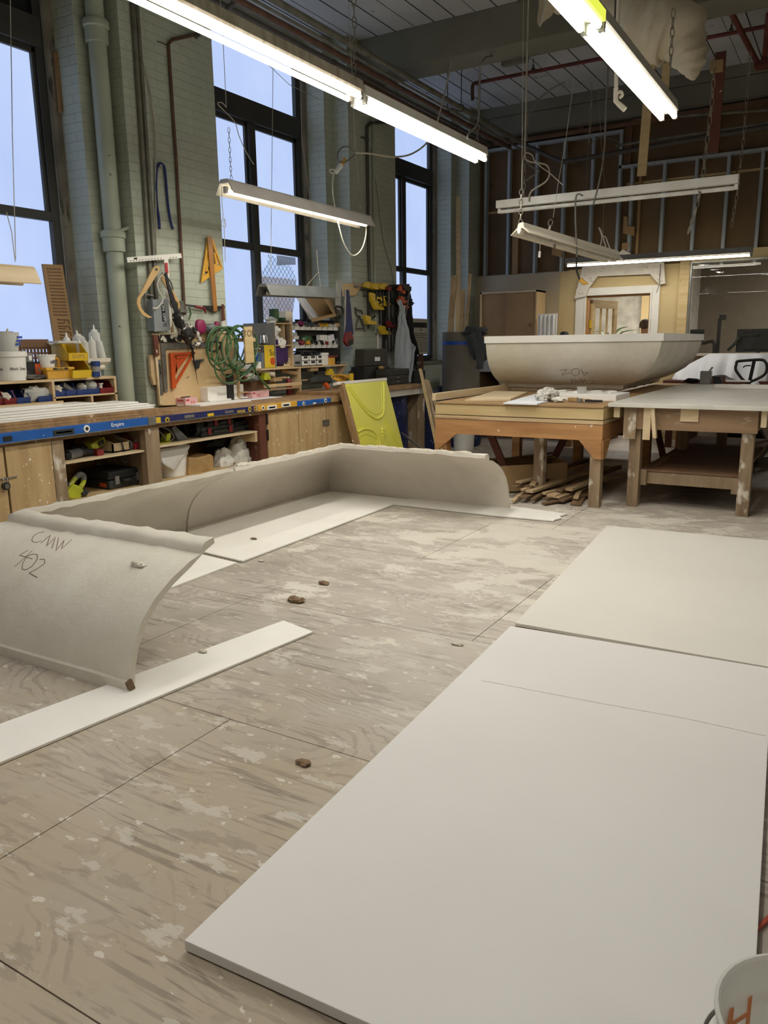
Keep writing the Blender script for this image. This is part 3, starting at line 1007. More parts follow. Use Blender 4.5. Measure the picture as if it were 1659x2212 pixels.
mb = MB().tube(smooth_path([at(1520, 742, Y=12.62), at(1535, 738, Y=12.62), at(1543, 745, Y=12.62), (at(1543, 745, Y=12.62).x, 12.62, 1.0)], 4), .025, 6)
solo('desk_lamp_arm', 'dark folded lamp arm beside the small office screen', 'desk lamp', mb, 'black')
p = at(1498, 728, Y=11.88)
solo('paper_roll', 'white round tub standing by the office glass sill', 'tub', MB().lathe([(0, 0), (.11, 0), (.11, .11), (0, .11)], (p.x, 11.80, 1.36)), 'white', smooth=True)
solo('sill_shelf', 'narrow ledge under the long office glass', 'shelf', MB().box(-2.2, 6, 11.66, 11.935, GZ0 + .06, GZ0 + .09).box(-2.2, 6, 11.9, 11.935, GZ0 - .02, GZ0 + .06), 'offwhite')

# a person seen from behind through the doorway
px_, py_ = -2.93, 12.95
t = thing('person', 'person with short grey-brown hair seen from behind through the doorway', 'person', (px_, py_, 0))


def skin_body(pairs, edges, sub=2):
    me = bpy.data.meshes.new('body')
    me.from_pydata([Vector(p) for p, r in pairs], edges, [])
    o = bpy.data.objects.new('body', me)
    COL.objects.link(o)
    sk = o.modifiers.new('skin', 'SKIN')
    for v, (p, r) in zip(me.skin_vertices[0].data, pairs):
        v.radius = (r, r) if isinstance(r, (int, float)) else r
    me.skin_vertices[0].data[0].use_root = True
    o.modifiers.new('sub', 'SUBSURF').levels = sub
    o.modifiers['sub'].render_levels = sub
    dg = bpy.context.evaluated_depsgraph_get()
    m2 = bpy.data.meshes.new_from_object(o.evaluated_get(dg))
    bpy.data.objects.remove(o)
    for f in m2.polygons:
        f.use_smooth = True
    return m2


J = [((0, 0, .95), (.16, .11)), ((0, 0, 1.12), (.14, .10)), ((0, 0, 1.32), (.17, .11)), ((0, .01, 1.45), (.10, .07)), ((0, .01, 1.52), .055), ((0, .03, 1.60), .07), ((0, .03, 1.68), (.072, .09)), ((0, .025, 1.735), (.05, .065)),
     ((-.19, 0, 1.42), .06), ((-.25, .02, 1.15), .045), ((-.22, .2, 1.0), .035), ((-.2, .28, .98), .03),
     ((.19, 0, 1.42), .06), ((.25, .02, 1.15), .045), ((.22, .2, 1.0), .035), ((.2, .28, .98), .03),
     ((-.1, 0, .85), .09), ((-.11, .02, .48), .065), ((-.11, -.01, .1), .045), ((-.12, .1, .04), .04),
     ((.1, 0, .85), .09), ((.11, .02, .48), .065), ((.11, -.01, .1), .045), ((.12, .1, .04), .04)]
E_ = [(0, 1), (1, 2), (2, 3), (3, 4), (4, 5), (5, 6), (6, 7), (2, 8), (8, 9), (9, 10), (10, 11), (2, 12), (12, 13), (13, 14), (14, 15), (0, 16), (16, 17), (17, 18), (18, 19), (0, 20), (20, 21), (21, 22), (22, 23)]
for s, w_ in ((-1, 11), (1, 15)):
    for k in range(5):
        bx_, by_, bz_ = J[w_][0]
        n0 = len(J)
        J.append(((bx_ + (k - 2) * .018, by_ + .05, bz_ - .005), .010))
        J.append(((bx_ + (k - 2) * .022, by_ + (.10 if 0 < k else .07), bz_ - .02), .008))
        E_ += [(w_, n0), (n0, n0 + 1)]
body = skin_body(J, E_)
o = bpy.data.objects.new('body', body)
body.materials.append(K['skin'])
o.parent = t
COL.objects.link(o)
ORG[o] = ORG[t]
mb = MB().ball((px_, py_ + .022, 1.675), (.087, .105, .088), 3, .06, 5, 20, 14)
mb.v = [Vector((v.x, min(v.y, py_ + .09 + (v.z - 1.7) * .5), max(v.z, 1.585))) for v in mb.v]
part('hair', mb, 'hair', t, smooth=True)
for s in (-1, 1):
    part('ear', MB().ball((px_ + s * .085, py_ + .04, 1.645), (.012, .022, .034)), 'skin', t, smooth=True)
part('nose', MB().ball((px_, py_ + .125, 1.645), (.014, .022, .022)), 'skin', t, smooth=True)
mb = MB()
mb.lathe([(.06, 1.49), (.10, 1.46), (.19, 1.42), (.21, 1.33), (.19, 1.12), (.19, .9), (.17, .9)], (px_, py_, 0), 20)
mb.v = [Vector((v.x, py_ + (v.y - py_) * .72, v.z)) for v in mb.v]
for s in (-1, 1):
    mb.tube([(px_ + s * .17, py_, 1.41), (px_ + s * .25, py_ + .02, 1.15), (px_ + s * .225, py_ + .17, 1.02)], [.075, .062, .05], 10)
part('shirt', mb, 'shirt', t, smooth=True)

# ornaments round the door -------------------------------------------------
P_ = [(1241, 645), (1259, 573), (1434, 567), (1437, 612), (1424, 615), (1404, 592), (1290, 597), (1272, 622), (1265, 640)]
t = thing('plaster_overdoor', 'white carved plaster overdoor panel mounted above the doorway', 'ornament', at(1340, 600, Y=11.88))
part('panel', MB().pxy(P_, 11.88, .04), 'plasterin', t)
for cx, cy_ in ((1268, 590), (1275, 605), (1262, 612), (1300, 582), (1340, 578), (1385, 580), (1395, 575), (1422, 590), (1426, 604), (1415, 578), (1256, 632), (1355, 585)):
    mb = MB()
    for k in range(4):
        c = at(cx + R(-4, 4), cy_ + R(-3, 3), Y=11.878)
        mb.ball(c, (R(.015, .03), .012, R(.012, .025)), k, .3, 4, 8, 6)
    part('relief', mb, 'plasterin', t, smooth=True)
t = thing('plaster_pediment', 'small scrolled white plaster pediment on the wall behind the lit hanging tube', 'ornament', at(1350, 560, Y=11.99))
part('panel', MB().pxy([(1313, 568), (1330, 552), (1345, 538), (1360, 546), (1378, 560), (1378, 568)], 11.97, .03), 'plasterin', t, bevel=.006)
for cx in (1328, 1345, 1360):
    c = at(cx, 556, Y=11.96)
    mb = MB().tube([c + Vector((.03 * math.cos(a), 0, .03 * math.sin(a))) for a in [k * .7 for k in range(9)]], .008, 6, closed=True)
    part('scroll', mb, 'plasterin', t, smooth=True)
solo('wood_scrap', 'square wood block fixed on top of the small plaster pediment', 'wood scrap', MB().fby(1343, 540, 1357, 524, 11.985, .03), 'mdf')
solo('tan_ledge', 'pale timber strip just above the lit tube, beside the plaster pediment', 'timber', MB().fby(1362, 562, 1420, 550, 11.985, .05), 'plyh')
wire('dark_wire', 'thin dark wire dangling over the right end of the plaster overdoor', 'wire', 'blackcord', .004, [(1427, 570), (1425, 600), (1424, 615), (1418, 632)], Y=11.865)

# ------------------------------------------------------------------ coved plaster pieces
OUT = [(0, 0), (-.004, .048), (.012, .052), (.018, .10), (.045, .20), (.10, .295), (.18, .37), (.28, .43), (.40, .478), (.47, .495), (.475, .525), (.50, .545), (.555, .55)]
INN = [(.56, .525), (.50, .50), (.40, .45), (.29, .402), (.195, .342), (.122, .272), (.07, .185), (.042, .095), (.03, 0)]


def cove(corner, end1, end2, z0=0, flip=False, seed=0, zs=1.0):
    """cove sheet running from end1 (along x) round a mitred corner to end2 (along y)"""
    loop = OUT + INN
    xc, yc = corner
    x1, y2 = end1, end2
    sx, sy = (1 if x1 > xc else -1), (1 if y2 > yc else -1)
    N1, N2 = 22, 26
    st = []
    for i in range(N1 + 1):
        st.append((0, 1 - i / N1))
    for i in range(1, N2 + 1):
        st.append((1, i / N2))
    mb = MB()
    n = len(loop)
    for run, t in st:
        for j, (o, z) in enumerate(loop):
            edge = 1 if 9 <= j <= 14 else 0
            if run == 0:
                x, y = (xc + sx * o) + (x1 - xc - sx * o) * t, yc + sy * o
                q = Vector((x, y, z))
            else:
                x, y = xc + sx * o, (yc + sy * o) + (y2 - yc - sy * o) * t
                q = Vector((x, y, z))
            nz = noise.noise(q * 2.3 + Vector((seed, 0, 0))) * .006 + noise.noise(q * 7 + Vector((0, seed, 0))) * .003
            k = .0 if j in (0, n - 1) else 1
            zz = z + k * nz + edge * (noise.noise(q * 14 + Vector((seed, 3, 1))) * .012)
            oo = k * nz * .7
            x += sx * oo if run else 0
            y += 0 if run else sy * oo
            zz *= zs
            mb.v.append(Vector((x, y, z0 - zz if flip else z0 + zz)))
    for i in range(len(st) - 1):
        for j in range(n):
            j2 = (j + 1) % n
            mb.f.append([i * n + j, i * n + j2, (i + 1) * n + j2, (i + 1) * n + j])
    mb.f.append(list(range(n)))
    mb.f.append(list(range((len(st) - 1) * n, len(st) * n))[::-1])
    return mb


def scribble(parent, name, mesh_mb, strokes, r=.0022, m='pencil'):
    """pencil strokes laid on the surface the photograph shows them on"""
    bv = BVHTree.FromPolygons([tuple(v) for v in mesh_mb.v], mesh_mb.f)
    k = 0
    for s_ in strokes:
        pts = []
        for a, b in zip(s_, s_[1:]):
            for i in range(4):
                t = i / 4
                d = (at(a[0] + (b[0] - a[0]) * t, a[1] + (b[1] - a[1]) * t, Y=20) - EYE).normalized()
                h = bv.ray_cast(EYE, d)
                if h[0]:
                    pts.append(h[0])
        d = (at(*s_[-1], Y=20) - EYE).normalized()
        h = bv.ray_cast(EYE, d)
        if h[0]:
            pts.append(h[0])
        if len(pts) > 1:
            part(name, MB().tube(pts, r, 5), m, parent, 'handwritten pencil mark' if k == 0 else None)
            k += 1


def zr(x0, y0, sc, lst):
    return [[(x0 + x / sc, y0 + y / sc) for x, y in s_] for s_ in lst]


c1 = cove((-4.40, 2.04), -2.485, 4.262, seed=1)
t = thing('plaster_cove', 'big coved white plaster section nearest the camera, marked CMW 402 in pencil', 'plaster moulding', (-3.4, 3.1, 0), group='coved plaster dome sections')
part('shell', c1, 'plasterout', t, smooth=True, sharp=60)
scribble(t, 'lettering', c1, zr(0, 940, 2.963, [
    [(285, 620), (240, 628), (212, 650), (203, 672), (215, 686), (240, 686), (265, 675)],
    [(262, 692), (322, 640), (298, 712), (355, 652), (332, 725)], [(375, 655), (358, 742), (412, 672), (392, 730), (460, 668)],
    [(180, 738), (125, 768), (208, 792)], [(206, 742), (95, 842)],
    [(215, 760), (175, 775), (145, 820), (142, 858), (168, 862), (205, 840), (238, 795), (240, 765), (215, 760)],
    [(255, 795), (285, 795), (288, 820), (240, 855), (188, 882), (240, 912)]]))
# the broken nib of plaster on its face
bv = BVHTree.FromPolygons([tuple(v) for v in c1.v], c1.f)
h = bv.ray_cast(EYE, (at(300, 1222, Y=20) - EYE).normalized())
part('nib', MB().ball(h[0], (.045, .016, .016), 4, .5, 3).ball(h[0] + Vector((-.02, -.008, .008)), (.018, .01, .014), 9, .5, 4), 'plasterout', t, smooth=True)
part('chip', MB().bx((-2.486, 2.05, .035), (.012, .03, .05), (.3, 0, 0)), 'stone', t, 'brown chip at the broken foot')
c2 = cove((-4.40, 6.24), -2.468, 4.283, seed=5)
t = thing('plaster_cove', 'coved plaster section turning the far corner, hollow side to the camera', 'plaster moulding', (-3.5, 5.4, 0), group='coved plaster dome sections')
part('shell', c2, 'plasterin', t, smooth=True, sharp=60)


def crust(parent, corner, end1, end2, seed):
    """fresh white broken plaster along the top lip"""
    xc, yc = corner
    sx, sy = (1 if end1 > xc else -1), (1 if end2 > yc else -1)
    pts = []
    for run in (0, 1):
        for i in range(40):
            u = i / 39
            if run == 0:
                q = Vector((end1 + (xc + sx * .53 - end1) * u, yc + sy * .53, .548))
            else:
                q = Vector((xc + sx * .53, yc + sy * .53 + (end2 - yc - sy * .53) * u, .548))
            pts.append(q + Vector((noise.noise(q * 9), noise.noise(q * 9 + Vector((5, 0, seed))), noise.noise(q * 11) * .6)) * .014)
    part('crust', MB().tube(pts, [.016 + .011 * noise.noise(q * 13) for q in pts], 7), 'flake', parent, 'fresh white broken edge', smooth=True)


crust(t, (-4.40, 6.24), -2.6, 4.32, 2)
c3 = cove((-1.63, 8.0), -3.49, 10.3, z0=1.487, flip=True, seed=9, zs=1.06)
t = thing('plaster_cove', 'upside-down coved plaster section standing like a boat on the table', 'plaster moulding', (-2.6, 9.1, .9), group='coved plaster dome sections')
part('shell', c3, 'plasterout', t, smooth=True, sharp=60)
mb = MB()
mb.box(-3.5, -1.622, 7.992, 8.008, 1.417, 1.49).box(-1.638, -1.622, 8.0, 10.3, 1.417, 1.49)
part('rim', mb, 'whiteboard', t, 'clean white rim fascia')
scribble(t, 'lettering', c3, zr(1000, 780, 4.1475, [
    [(870, 82), (930, 73), (918, 90), (885, 126), (962, 104)],
    [(1010, 66), (985, 75), (970, 95), (978, 120), (1005, 132), (1035, 120), (1045, 95), (1035, 72), (1010, 66)],
    [(1062, 72), (1068, 100), (1085, 130), (1122, 106), (1072, 98)],
    [(968, 160), (978, 198), (1002, 160), (1010, 198), (1030, 162)], [(1036, 198), (1060, 162), (1075, 196), (1090, 162), (1110, 200)],
    [(1145, 172), (1175, 178), (1182, 192), (1160, 203), (1140, 198)]]), .0026)

# ------------------------------------------------------------------ boards on the floor
def slab(mb, pts, z0, z1):
    return mb.hexa([(x, y, z) for z in (z0, z1) for x, y in pts])


def board(name, label, cat, pix, m='whiteboard', z0=.002, th=.011, group=None, n=None):
    pts = [at(x, y, Z=z0 + th) for x, y in pix]
    return solo(name, label, cat, slab(MB(), [(p.x, p.y) for p in pts], z0, z0 + th), m, group, bevel=.0012, bseg=1)


BG = 'white strip boards under the plaster sections'
board('strip_board', 'long white strip board lying under the foot of the nearest plaster cove', 'board', [(-90, 1596), (612, 1340), (676, 1364), (-100, 1688)], group=BG)
p = [at(524, 1211, Z=.016), at(445, 1194, Z=.016), at(856, 1086, Z=.016)]
solo('strip_board', 'white board on the floor inside the far plaster corner', 'board', slab(MB(), [(p[0].x, p[0].y), (-4.33, 3.93), (-4.33, 6.17), (p[2].x, 6.17)], .004, .016), 'whiteboard', BG, bevel=.0012, bseg=1)
solo('strip_board', 'white board partly hidden behind the right edge of the nearest plaster cove', 'board', slab(MB(), [(at(390, 1262, Z=.012).x, 2.9), (-4.33, 2.9), (-4.33, 3.90), (-3.42, 3.77)], .001, .012), 'whiteboard', BG, bevel=.0012, bseg=1)
solo('strip_board', 'white strip board with a torn end under the far plaster run', 'board', MB().prism([(-3.46, 5.93), (-3.46, 6.2), (-2.44, 6.30), (-1.955, 6.23), (-1.985, 6.12), (-1.95, 6.06), (-1.975, 5.97), (-1.97, 5.93), (-2.44, 5.90)], 'z', .004, .016), 'whiteboard', BG, bevel=.0012, bseg=1)
DG = 'large white sheets lying end to end'
z0, z1 = .006, .034
A_, B2 = at(398, 2031, Z=z1), at(1103, 1352, Z=z1)
C2, D2 = at(1657, 1442, Z=z1), at(1596, 2071, Z=z1)
u = (B2 - A_).normalized()
nrm = Vector((u.y, -u.x, 0))
near = A_ + nrm * 1.22
pt_c = Vector((C2.x + .02, C2.y, 0))
t = thing('board_sheet', 'large white board sheet in the foreground, its corner near the bottom of the photo', 'board', ((A_.x + near.x) / 2, 2.4, 0), group=DG)
part('panel', slab(MB(), [(A_.x, A_.y), (near.x, near.y), (pt_c.x, pt_c.y), (B2.x, B2.y)], z0, z1), 'drywall', t, bevel=.002)
q = [at(*k, Z=z1) for k in ((1040, 1470), (1300, 1520), (1480, 1552), (1654, 1590))]
part('crease', MB().tube([Vector((v.x, v.y, z1)) for v in q], .0016, 5), 'flake', t, 'faint rough crease across the sheet')
solo('edge_shadow_strip', 'dark strip for the shadowed right edge of the foreground sheet', 'timber', MB().beam((D2.x - .005, .9, .003), (pt_c.x - .0, pt_c.y, .003), .03, .005), 'redbrown')  # added dark strip: the shade under the raised sheet edge put into colour
F2, G2 = at(1311, 1135, Z=.02), at(1655, 1168, Z=.02)
B3 = at(1112, 1346, Z=.02)
t = thing('board_sheet', 'large white board sheet farther back, ending before the work tables', 'board', ((F2.x + G2.x) / 2, 4.8, 0), group=DG)
cy2 = at(1655, 1441, Z=.02)
part('panel', slab(MB(), [(B3.x, B3.y + .004), (cy2.x + .15, cy2.y + .012), (cy2.x + .0, 6.02), (F2.x, F2.y)], .004, .02), 'drywall2', t, bevel=.0015)
# floor litter
for k, (x, y, s_, m_, lab) in enumerate(((641, 1300, .04, 'stone', 'brown lump of debris in the middle of the floor'), (700, 1262, .03, 'stone', 'flat brown crumb behind the larger brown lump'), (656, 1651, .022, 'stone', 'small brown chip in front of the floor seam'),
                                         (548, 1165, .02, 'stone', 'small brown splinter on the white board in the far corner'), (564, 1213, .018, 'flake', 'white flake beside the corner of the far white board'), (988, 1393, .022, 'flake', 'grey flake left of the large white sheets'), (438, 1409, .018, 'flake', 'small pale pebble on the long white strip board'))):
    z = {3: .016, 6: .013}.get(k, 0)
    p = at(x, y, Z=z)
    mb = MB().ball((p.x, p.y, z + s_ * .3), (s_ * 1.3, s_ * .8, s_ * .35), k, .5, 2)
    if k == 0:
        mb.ball((p.x - .03, p.y + .01, .012), (.03, .03, .014), 5, .5, 3)
    solo('floor_chip', lab, 'chip', mb, m_, group='crumbs on the floor', smooth=True)
# bucket and cord bottom right
pb = at(1572, 2130, Z=.37)
bc = Vector((pb.x + .135, pb.y - .02, 0))
t = thing('plastic_bucket', 'open white plastic bucket with orange print at the bottom right corner', 'bucket', bc)
part('body', MB().lathe([(.0, 0), (.125, 0), (.128, .01), (.143, .30), (.150, .30), (.150, .315), (.145, .318), (.147, .365), (.152, .368), (.152, .374), (.146, .376), (.142, .37), (.122, .012), (0, .012)], bc, 40), 'trans', t, smooth=True, sharp=30)
hb = MB().tube(smooth_path([bc + Vector(q) for q in ((-.148, .03, .31), (-.165, .02, .27), (-.175, -.02, .16), (-.16, -.10, .08), (-.08, -.17, .03))], 5), .0035, 6)
part('handle', hb, 'greycord', t, 'dark wire handle')
for body_, z, sz, ang, m_ in (('H', .27, .10, 2.62, 'orangeink'), ('M', .275, .09, 3.02, 'orangeink'), ('5', .19, .06, 2.75, 'greyp')):
    rr = .122 + .02 * z / .37 - .004
    pos = bc + Vector((rr * math.cos(ang), rr * math.sin(ang), z))
    text('lettering', body_, sz, m_, t, pos, (-math.sin(ang), math.cos(ang), 0), (0, 0, 1))
wire('extension_cable', 'orange extension cable on the floor at the right edge', 'cable', 'orangecord', .006, [(1603, 2027), (1622, 2014), (1645, 1998), (1670, 1975), (1720, 1950)], Z=.007)

# ------------------------------------------------------------------ the two work tables
def leg(mb, x, y, w_, z, t=None):
    return mb.box(x - w_ / 2, x + w_ / 2, y - w_ / 2, y + w_ / 2, 0, z)


TY = 6.63
t = thing('work_table', 'heavy timber work table with pale plywood top edge, left of the white-topped table', 'table', (-2.6, 8.5, 0))
TX0, TX1, TE = -3.40, -1.80, 10.6
part('top', MB().box(TX0, TX1, TY - .01, TE, .865, .88), 'mdf', t, bevel=.002)
part('top_frame', MB().box(TX0, TX1, TY, TE, .765, .862), 'pine', t, bevel=.003)
part('middle_rail', MB().box(TX0, TX1 - .0, TY, TE, .725, .758).box(TX0, -2.95, TY - .004, TY, .735, .756), 'ply', t, bevel=.002)
part('apron', MB().box(TX0, TX1, TY - .002, TY + .045, .585, .72).box(TX1 - .045, TX1, TY + .045, TE, .585, .72).box(TX0, TX0 + .045, TY + .045, TE, .585, .72).box(TX0, TX1, TE - .045, TE, .585, .72), 'oak', t, bevel=.003)
legs = [(-1.855, TY + .055), (-2.47, TY + .35), (-3.33, TY + .06), (-3.33, 8.6), (-1.86, 8.6), (-2.6, 8.6), (-1.86, TE - .06), (-3.33, TE - .06)]
for k, (x, y) in enumerate(legs):
    part('leg', leg(MB(), x, y, .095, .585), 'post' if k < 2 else 'oak', t, bevel=.003)
part('gusset', MB().prism([(-2.0, .587), (-1.802, .587), (-1.802, .43), (-1.86, .43)], 'y', TY - .012, TY + .008), 'oak', t, 'triangular plywood corner brace')
part('gusset', MB().prism([(-3.4, .587), (-3.17, .587), (-3.40, .40)], 'y', TY - .012, TY + .008), 'oak', t, 'triangular plywood corner brace')
part('gusset', MB().prism([(TY, .587), (TY + .22, .587), (TY + .10, .43), (TY, .43)], 'x', TX1 - .008, TX1 + .012), 'oak', t)
for (a, b) in (((-3.3, 7.0, .05), (-2.95, 7.0, .58)), ((-2.75, 8.0, .05), (-2.5, 8.0, .58)), ((-1.75, 9.1, .05), (-1.9, 9.1, .60))):
    part('brace', MB().beam(a if a[0] > -3.2 else (-2.75, 7.0, .05), b if a[0] > -3.2 else (-3.0, 7.0, .58), .03, .07), 'redbrown', t)

RY = 6.80
t = thing('work_table', 'work table with a thick white top and lower shelf at the right edge', 'table', (-1.1, 8.3, 0))
RX0, RX1, RE = -1.79, .1, 10.05
part('top', MB().box(RX0, RX1, RY - .08, RE, .872, .905), 'enamel', t, bevel=.003)
mb = MB().box(-1.66, -.62, RY - .01, RY + .03, .685, .868)
part('apron', mb, 'apron', t, bevel=.003)
part('side_apron', MB().box(-1.66, -1.62, RY + .03, RE - .1, .70, .868), 'apron', t)
part('side_apron', MB().box(-.66, -.62, RY + .03, RE - .1, .70, .868), 'apron', t)
for x, y in ((-1.575, RY + .03 + .055), (-.69, RY + .03 + .055), (-1.575, RE - .3), (-.69, RE - .3), (-1.45, 8.4), (-1.15, 8.9)):
    part('leg', leg(MB(), x, y, .095, .68), 'post', t, bevel=.003)
part('corner_plate', MB().box(-1.665, -1.56, RY - .022, RY - .011, .60, .868), 'post', t, 'dusty plate over the left corner')
part('cleat', MB().box(-1.50, -1.44, RY - .03, RY - .011, .60, .868), 'plyh', t, 'pale plywood cleat')
part('cleat', MB().hexa([(x, y, z) for z, s_ in ((.62, .03), (.868, 0)) for x, y in ((-1.44 + s_, RY - .06), (-1.41 + s_, RY - .06), (-1.41 + s_, RY - .011), (-1.44 + s_, RY - .011))]), 'plyh', t, 'pale leaning plywood cleat')
part('patch_plate', MB().box(-1.205, -1.065, RY - .025, RY - .011, .765, .868), 'plyh', t, 'small square plywood patch')
part('cleat', MB().box(-.60, -.56, RY - .03, RY + .06, .74, .868), 'plyh', t, 'pale plywood cleat')
part('cleat', MB().box(-1.75, -1.70, RY - .03, RY + .2, .78, .868), 'plyh', t, 'pale plywood cleat')
part('lower_shelf', MB().box(-1.53, -.735, RY + .13, RE - .4, .305, .325), 'mdfdark', t)
part('lower_rail', MB().box(-1.50, -.75, RY + .13, RY + .17, .20, .30), 'post', t, bevel=.003)
part('lower_cleat', MB().box(-1.525, -1.475, RY + .09, RY + .14, .19, .325), 'post', t)
part('lower_cleat', MB().box(-.79, -.74, RY + .09, RY + .14, .17, .30), 'post', t)
for s_ in (-1.45, -.80):
    part('side_rail', MB().box(s_ - .02, s_ + .02, RY + .17, RE - .4, .22, .30), 'wood', t)

# things on the left table
TT = .881
solo('pine_plank', 'pine plank on edge along the left side of the left work table', 'timber', MB().beam((at(1000, 862, Z=TT).x - .17, TY + .12, TT + .035), (-3.40, 9.2, TT + .035), .04, .07), 'plyh', bevel=.003)
p = [at(*k, Z=TT) for k in ((1004, 868), (1102, 866), (1140, 850), (1068, 848))]
solo('plywood_offcut', 'small plywood board lying flat beside the pine plank', 'board', slab(MB(), [(v.x, v.y) for v in p], TT, TT + .02), 'plyh', bevel=.002)
p = [at(*k, Z=TT) for k in ((1087, 873), (1160, 875), (1255, 850), (1175, 848))]
solo('white_offcut', 'white board lying under the spotted rag on the left work table', 'board', slab(MB(), [(v.x, v.y) for v in p], TT, TT + .012), 'paper')
mb = MB()
pc = at(1180, 868, Z=TT)
for k in range(7):
    a = k * .9
    mb.ball((pc.x + .07 * math.cos(a) * (k % 3) * .6, pc.y + .05 * math.sin(a) + .05, TT + .05 + .012 * (k % 4)), (R(.06, .09), R(.05, .08), R(.035, .05)), k, .55, 2.6, 16, 12)
mb.ball((pc.x + .11, pc.y, TT + .025), (.07, .05, .025), 8, .5, 3).ball((pc.x - .01, pc.y - .05, TT + .03), (.04, .04, .03), 12, .5, 3)
solo('rag', 'crumpled spotted white rag on the left work table', 'rag', mb, 'rag', smooth=True)
p = [at(*k, Z=.95) for k in ((1182, 846), (1322, 846), (1357, 844), (1200, 838))]
mb = slab(MB(), [(-2.62, 7.25), (-1.86, 7.25), (-1.86, 7.75), (-2.72, 7.75)], TT, TT + .055)
t = thing('plaster_moulding', 'white moulded plaster slab behind the clear cup', 'plaster moulding', (-2.3, 7.5, TT))
part('slab', mb, 'whiteboard', t, bevel=.004)
for x in (-2.5, -2.3, -2.15, -2.0):
    part('relief', MB().ball((x, 7.6, TT + .055), (.07, .09, .018), x, .4, 3), 'whiteboard', t, smooth=True)
pc = at(1256, 862, Z=TT)
t = thing('plastic_cup', 'clear ribbed plastic cup on the left work table', 'cup', (pc.x, pc.y, TT))
part('wall', MB().lathe([(0, 0), (.034, 0), (.044, .115), (.046, .117), (.043, .117), (.032, .005), (0, .005)], (pc.x, pc.y, TT), 22), 'clearcup', t, smooth=True)
for k in range(11):
    a = k * 2 * math.pi / 11
    part('rib', MB().tube([(pc.x + .040 * math.cos(a), pc.y + .040 * math.sin(a), TT + .07), (pc.x + .0445 * math.cos(a), pc.y + .0445 * math.sin(a), TT + .112)], .0018, 4), 'clearcup', t)
pc = at(1245, 866, Z=TT + .01)
t = thing('paint_brush', 'wide pale bristle brush lying in front of the clear cup', 'brush', (pc.x, pc.y, TT))
part('bristles', MB().bx((pc.x - .03, pc.y, TT + .022), (.09, .05, .036), (0, 0, -.1)), 'kraft', t, bevel=.008)
part('ferrule', MB().bx((pc.x + .035, pc.y - .005, TT + .02), (.04, .055, .025), (0, 0, -.1)), 'metal', t)
part('handle', MB().tube([(pc.x + .05, pc.y - .006, TT + .018), (pc.x + .11, pc.y - .01, TT + .018), (pc.x + .19, pc.y - .02, TT + .012)], [.012, .014, .008], 8), 'wood', t)
pc = at(1268, 870, Z=TT)
t = thing('scraper', 'small steel scraper with dark handle on the left work table', 'scraper', (pc.x, pc.y, TT))
part('blade', MB().prism([(pc.x - .07, pc.y - .03), (pc.x + .05, pc.y - .03), (pc.x + .09, pc.y + .01), (pc.x - .03, pc.y + .03)], 'z', TT, TT + .003), 'dullmetal', t)
part('handle', MB().beam((pc.x - .02, pc.y + .01, TT + .018), (pc.x + .14, pc.y - .01, TT + .018), .022, .02), 'black', t, bevel=.005)
# things on the right table
RT_ = .906
pc = at(1524, 829, Z=RT_)
t = thing('carton', 'grey open carton with a stick on the right work table', 'carton', (pc.x, pc.y, RT_))
mb = MB()
for x0, x1, y0, y1 in ((-.06, -.057, -.05, .05), (.057, .06, -.05, .05), (-.06, .06, -.05, -.047), (-.06, .06, .047, .05)):
    mb.box(pc.x + x0, pc.x + x1, pc.y + y0, pc.y + y1, RT_, RT_ + .15)
mb.box(pc.x - .06, pc.x + .06, pc.y - .05, pc.y + .05, RT_, RT_ + .003)
part('wall', mb, 'greymetal', t)
part('flap', MB().hexa([(pc.x + x, pc.y + y, RT_ + z) for z, k in ((.15, 0), (.20, .03)) for x, y in ((.03 + k, -.05), (.055 + k, -.05), (.055 + k, -.047), (.03 + k, -.047))]), 'greymetal', t)
solo('paint_brush', 'brush with a black band lying beside the grey carton', 'brush', MB().box(pc.x + .09, pc.x + .18, pc.y - .02, pc.y + .05, RT_, RT_ + .06).box(pc.x + .07, pc.x + .16, pc.y + .0, pc.y + .03, RT_ + .06, RT_ + .09), 'black', bevel=.006)
solo('black_glove', 'black crumpled glove left of the grey carton', 'glove', MB().ball((pc.x - .16, pc.y + .05, RT_ + .03), (.09, .05, .03), 3, .5, 3), 'coat', smooth=True)
WG = 'white plaster scraps on the right work table'
for k, (x0, y0, x1, y1, th, lab) in enumerate(((1542, 833, 1700, 839, .03, 'long low white slab along the back of the right work table'), (1563, 824, 1617, 832, .02, 'white plaster scrap tilted on the long slab'), (1601, 828, 1622, 835, .03, 'smallest white scrap in front of the tilted one'), (1545, 829, 1556, 833, .02, 'tiny white block at the left end of the long slab'))):
    a, b = at(x0, y1, Z=RT_), at(x1, y1, Z=RT_)
    zb = RT_ + (.031 if k in (1,) else 0)
    yb = a.y if k == 0 else a.y + (.15 if k == 1 else 0)
    if k in (2, 3):
        yb -= .1
    solo('plaster_scrap', lab, 'plaster scrap', MB().box(a.x, b.x, yb, yb + (.35 if k == 0 else .06), zb, zb + th), 'whiteboard', WG, bevel=.004)
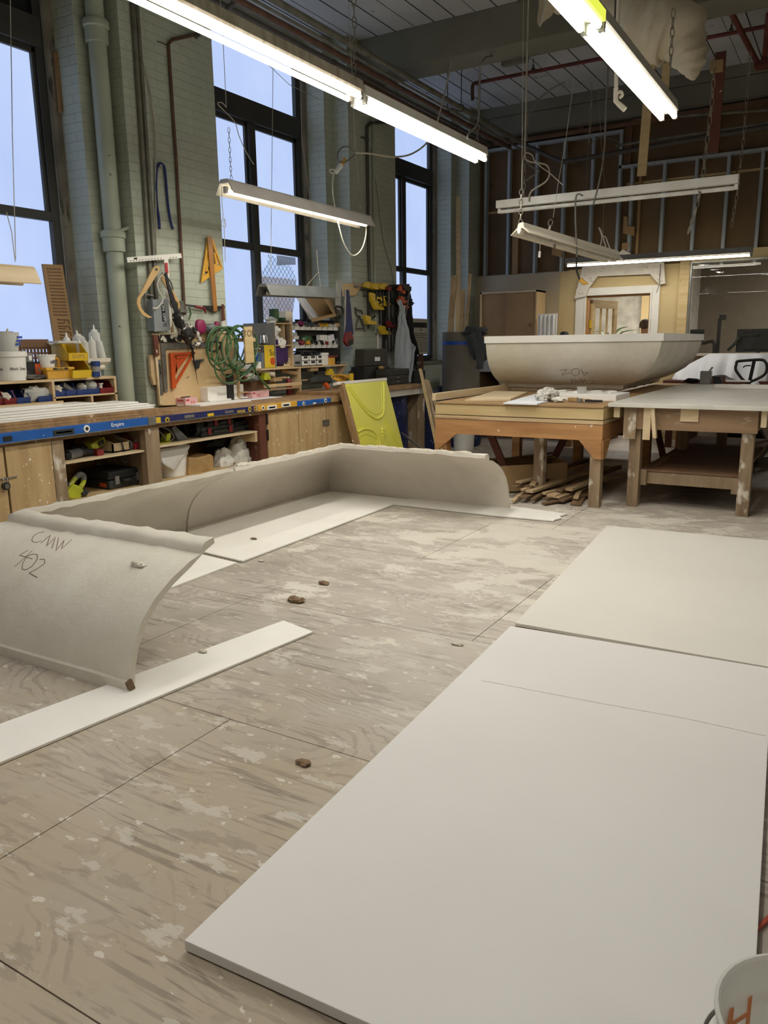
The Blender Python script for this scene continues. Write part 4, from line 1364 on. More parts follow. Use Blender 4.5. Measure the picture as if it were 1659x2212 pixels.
# pallet truck handle behind the right table
t = thing('pallet_truck', 'black loop handle of a pallet truck standing behind the white-topped table', 'pallet truck', (-1.07, 10.35, 0))
Yh = 10.3
lp = [(1596, 780), (1640, 777), (1653, 781), (1657, 795), (1650, 810), (1622, 824), (1608, 823), (1595, 808), (1589, 797), (1591, 786)]
part('loop', MB().tube(smooth_path([at(*q, Y=Yh) for q in lp + lp[:2]], 4)[:-4], .017, 8, closed=True), 'black', t, smooth=True)
part('grip', MB().tube([at(1629, 780, Y=Yh), at(1619, 825, Y=Yh)], .02, 8), 'black', t)
part('trigger', MB().tube(smooth_path([at(1605, 794, Y=Yh), at(1611, 790, Y=Yh), at(1622, 790, Y=Yh)], 4), .008, 6), 'black', t)
q = at(1616, 825, Y=Yh)
part('shaft', MB().tube([q, (q.x - .0, Yh + .04, .22)], .02, 8), 'black', t)
part('base', MB().box(q.x - .28, q.x + .28, 9.2, 10.6, .1, .2).prism([(q.x - .28, .2), (q.x + .28, .2), (q.x + .1, .55), (q.x - .1, .55)], 'y', 10.1, 10.3), 'black', t)
for s_ in (-.16, .16):
    part('wheel', MB().cyl((q.x + s_ - .03, 10.3, .09), (q.x + s_ + .03, 10.3, .09), .09), 'black', t)
# white sheets draped at the back counter
def drape(u, v):
    x = at(1455, 800, Y=11.2).x + u * 1.15
    zt = at(1520, 762, Y=11.2).z
    f = math.sin(u * 26) * .06 + math.sin(u * 11 + 1) * .06 + math.sin(u * 47) * .02
    zb = .93 - .06 * math.sin(u * 9)
    return (x, 11.45 - .42 * v + f * (.3 + v), zt - .02 - (zt - zb) * v - .10 * max(0, .35 - u) / .35 * (1 - v) * 2.2)
solo('white_sheets', 'white sheets of paper draped over the counter behind the right table', 'sheet', MB().sheet(drape, 46, 12, .003), 'paper', smooth=True)
def drape2(u, v):
    x = at(1570, 800, Y=11.3).x + u * 1.3
    return (x, 11.5 - .3 * v + .03 * math.sin(u * 14) * v, 1.12 - .22 * v - .03 * math.sin(u * 5))
solo('white_sheets', 'lower white sheet draped behind the black loop handle', 'sheet', MB().sheet(drape2, 30, 8, .003), 'paper', smooth=True)
t = thing('back_counter', 'brown counter against the back wall under the draped white sheets', 'counter', (-.6, 11.4, 0))
part('top', MB().box(-2.2, 3, 10.95, 11.93, .86, .90), 'redbrown', t, bevel=.003)
for x in (-2.1, -.6, 1.2):
    part('leg', MB().box(x - .04, x + .04, 11.0, 11.08, 0, .86), 'redbrown', t)

# ------------------------------------------------------------------ hanging lamps
def hood(kind):
    if kind == 'strip':
        return [(-.055, 0), (-.065, .012), (-.055, .075), (.055, .075), (.065, .012), (.055, 0)]
    if kind == 'shop':
        return [(-.095, -.034), (-.098, -.03), (-.052, .062), (-.033, .08), (.033, .08), (.052, .062), (.098, -.03), (.095, -.034), (.044, .05), (-.044, .05)]
    if kind == 'flat':
        return [(-.11, -.03), (-.113, -.027), (-.04, .03), (-.03, .07), (.03, .07), (.04, .03), (.113, -.027), (.11, -.03), (.03, .02), (-.03, .02)]
    return [(-.035, 0), (-.035, .07), (.035, .07), (.035, 0)]


def fixture(name, label, p0, p1, kind, tubem, glow_w=0, lat=(-.036, .036), hm='enamel', drop=.03, r=.0165, group=None, cap=None, up=(0, 0, 1)):
    p0, p1 = Vector(p0), Vector(p1)
    d = (p1 - p0).normalized()
    a = d.cross(Vector(up)).normalized()
    ub = a.cross(d)
    t = thing(name, label, 'fluorescent lamp', (p0 + p1) / 2, group=group)
    off = ub * drop
    part('housing', MB().ext(p0 + off - d * .03, p1 + off + d * .03, hood(kind), up), hm, t, bevel=0)
    if glow_w:
        l_ = lamp('lamp_light', (p0 + p1) / 2 - ub * .024, (p1 - p0).length * .95, .1, glow_w, (1, .95, .86), math.atan2(d.y, d.x))
        l_.parent = t
        l_.location = -ub * .024
    for l in lat:
        tb = MB().tube([p0 + a * l, p0 + a * l + d * .02, p1 + a * l - d * .02, p1 + a * l], r, 12)
        part('tube', tb, tubem, t, smooth=True, label='fluorescent tube')
        for e, s_ in ((p0, -1), (p1, 1)):
            part('end_socket', MB().bx(e + a * l + d * (s_ * .012) + ub * .012, (.03, .03, .05), (0, 0, math.atan2(d.y, d.x))), cap or hm, t)
    return t


FG = 'hanging fluorescent lamps'
SX, SZ = -3.05, 3.01
ye = at(1037, 350, X=SX).y
fixture('strip_lamp', 'bluish white twin-tube strip lamp, far half of the long row over the left side', (SX, ye - 1.98, SZ), (SX, ye, SZ), 'strip', K['tubecold'], 23, lat=(-.045, .045), r=.019, group=FG)
fixture('strip_lamp', 'warm white twin-tube strip lamp running out of the top of the photo', (SX, ye - 4.08, SZ + .02), (SX, ye - 2.06, SZ + .02), 'strip', K['tube'], 23, lat=(-.045, .045), hm='dirtyenamel', group=FG)
CX, CZ = -1.32, 2.97
ye2 = at(1443, 250, X=CX).y
fixture('strip_lamp', 'warm twin-tube strip lamp right of the white cloth bundle', (CX, ye2 - 1.84, CZ), (CX, ye2, CZ), 'strip', K['tube'], 23, lat=(-.045, .045), group=FG)
t = fixture('strip_lamp', 'greenish twin-tube strip lamp cut by the top right of the photo', (CX, ye2 - 3.9, CZ), (CX, ye2 - 1.92, CZ), 'strip', K['tubegreen'], 23, lat=(-.045, .045), r=.019, group=FG)
part('end_sleeve', MB().beam((CX + .075, ye2 - 2.5, CZ + .03), (CX + .075, ye2 - 1.93, CZ + .03), .02, .05), 'tubeyel', t, 'glowing yellow sleeve')
a, b = at(490, 414, X=-4.5), at(790, 486, X=-4.5)
fixture('shop_lamp', 'lit white hooded shop lamp hanging on chains before the middle window', a, b, 'shop', K['tubewarm'], 11, lat=(0,), hm='greyenamel', group=FG, drop=.012)
a, b = at(572, 634, X=-5.02), at(712, 640, X=-5.02)
fixture('shop_lamp', 'unlit grey hooded shop lamp low in front of the middle window', a, b, 'shop', K['tubeoff'], lat=(0,), hm='greyp', cap='black', group=FG, drop=.012)
b = at(60, 607, X=-4.7)
fixture('shop_lamp', 'unlit cream shop lamp at the left edge before the left window', (-4.7, b.y - 1.3, b.z), b, 'shop', K['tubeoff'], lat=(0,), hm='plyh', group=FG, drop=.01)
a, b = at(1080, 457, Y=7.6), at(1586, 405, Y=7.6)
fixture('strip_lamp', 'unlit white strip lamp hanging crosswise before the steel studs', a, b, 'box', K['tubeoff'], lat=(-.02,), r=.019, group=FG)
a, b = at(1226, 574, Y=11.3), at(1620, 551, Y=11.3)
t = fixture('strip_lamp', 'lit single-tube grey strip lamp hanging low before the doorway', a, b, 'box', K['tubewarm'], 13, lat=(0,), hm='greymetal', group=FG)
a, b = at(1128, 505, Y=6.9), at(1325, 562, Y=8.1)
fixture('shop_lamp', 'unlit cream winged lamp hanging askew with a small white tag', a, b, 'flat', K['tubeoff'], lat=(0,), hm='offwhite', group=FG, drop=.02)
p = at(1123, 498, Y=6.88)
solo('tag', 'round white tag on the end of the askew cream lamp', 'tag', MB().cyl((p.x, p.y - .025, p.z), (p.x + .004, p.y - .02, p.z), .03), 'white')

# the lamps' wires, chains and cords
HW = 'thin wires the lamps hang on'
for lab, pl, pix in (('thin wire from the ceiling past the left end of the lit hooded shop lamp', dict(X=-4.5), [(474, -30), (482, 90), (489, 232)]),
                     ('thin wire holding the far end of the lit hooded shop lamp', dict(X=-4.5), [(751, -20), (758, 120), (768, 330), (775, 395)]),
                     ('thin wire falling down the middle window to the grey hooded lamp', dict(X=-5.02), [(590, 140), (588, 300), (585, 585)]),
                     ('thin wire slanting across the top of the middle window', dict(X=-5.2), [(567, 128), (625, 183), (690, 215), (740, 218)]),
                     ('thin wire at the left edge before the left window', dict(X=-4.7), [(22, -20), (27, 300), (34, 560)]),
                     ('thin wire doubled above the cream lamp at the left edge', dict(X=-4.7), [(14, 458), (25, 500), (33, 566)]),
                     ('thin wire above the left end of the askew cream lamp', dict(Y=6.9), [(1131, -30), (1129, 200), (1127, 410)]),
                     ('thin wire above the middle of the askew cream lamp', dict(Y=7.3), [(1240, 170), (1222, 305), (1205, 400), (1195, 470)]),
                     ('thin cord beside the middle window down to the carton', dict(X=-5.3), [(650, 170), (652, 300), (668, 420), (688, 590)]),
                     ('thin wire tied to the right end of the grey hooded lamp', dict(X=-5.02), [(684, 540), (688, 588), (693, 625)]),
                     ('thin slanting tie wire beside the grey hooded lamp', dict(X=-5.02), [(688, 588), (672, 606), (660, 620)]),
                     ('thin wire above the lit low lamp, left of its middle', dict(Y=11.3), [(1290, 150), (1300, 330), (1306, 400), (1303, 470), (1302, 566)])):
    wire('hanging_wire', lab, 'wire', 'cord', .0028, pix, 5, 0, HW, **pl)
CG = 'lamp chains'
chain('lamp_chain', 'small chain at the left end of the lit hooded shop lamp', [(494, 276), (497, 340), (501, 409)], CG, link=.045, wd=.009, wr=.0022, X=-4.5)
chain('lamp_chain', 'small chain at the right end of the lit hooded shop lamp', [(775, 395), (777, 474)], CG, link=.045, wd=.011, wr=.0028, X=-4.5)
chain('lamp_chain', 'pale chain at the left end of the askew cream lamp', [(1126, 410), (1124, 495)], CG, link=.05, wd=.016, wr=.005, Y=6.9)
chain('lamp_chain', 'bunched pale chain on the middle of the askew cream lamp', [(1190, 475), (1186, 500), (1194, 515), (1199, 535)], CG, link=.06, wd=.02, wr=.006, Y=7.3)
chain('lamp_chain', 'long link chain to the right end of the crosswise unlit lamp', [(1544, 130), (1537, 230), (1524, 330), (1517, 395)], CG, link=.085, wd=.016, wr=.0045, Y=7.6)
chain('lamp_chain', 'loose chain end hanging below the crosswise unlit lamp', [(1515, 402), (1500, 465), (1486, 505)], CG, link=.085, wd=.016, wr=.0045, Y=7.6)
chain('lamp_chain', 'fainter chain right of the crosswise unlit lamp', [(1621, 112), (1606, 300), (1592, 420), (1580, 490)], CG, link=.08, wd=.014, wr=.0035, Y=8.75)
chain('lamp_chain', 'chain at the far end of the bluish strip lamp', [(1037, 125), (1033, 240), (1030, 312)], CG, link=.07, wd=.014, wr=.004, X=SX)
chain('lamp_chain', 'double chain left above the crosswise unlit lamp', [(1138, 240), (1134, 330), (1131, 435)], CG, link=.07, wd=.014, wr=.004, Y=7.6)
chain('lamp_chain', 'faint chain above the joint of the long strip lamp row', [(764, -10), (766, 60), (764, 160)], CG, link=.08, wd=.014, wr=.004, X=SX)
chain('lamp_chain', 'chain beside the cloth bundle above the right strip lamp', [(1455, 20), (1452, 80), (1448, 140)], CG, link=.08, wd=.014, wr=.004, Y=6.3)
chain('lamp_chain', 'faint chain between the steel studs and the askew cream lamp', [(1278, 180), (1276, 260), (1272, 310)], CG, link=.07, wd=.012, wr=.0035, Y=8.6)
LC = 'loose cords among the lamps'
for lab, m_, r_, pl, pix in (('thick pale cord looping from the ceiling to the plug at the shop lamp', 'cord', .009, dict(X=-4.2), [(994, -20), (985, 60), (972, 150), (945, 262), (925, 305), (890, 332), (850, 339), (800, 332), (768, 330)]),
                             ('dark cord loop by the plug above the lit shop lamp', 'greycord', .008, dict(X=-4.48), [(768, 330), (755, 318), (740, 318), (730, 330), (731, 347), (745, 350), (762, 338), (768, 330)]),
                             ('white cord hanging from the plug and under the lit shop lamp', 'whitecord', .0065, dict(X=-4.52), [(722, 372), (718, 400), (722, 440), (735, 500), (745, 530), (762, 552), (780, 540), (790, 510), (790, 480), (782, 465), (775, 462)]),
                             ('pale cord drooping by the far end of the bluish strip lamp', 'greycord', .009, dict(X=-2.9), [(1080, 128, dict(Y=8.94)), (1062, 122, dict(Y=8.7)), (1045, 128), (1037, 160), (1035, 240), (1030, 270), (1013, 288), (1010, 300)]),
                             ('yellowish cord curling above the crosswise unlit lamp', 'cord', .008, dict(Y=7.55), [(1136, 240), (1134, 330), (1142, 348), (1165, 352), (1182, 358), (1187, 375), (1178, 393), (1148, 413), (1142, 435)]),
                             ('white wire zigzag above the crosswise unlit lamp', 'whitecord', .004, dict(Y=7.5), [(1128, 395), (1130, 345), (1138, 330), (1150, 336), (1154, 346), (1168, 360), (1190, 376), (1216, 400)]),
                             ('grey cord bent to the left above the crosswise unlit lamp', 'greycord', .007, dict(Y=7.6), [(1135, 342), (1145, 358), (1163, 369), (1150, 380), (1130, 395), (1126, 410)]),
                             ('long grey cord falling to the middle of the crosswise unlit lamp', 'greycord', .008, dict(Y=7.5), [(1313, 150), (1309, 240), (1305, 330), (1295, 390), (1285, 430), (1281, 443)]),
                             ('grey cord hooked over the crosswise unlit lamp down to a yellow plug', 'greycord', .008, dict(Y=7.45), [(1259, 423), (1250, 419), (1244, 428), (1243, 470), (1245, 520), (1246, 555)]),
                             ('black cord end running into the yellow plug by the overdoor panel', 'blackcord', .008, dict(Y=7.45), [(1246, 555), (1245, 580), (1250, 598), (1257, 610)]),
                             ('thin cord arching between the studs and the tall right cords', 'greycord', .005, dict(Y=10.5), [(1273, 318), (1285, 302), (1305, 297), (1330, 303), (1345, 312), (1370, 310), (1400, 292)]),
                             ('thin wire hanging from the arching cord along the studs', 'greycord', .004, dict(Y=10.5), [(1273, 318), (1268, 350), (1268, 400), (1266, 440)]),
                             ('pale cord curving up to the ceiling right of the bluish lamp', 'greycord', .008, dict(Y=8.0), [(1140, 270), (1145, 245), (1165, 215), (1195, 190), (1220, 178)])):
    wire('hanging_cable', lab, 'cable', m_, r_, pix, 7, 6, LC, up=lab.startswith(('yellowish', 'long grey')), **pl)
t = thing('plug', 'yellowed plug and socket bundle above the lit shop lamp', 'plug', at(740, 358, X=-4.5))
part('plug_body', MB().tube([at(726, 372, X=-4.5), at(736, 358, X=-4.5)], [.022, .026], 10), 'white', t)
part('socket', MB().tube([at(736, 358, X=-4.5), at(745, 345, X=-4.5)], [.026, .02], 10), 'amber', t, 'yellowed socket')
part('tail', MB().tube(smooth_path([at(728, 368, X=-4.49), at(712, 366, X=-4.49), at(714, 373, X=-4.49), at(724, 374, X=-4.49)], 4), .0065, 6), 'whitecord', t)
solo('plug', 'yellow plug hanging beside the plaster overdoor panel', 'plug', MB().tube([at(1254, 604, Y=7.45), at(1262, 611, Y=7.45), at(1271, 613, Y=7.45)], [.022, .02, .006], 8), 'amber')
wire('pull_wire', 'bent wire sticking out before the middle window', 'wire', 'cord', .0035, [(489, 232), (480, 222), (470, 224), (490, 245), (508, 265), (515, 290), (530, 325), (548, 355)], 5, 3, X=-4.48)
wire('pull_wire', 'thin pull cord loop under the left end of the lit shop lamp', 'wire', 'cord', .003, [(479, 402), (480, 440), (482, 470), (478, 485), (488, 490), (484, 472), (485, 520), (487, 565)], 5, 3, X=-4.52)
t = thing('lamp_pull', 'short pull cord with white knob under the askew cream lamp', 'lamp pull', at(1166, 555, Y=7.1))
part('string', MB().tube([at(1158, 500, Y=7.1), at(1167, 515, Y=7.1), at(1166, 545, Y=7.1)], .003, 5), 'whitecord', t)
part('knob', MB().tube([at(1166, 543, Y=7.1), at(1165, 556, Y=7.1)], .012, 8), 'white', t)
for pix, lab in (([(1278, 500), (1290, 480), (1296, 490)], 'a'), ):
    pass
t = thing('wire_hook', 'knotted white wire hooks above the lit low lamp', 'wire hook', at(1305, 540, Y=8.5))
part('loop', MB().tube(smooth_path([at(*q, Y=8.5) for q in ((1293, 545), (1300, 515), (1296, 498), (1293, 492), (1297, 495), (1302, 510), (1312, 545))], 4), .006, 6), 'whitecord', t, smooth=True)
part('loop', MB().tube(smooth_path([at(*q, Y=8.48) for q in ((1300, 510), (1308, 512), (1313, 525), (1322, 548))], 4), .006, 6), 'whitecord', t, smooth=True)

# pipes under the ceiling ---------------------------------------------------
PG = 'pipes along the left wall under the ceiling'
pd = (('fat grey pipe nearest the room along the left wall ceiling', -4.56, 4.3, .032, 'conduit'), ('thin grey conduit beside the fat pipe', -4.56, 4.21, .014, 'conduit'),
      ('rust brown pipe along the left wall ceiling', -4.75, at(820, 166, X=-4.75).z, .028, 'rust'), ('second thin grey conduit below the rust brown pipe', -4.86, at(820, 172, X=-4.86).z, .016, 'conduit'),
      ('dark pipe along the left wall ceiling, lower of the dark pair', -5.0, at(820, 186, X=-5.0).z, .02, 'darkpipe'), ('dark pipe along the left wall ceiling, upper of the dark pair', -5.1, at(820, 196, X=-5.1).z, .022, 'rust'),
      ('dark pipe closest to the brick along the left wall ceiling', -5.25, at(820, 207, X=-5.25).z, .02, 'darkpipe'))
for lab, x, z, r_, m_ in pd:
    t = thing('ceiling_pipe', lab, 'pipe', (x, 6, z - r_), group=PG)
    part('run', MB().cyl((x, -1, z), (x, 11.7, z), r_, n=12), m_, t, smooth=True)
    for y in (3.6, 7.4, 10.4):
        part('coupling', MB().cyl((x, y, z), (x, y + .06, z), r_ * 1.25, n=12), m_, t, smooth=True)
    if r_ > .025:
        for y in (5.2, 9.6):
            part('hanger', MB().tube([(x, y, z + r_), (x, y, ZC)], .006, 6).tube([(x + r_ * 1.3 * math.cos(a), y, z + r_ * 1.3 * math.sin(a)) for a in [k * .785 for k in range(8)]], .006, 5, closed=True), 'darkpipe', t)
solo('ceiling_pipe', 'short cross pipe hooking over the pipes before the middle window', 'pipe', MB().tube([(-4.56, at(555, 48, X=-4.56).y, 4.34), (-5.3, at(555, 48, X=-4.56).y + .05, 4.1)], .02, 8), 'darkpipe', PG)
t = thing('sprinkler_pipe', 'red sprinkler pipe crossing below the ceiling beyond the near beam', 'pipe', (-2, 10.2, 4.7))
part('run', MB().cyl((-4.6, 10.2, 4.75), (6, 10.25, 4.75), .022, n=10), 'red', t, smooth=True)
part('elbow', MB().tube(smooth_path([(-4.6, 10.2, 4.75), (-4.68, 10.2, 4.73), (-4.68, 10.2, 4.55)], 4), .024, 8), 'rust', t, smooth=True)
for x in (-3.85, -1.55):
    part('sprinkler_head', MB().lathe([(0, .05), (.012, .05), (.012, .02), (.03, 0), (0, 0)], (x, 10.2, 4.78), 10).cyl((x, 10.2, 4.83), (x, 10.2, ZC), .005, n=6), 'darkpipe', t)
solo('iron_bar', 'thick red iron bar slanting down from the ceiling at the top right', 'iron bar', MB().tube([at(1555, -20, Z=4.6), at(1640, 143, Z=4.55)], .03, 8), 'red')
solo('iron_bar', 'red iron bar running up at the right edge to the slanting bar', 'iron bar', MB().tube([at(1650, 142, Z=4.55), at(1661, 30, Z=4.75)], .03, 8), 'red')
solo('iron_plate', 'red iron foot plate where the slanting bars meet', 'iron plate', MB().box(*sorted((at(1630, 145, Z=4.5).x, at(1690, 145, Z=4.5).x)), at(1640, 147, Z=4.5).y - .1, at(1640, 147, Z=4.5).y + .1, 4.5, 4.56), 'red')
t = thing('conduit', 'pale conduit with a box fixed along the far edge of the near ceiling beam', 'conduit', (-2, 8.96, 4.45))
part('run', MB().cyl((-3.45, 8.96, 4.52), (2, 8.96, 4.52), .018, n=10), 'conduit', t, smooth=True)
part('junction_box', MB().box(-3.75, -3.45, 8.93, 9.0, 4.46, 4.58), 'conduit', t)
for z, r_, lab in ((3.95, .035, 'thick dark pipe crossing before the steel studs'), (4.07, .02, 'pale thin conduit just above the thick dark crossing pipe')):
    y = 11.6
    a = at(1215, 350, Y=y) if r_ > .03 else at(1330, 315, Y=y)
    b = at(1659, 273 if r_ > .03 else 266, Y=y)
    solo('crossing_pipe', lab, 'pipe', MB().tube([a, b + (b - a) * .5], r_, 10), 'darkpipe' if r_ > .03 else 'conduit', smooth=True)
a, b = at(1450, 252, Y=11.7), at(1659, 238, Y=11.7)
solo('crossing_pipe', 'pale conduit under the back beam at the top right', 'pipe', MB().tube([a, b + (b - a)], .018, 8), 'conduit', smooth=True)
solo('crossing_pipe', 'grey pipe running diagonally from the left wall to the crossing pipes', 'pipe', MB().tube([at(1126, 310, X=-4.56), at(1205, 345, Y=11.6), at(1222, 349, Y=11.6)], .03, 10), 'darkpipe', smooth=True)
# vertical pipes on the piers
t = thing('drain_pipe', 'fat sage-painted drain pipe beside the left brick pier', 'pipe', (-5.52, 4.80, 0))
px0, py0 = -5.53, 4.795
part('run', MB().cyl((px0, py0, .5), (px0, py0, ZC), .072, n=24), 'pipe', t, smooth=True)
for zz in (at(212, 70, X=px0).z, at(247, 522, X=px0).z):
    part('hub', MB().lathe([(.074, -.09), (.092, -.085), (.092, .02), (.104, .03), (.104, .07), (.092, .085), (.074, .085)], (px0, py0, zz), 24), 'pipe', t, smooth=True)
zz = at(250, 500, X=px0).z
part('strap', MB().tube([(px0 + .06, py0 - .07, zz - .03), (px0 + .08, py0 + .02, zz), (px0 + .05, py0 + .16, zz + .05)], .014, 6), 'pipe', t)
VG = 'conduits running up the left brick pier'
for lab, xx, r_, m_, x0, x1, y1 in (('grey conduit on the left pier, first from the drain pipe', XP + .02, .021, 'conduit', 286, 322, 560), ('grey conduit on the left pier, second from the drain pipe', XP + .018, .018, 'conduit', 295, 333, 570)):
    solo('wall_conduit', lab, 'conduit', MB().tube([at(x0, 5, X=xx), at(x0 + (x1 - x0) * .55, 300, X=xx), at(x1, y1, X=xx), at(x1 + 8, 700, X=xx)], r_, 8), m_, VG, smooth=True)
wire('wall_wire', 'yellowish wire running down the left pier beside the grey conduits', 'wire', 'cord', .006, [(297, 20), (301, 100), (325, 200), (335, 300), (336, 400), (337, 500), (338, 600)], 6, 4, X=XP + .02)
xx = XP + .02
t = thing('wall_pipe', 'thin rust brown pipe bending up the left brick pier', 'pipe', at(395, 700, X=xx))
part('run', MB().tube([at(440, 72, X=xx), at(420, 75, X=xx), at(372, 86, X=xx), at(364, 95, X=xx), at(366, 130, X=xx), at(381, 350, X=xx), at(395, 600, X=xx), at(399, 680, X=xx)], .014, 8), 'rust', t, smooth=True)
part('bracket', MB().fb(341, 88, 362, 98, XP + .015, .02), 'darkpipe', t)
t = thing('wall_pipe', 'dark pipe running up the middle brick pier', 'pipe', at(798, 650, X=xx))
part('run', MB().tube([at(860, 262, X=xx), at(800, 266, X=xx), at(793, 274, X=xx), at(793, 310, X=xx), at(797, 560, X=xx), at(801, 700, X=xx)], .02, 8), 'darkpipe', t, smooth=True)
part('bracket', MB().fb(783, 295, 798, 303, XP + .03, .03), 'darkpipe', t)
solo('wall_conduit', 'pale sage conduit up the middle brick pier', 'conduit', MB().tube([at(806, 250, X=xx), at(809, 500, X=xx), at(812, 720, X=xx)], .018, 8), 'pipe', VG, smooth=True)
wire('wall_wire', 'slack thin wire on the middle brick pier', 'wire', 'greycord', .004, [(802, 320), (815, 420), (828, 520), (845, 580), (852, 620)], 5, 4, X=XP + .01)

# cloth bundle, laths and plastic pipe at the top right ----------------------
YB_ = 7.4
path = [(1215, -30), (1270, -10), (1325, 20), (1370, 50), (1420, 62), (1462, 72), (1482, 100), (1492, 130), (1496, 155), (1499, 172)]
rad = [.18, .2, .24, .27, .28, .25, .16, .13, .07, .015]
cpath = smooth_path([at(*q, Y=YB_) for q in path], 5)
crad = []
for i in range(len(rad) - 1):
    crad += [rad[i] + (rad[i + 1] - rad[i]) * k / 5 for k in range(5)]
crad.append(rad[-1])
mb = MB().tube(cpath, crad, 30)
for i, v in enumerate(mb.v):
    ring = i // 30
    c = cpath[min(ring, len(cpath) - 1)]
    d_ = v - c
    k = 1 + .16 * noise.noise(Vector((ring * .55, (i % 30) * .10, 3))) + .09 * math.sin(ring * 1.7 + 3 * noise.noise(Vector((i % 30 * .2, ring * .1, 0))))
    mb.v[i] = c + d_ * k
t = thing('cloth_bundle', 'off-white canvas bundle tied up under the ceiling at the top right', 'cloth', at(1400, 110, Y=YB_))
part('cloth', mb, 'canvas', t, smooth=True, sharp=180)
def flap(u, v):
    q = at(1160 + 55 * u + 3 * math.sin(v * 5), -20 + (68 + 12 * math.sin(u * 6) - 46 * u * u) * v, Y=YB_ - .1)
    return q + Vector((0, .05 * math.sin(u * 11 + v), 0))
solo('cloth_flap', 'loose end of white cloth hanging left of the greenish strip lamp', 'cloth', MB().sheet(flap, 16, 10, .004), 'canvas', smooth=True)
LG = 'laths hanging from the ceiling'
for lab, pix, yy, m_, wd in (('long pale lath hanging from the cloth bundle toward the studs', [(1412, 60), (1400, 230), (1386, 380)], 8.6, 'pine', .09), ('short pale lath just right of the strip lamp end', [(1446, 40), (1440, 140), (1435, 215)], 8.6, 'pine', .075), ('dark brown lath hanging at the right beside the long chain', [(1557, 112), (1549, 230), (1540, 330)], 8.6, 'redbrown', .10),
                             ('dark strap hanging beside the right strip lamp', [(1333, -20), (1332, 20), (1331, 48)], 6.6, 'darkpipe', .03)):
    a, b, c = [at(*q, Y=yy) for q in pix]
    solo('hanging_lath', lab, 'lath', MB().beam(a, c, .02, wd, (1, 0, 0)), m_, LG, bevel=.002)
solo('lath_head', 'wooden block at the top of the dark brown lath', 'wood block', MB().fby(1535, 132, 1560, 150, 8.5, .08), 'mdf')
t = thing('plastic_pipe', 'cream plastic pipe with a bent tap end hanging under the right strip lamp', 'pipe', at(1338, 225, Y=6.2))
part('run', MB().tube([Vector((at(1332, 100, Y=6.2).x, 6.2, ZC)), at(1332, 100, Y=6.2), at(1331, 196, Y=6.2)], .014, 10), 'offwhite', t, smooth=True)
part('elbow', MB().tube([at(1331, 190, Y=6.2), at(1330, 218, Y=6.2), at(1338, 226, Y=6.2)], .018, 10), 'offwhite', t, smooth=True)
part('nozzle', MB().tube([at(1337, 225, Y=6.2), at(1350, 237, Y=6.2)], .019, 12), 'offwhite', t)
part('tap', MB().tube(smooth_path([at(1333, 202, Y=6.2), at(1341, 198, Y=6.2), at(1344, 206, Y=6.2), at(1338, 211, Y=6.2)], 3), .012, 8), 'offwhite', t, smooth=True)

# ------------------------------------------------------------------ the long workbench under the windows
BX, BT = -4.70, .89          # front plane and top of the bench
t = thing('workbench', 'long plywood workbench under the windows along the left wall', 'workbench', (-5.05, 5, 0))
part('worktop', MB().box(-5.385, -4.672, 1.0, 6.95, .845, BT).box(-5.62, -5.385, 2.75, 4.64, .845, BT).box(-5.385, -4.672, 6.95, 8.87, .885, .925), 'wood', t, bevel=.004)
part('front_rail', MB().box(-4.73, -4.70, 1.0, 6.95, .80, .843), 'wood', t)
part('end_apron', MB().box(-4.73, -4.70, 7.0, 8.87, .805, .883), 'enamel', t, 'whitish apron at the far end')
part('back_panel', MB().box(-5.385, -5.365, 1.0, 8.8, .0, .84), 'cab', t)
ys = [1.2, 3.39, 4.224, 5.59, 8.75]
for k, (a, b) in enumerate(((1.2, 1.3), (3.39, 3.486), (4.224, 4.368), (5.59, 5.69), (7.32, 7.38), (8.78, 8.86))):
    part('post', MB().box(-4.76, -4.695, a, b, 0, .80).box(-5.36, -4.76, a + .03, b - .03, 0, .80), 'redbrown' if k == 3 else 'post', t, bevel=.002)
part('bay_floor', MB().box(-5.36, -4.74, 3.486, 4.224, .33, .35).box(-5.36, -4.74, 4.368, 5.59, .33, .35), 'cab', t)
part('shelf', MB().box(-5.36, -4.72, 3.486, 4.224, .622, .637), 'plyh', t)
part('shelf', MB().box(-5.36, -4.72, 4.368, 5.59, .636, .650), 'plyh', t)
part('shelf_side', MB().box(-5.3, -4.722, 5.555, 5.588, .55, .635), 'ply', t)
for a, b in ((1.32, 2.3), (2.31, 3.03), (3.045, 3.386), (5.71, 6.19), (6.20, 6.665), (6.68, 7.31)):
    part('door', MB().box(-4.715, -4.695, a, b, .04, .80), 'cab', t, bevel=.002)
part('hasp', MB().fb(3, 1036, 38, 1028, -4.685, .008), 'metal', t, 'zinc hasp')
part('latch', MB().fb(698, 908, 712, 918, -4.685, .012), 'dullmetal', t)
for yy in (.75, .6, .3):
    part('hinge', MB().box(-4.697, -4.688, 5.69, 5.715, yy - .05, yy + .05), 'black', t)
c = at(13, 1050, X=-4.675)
t = thing('padlock', 'black dial padlock hanging on the hasp at the left edge', 'padlock', c)
part('body', MB().cyl((c.x - .012, c.y, c.z), (c.x + .012, c.y, c.z), .025, n=20), 'black', t)
part('dial', MB().cyl((c.x + .012, c.y, c.z), (c.x + .016, c.y, c.z), .017, n=16), 'dullmetal', t)
part('shackle', MB().tube(smooth_path([(c.x, c.y - .014, c.z + .02), (c.x, c.y - .014, c.z + .045), (c.x, c.y, c.z + .057), (c.x, c.y + .014, c.z + .045), (c.x, c.y + .014, c.z + .02)], 4), .0035, 6), 'chrome', t, smooth=True)
# spirit levels fixed along the front edge
LX = -4.66
LV = 'spirit levels along the bench edge'


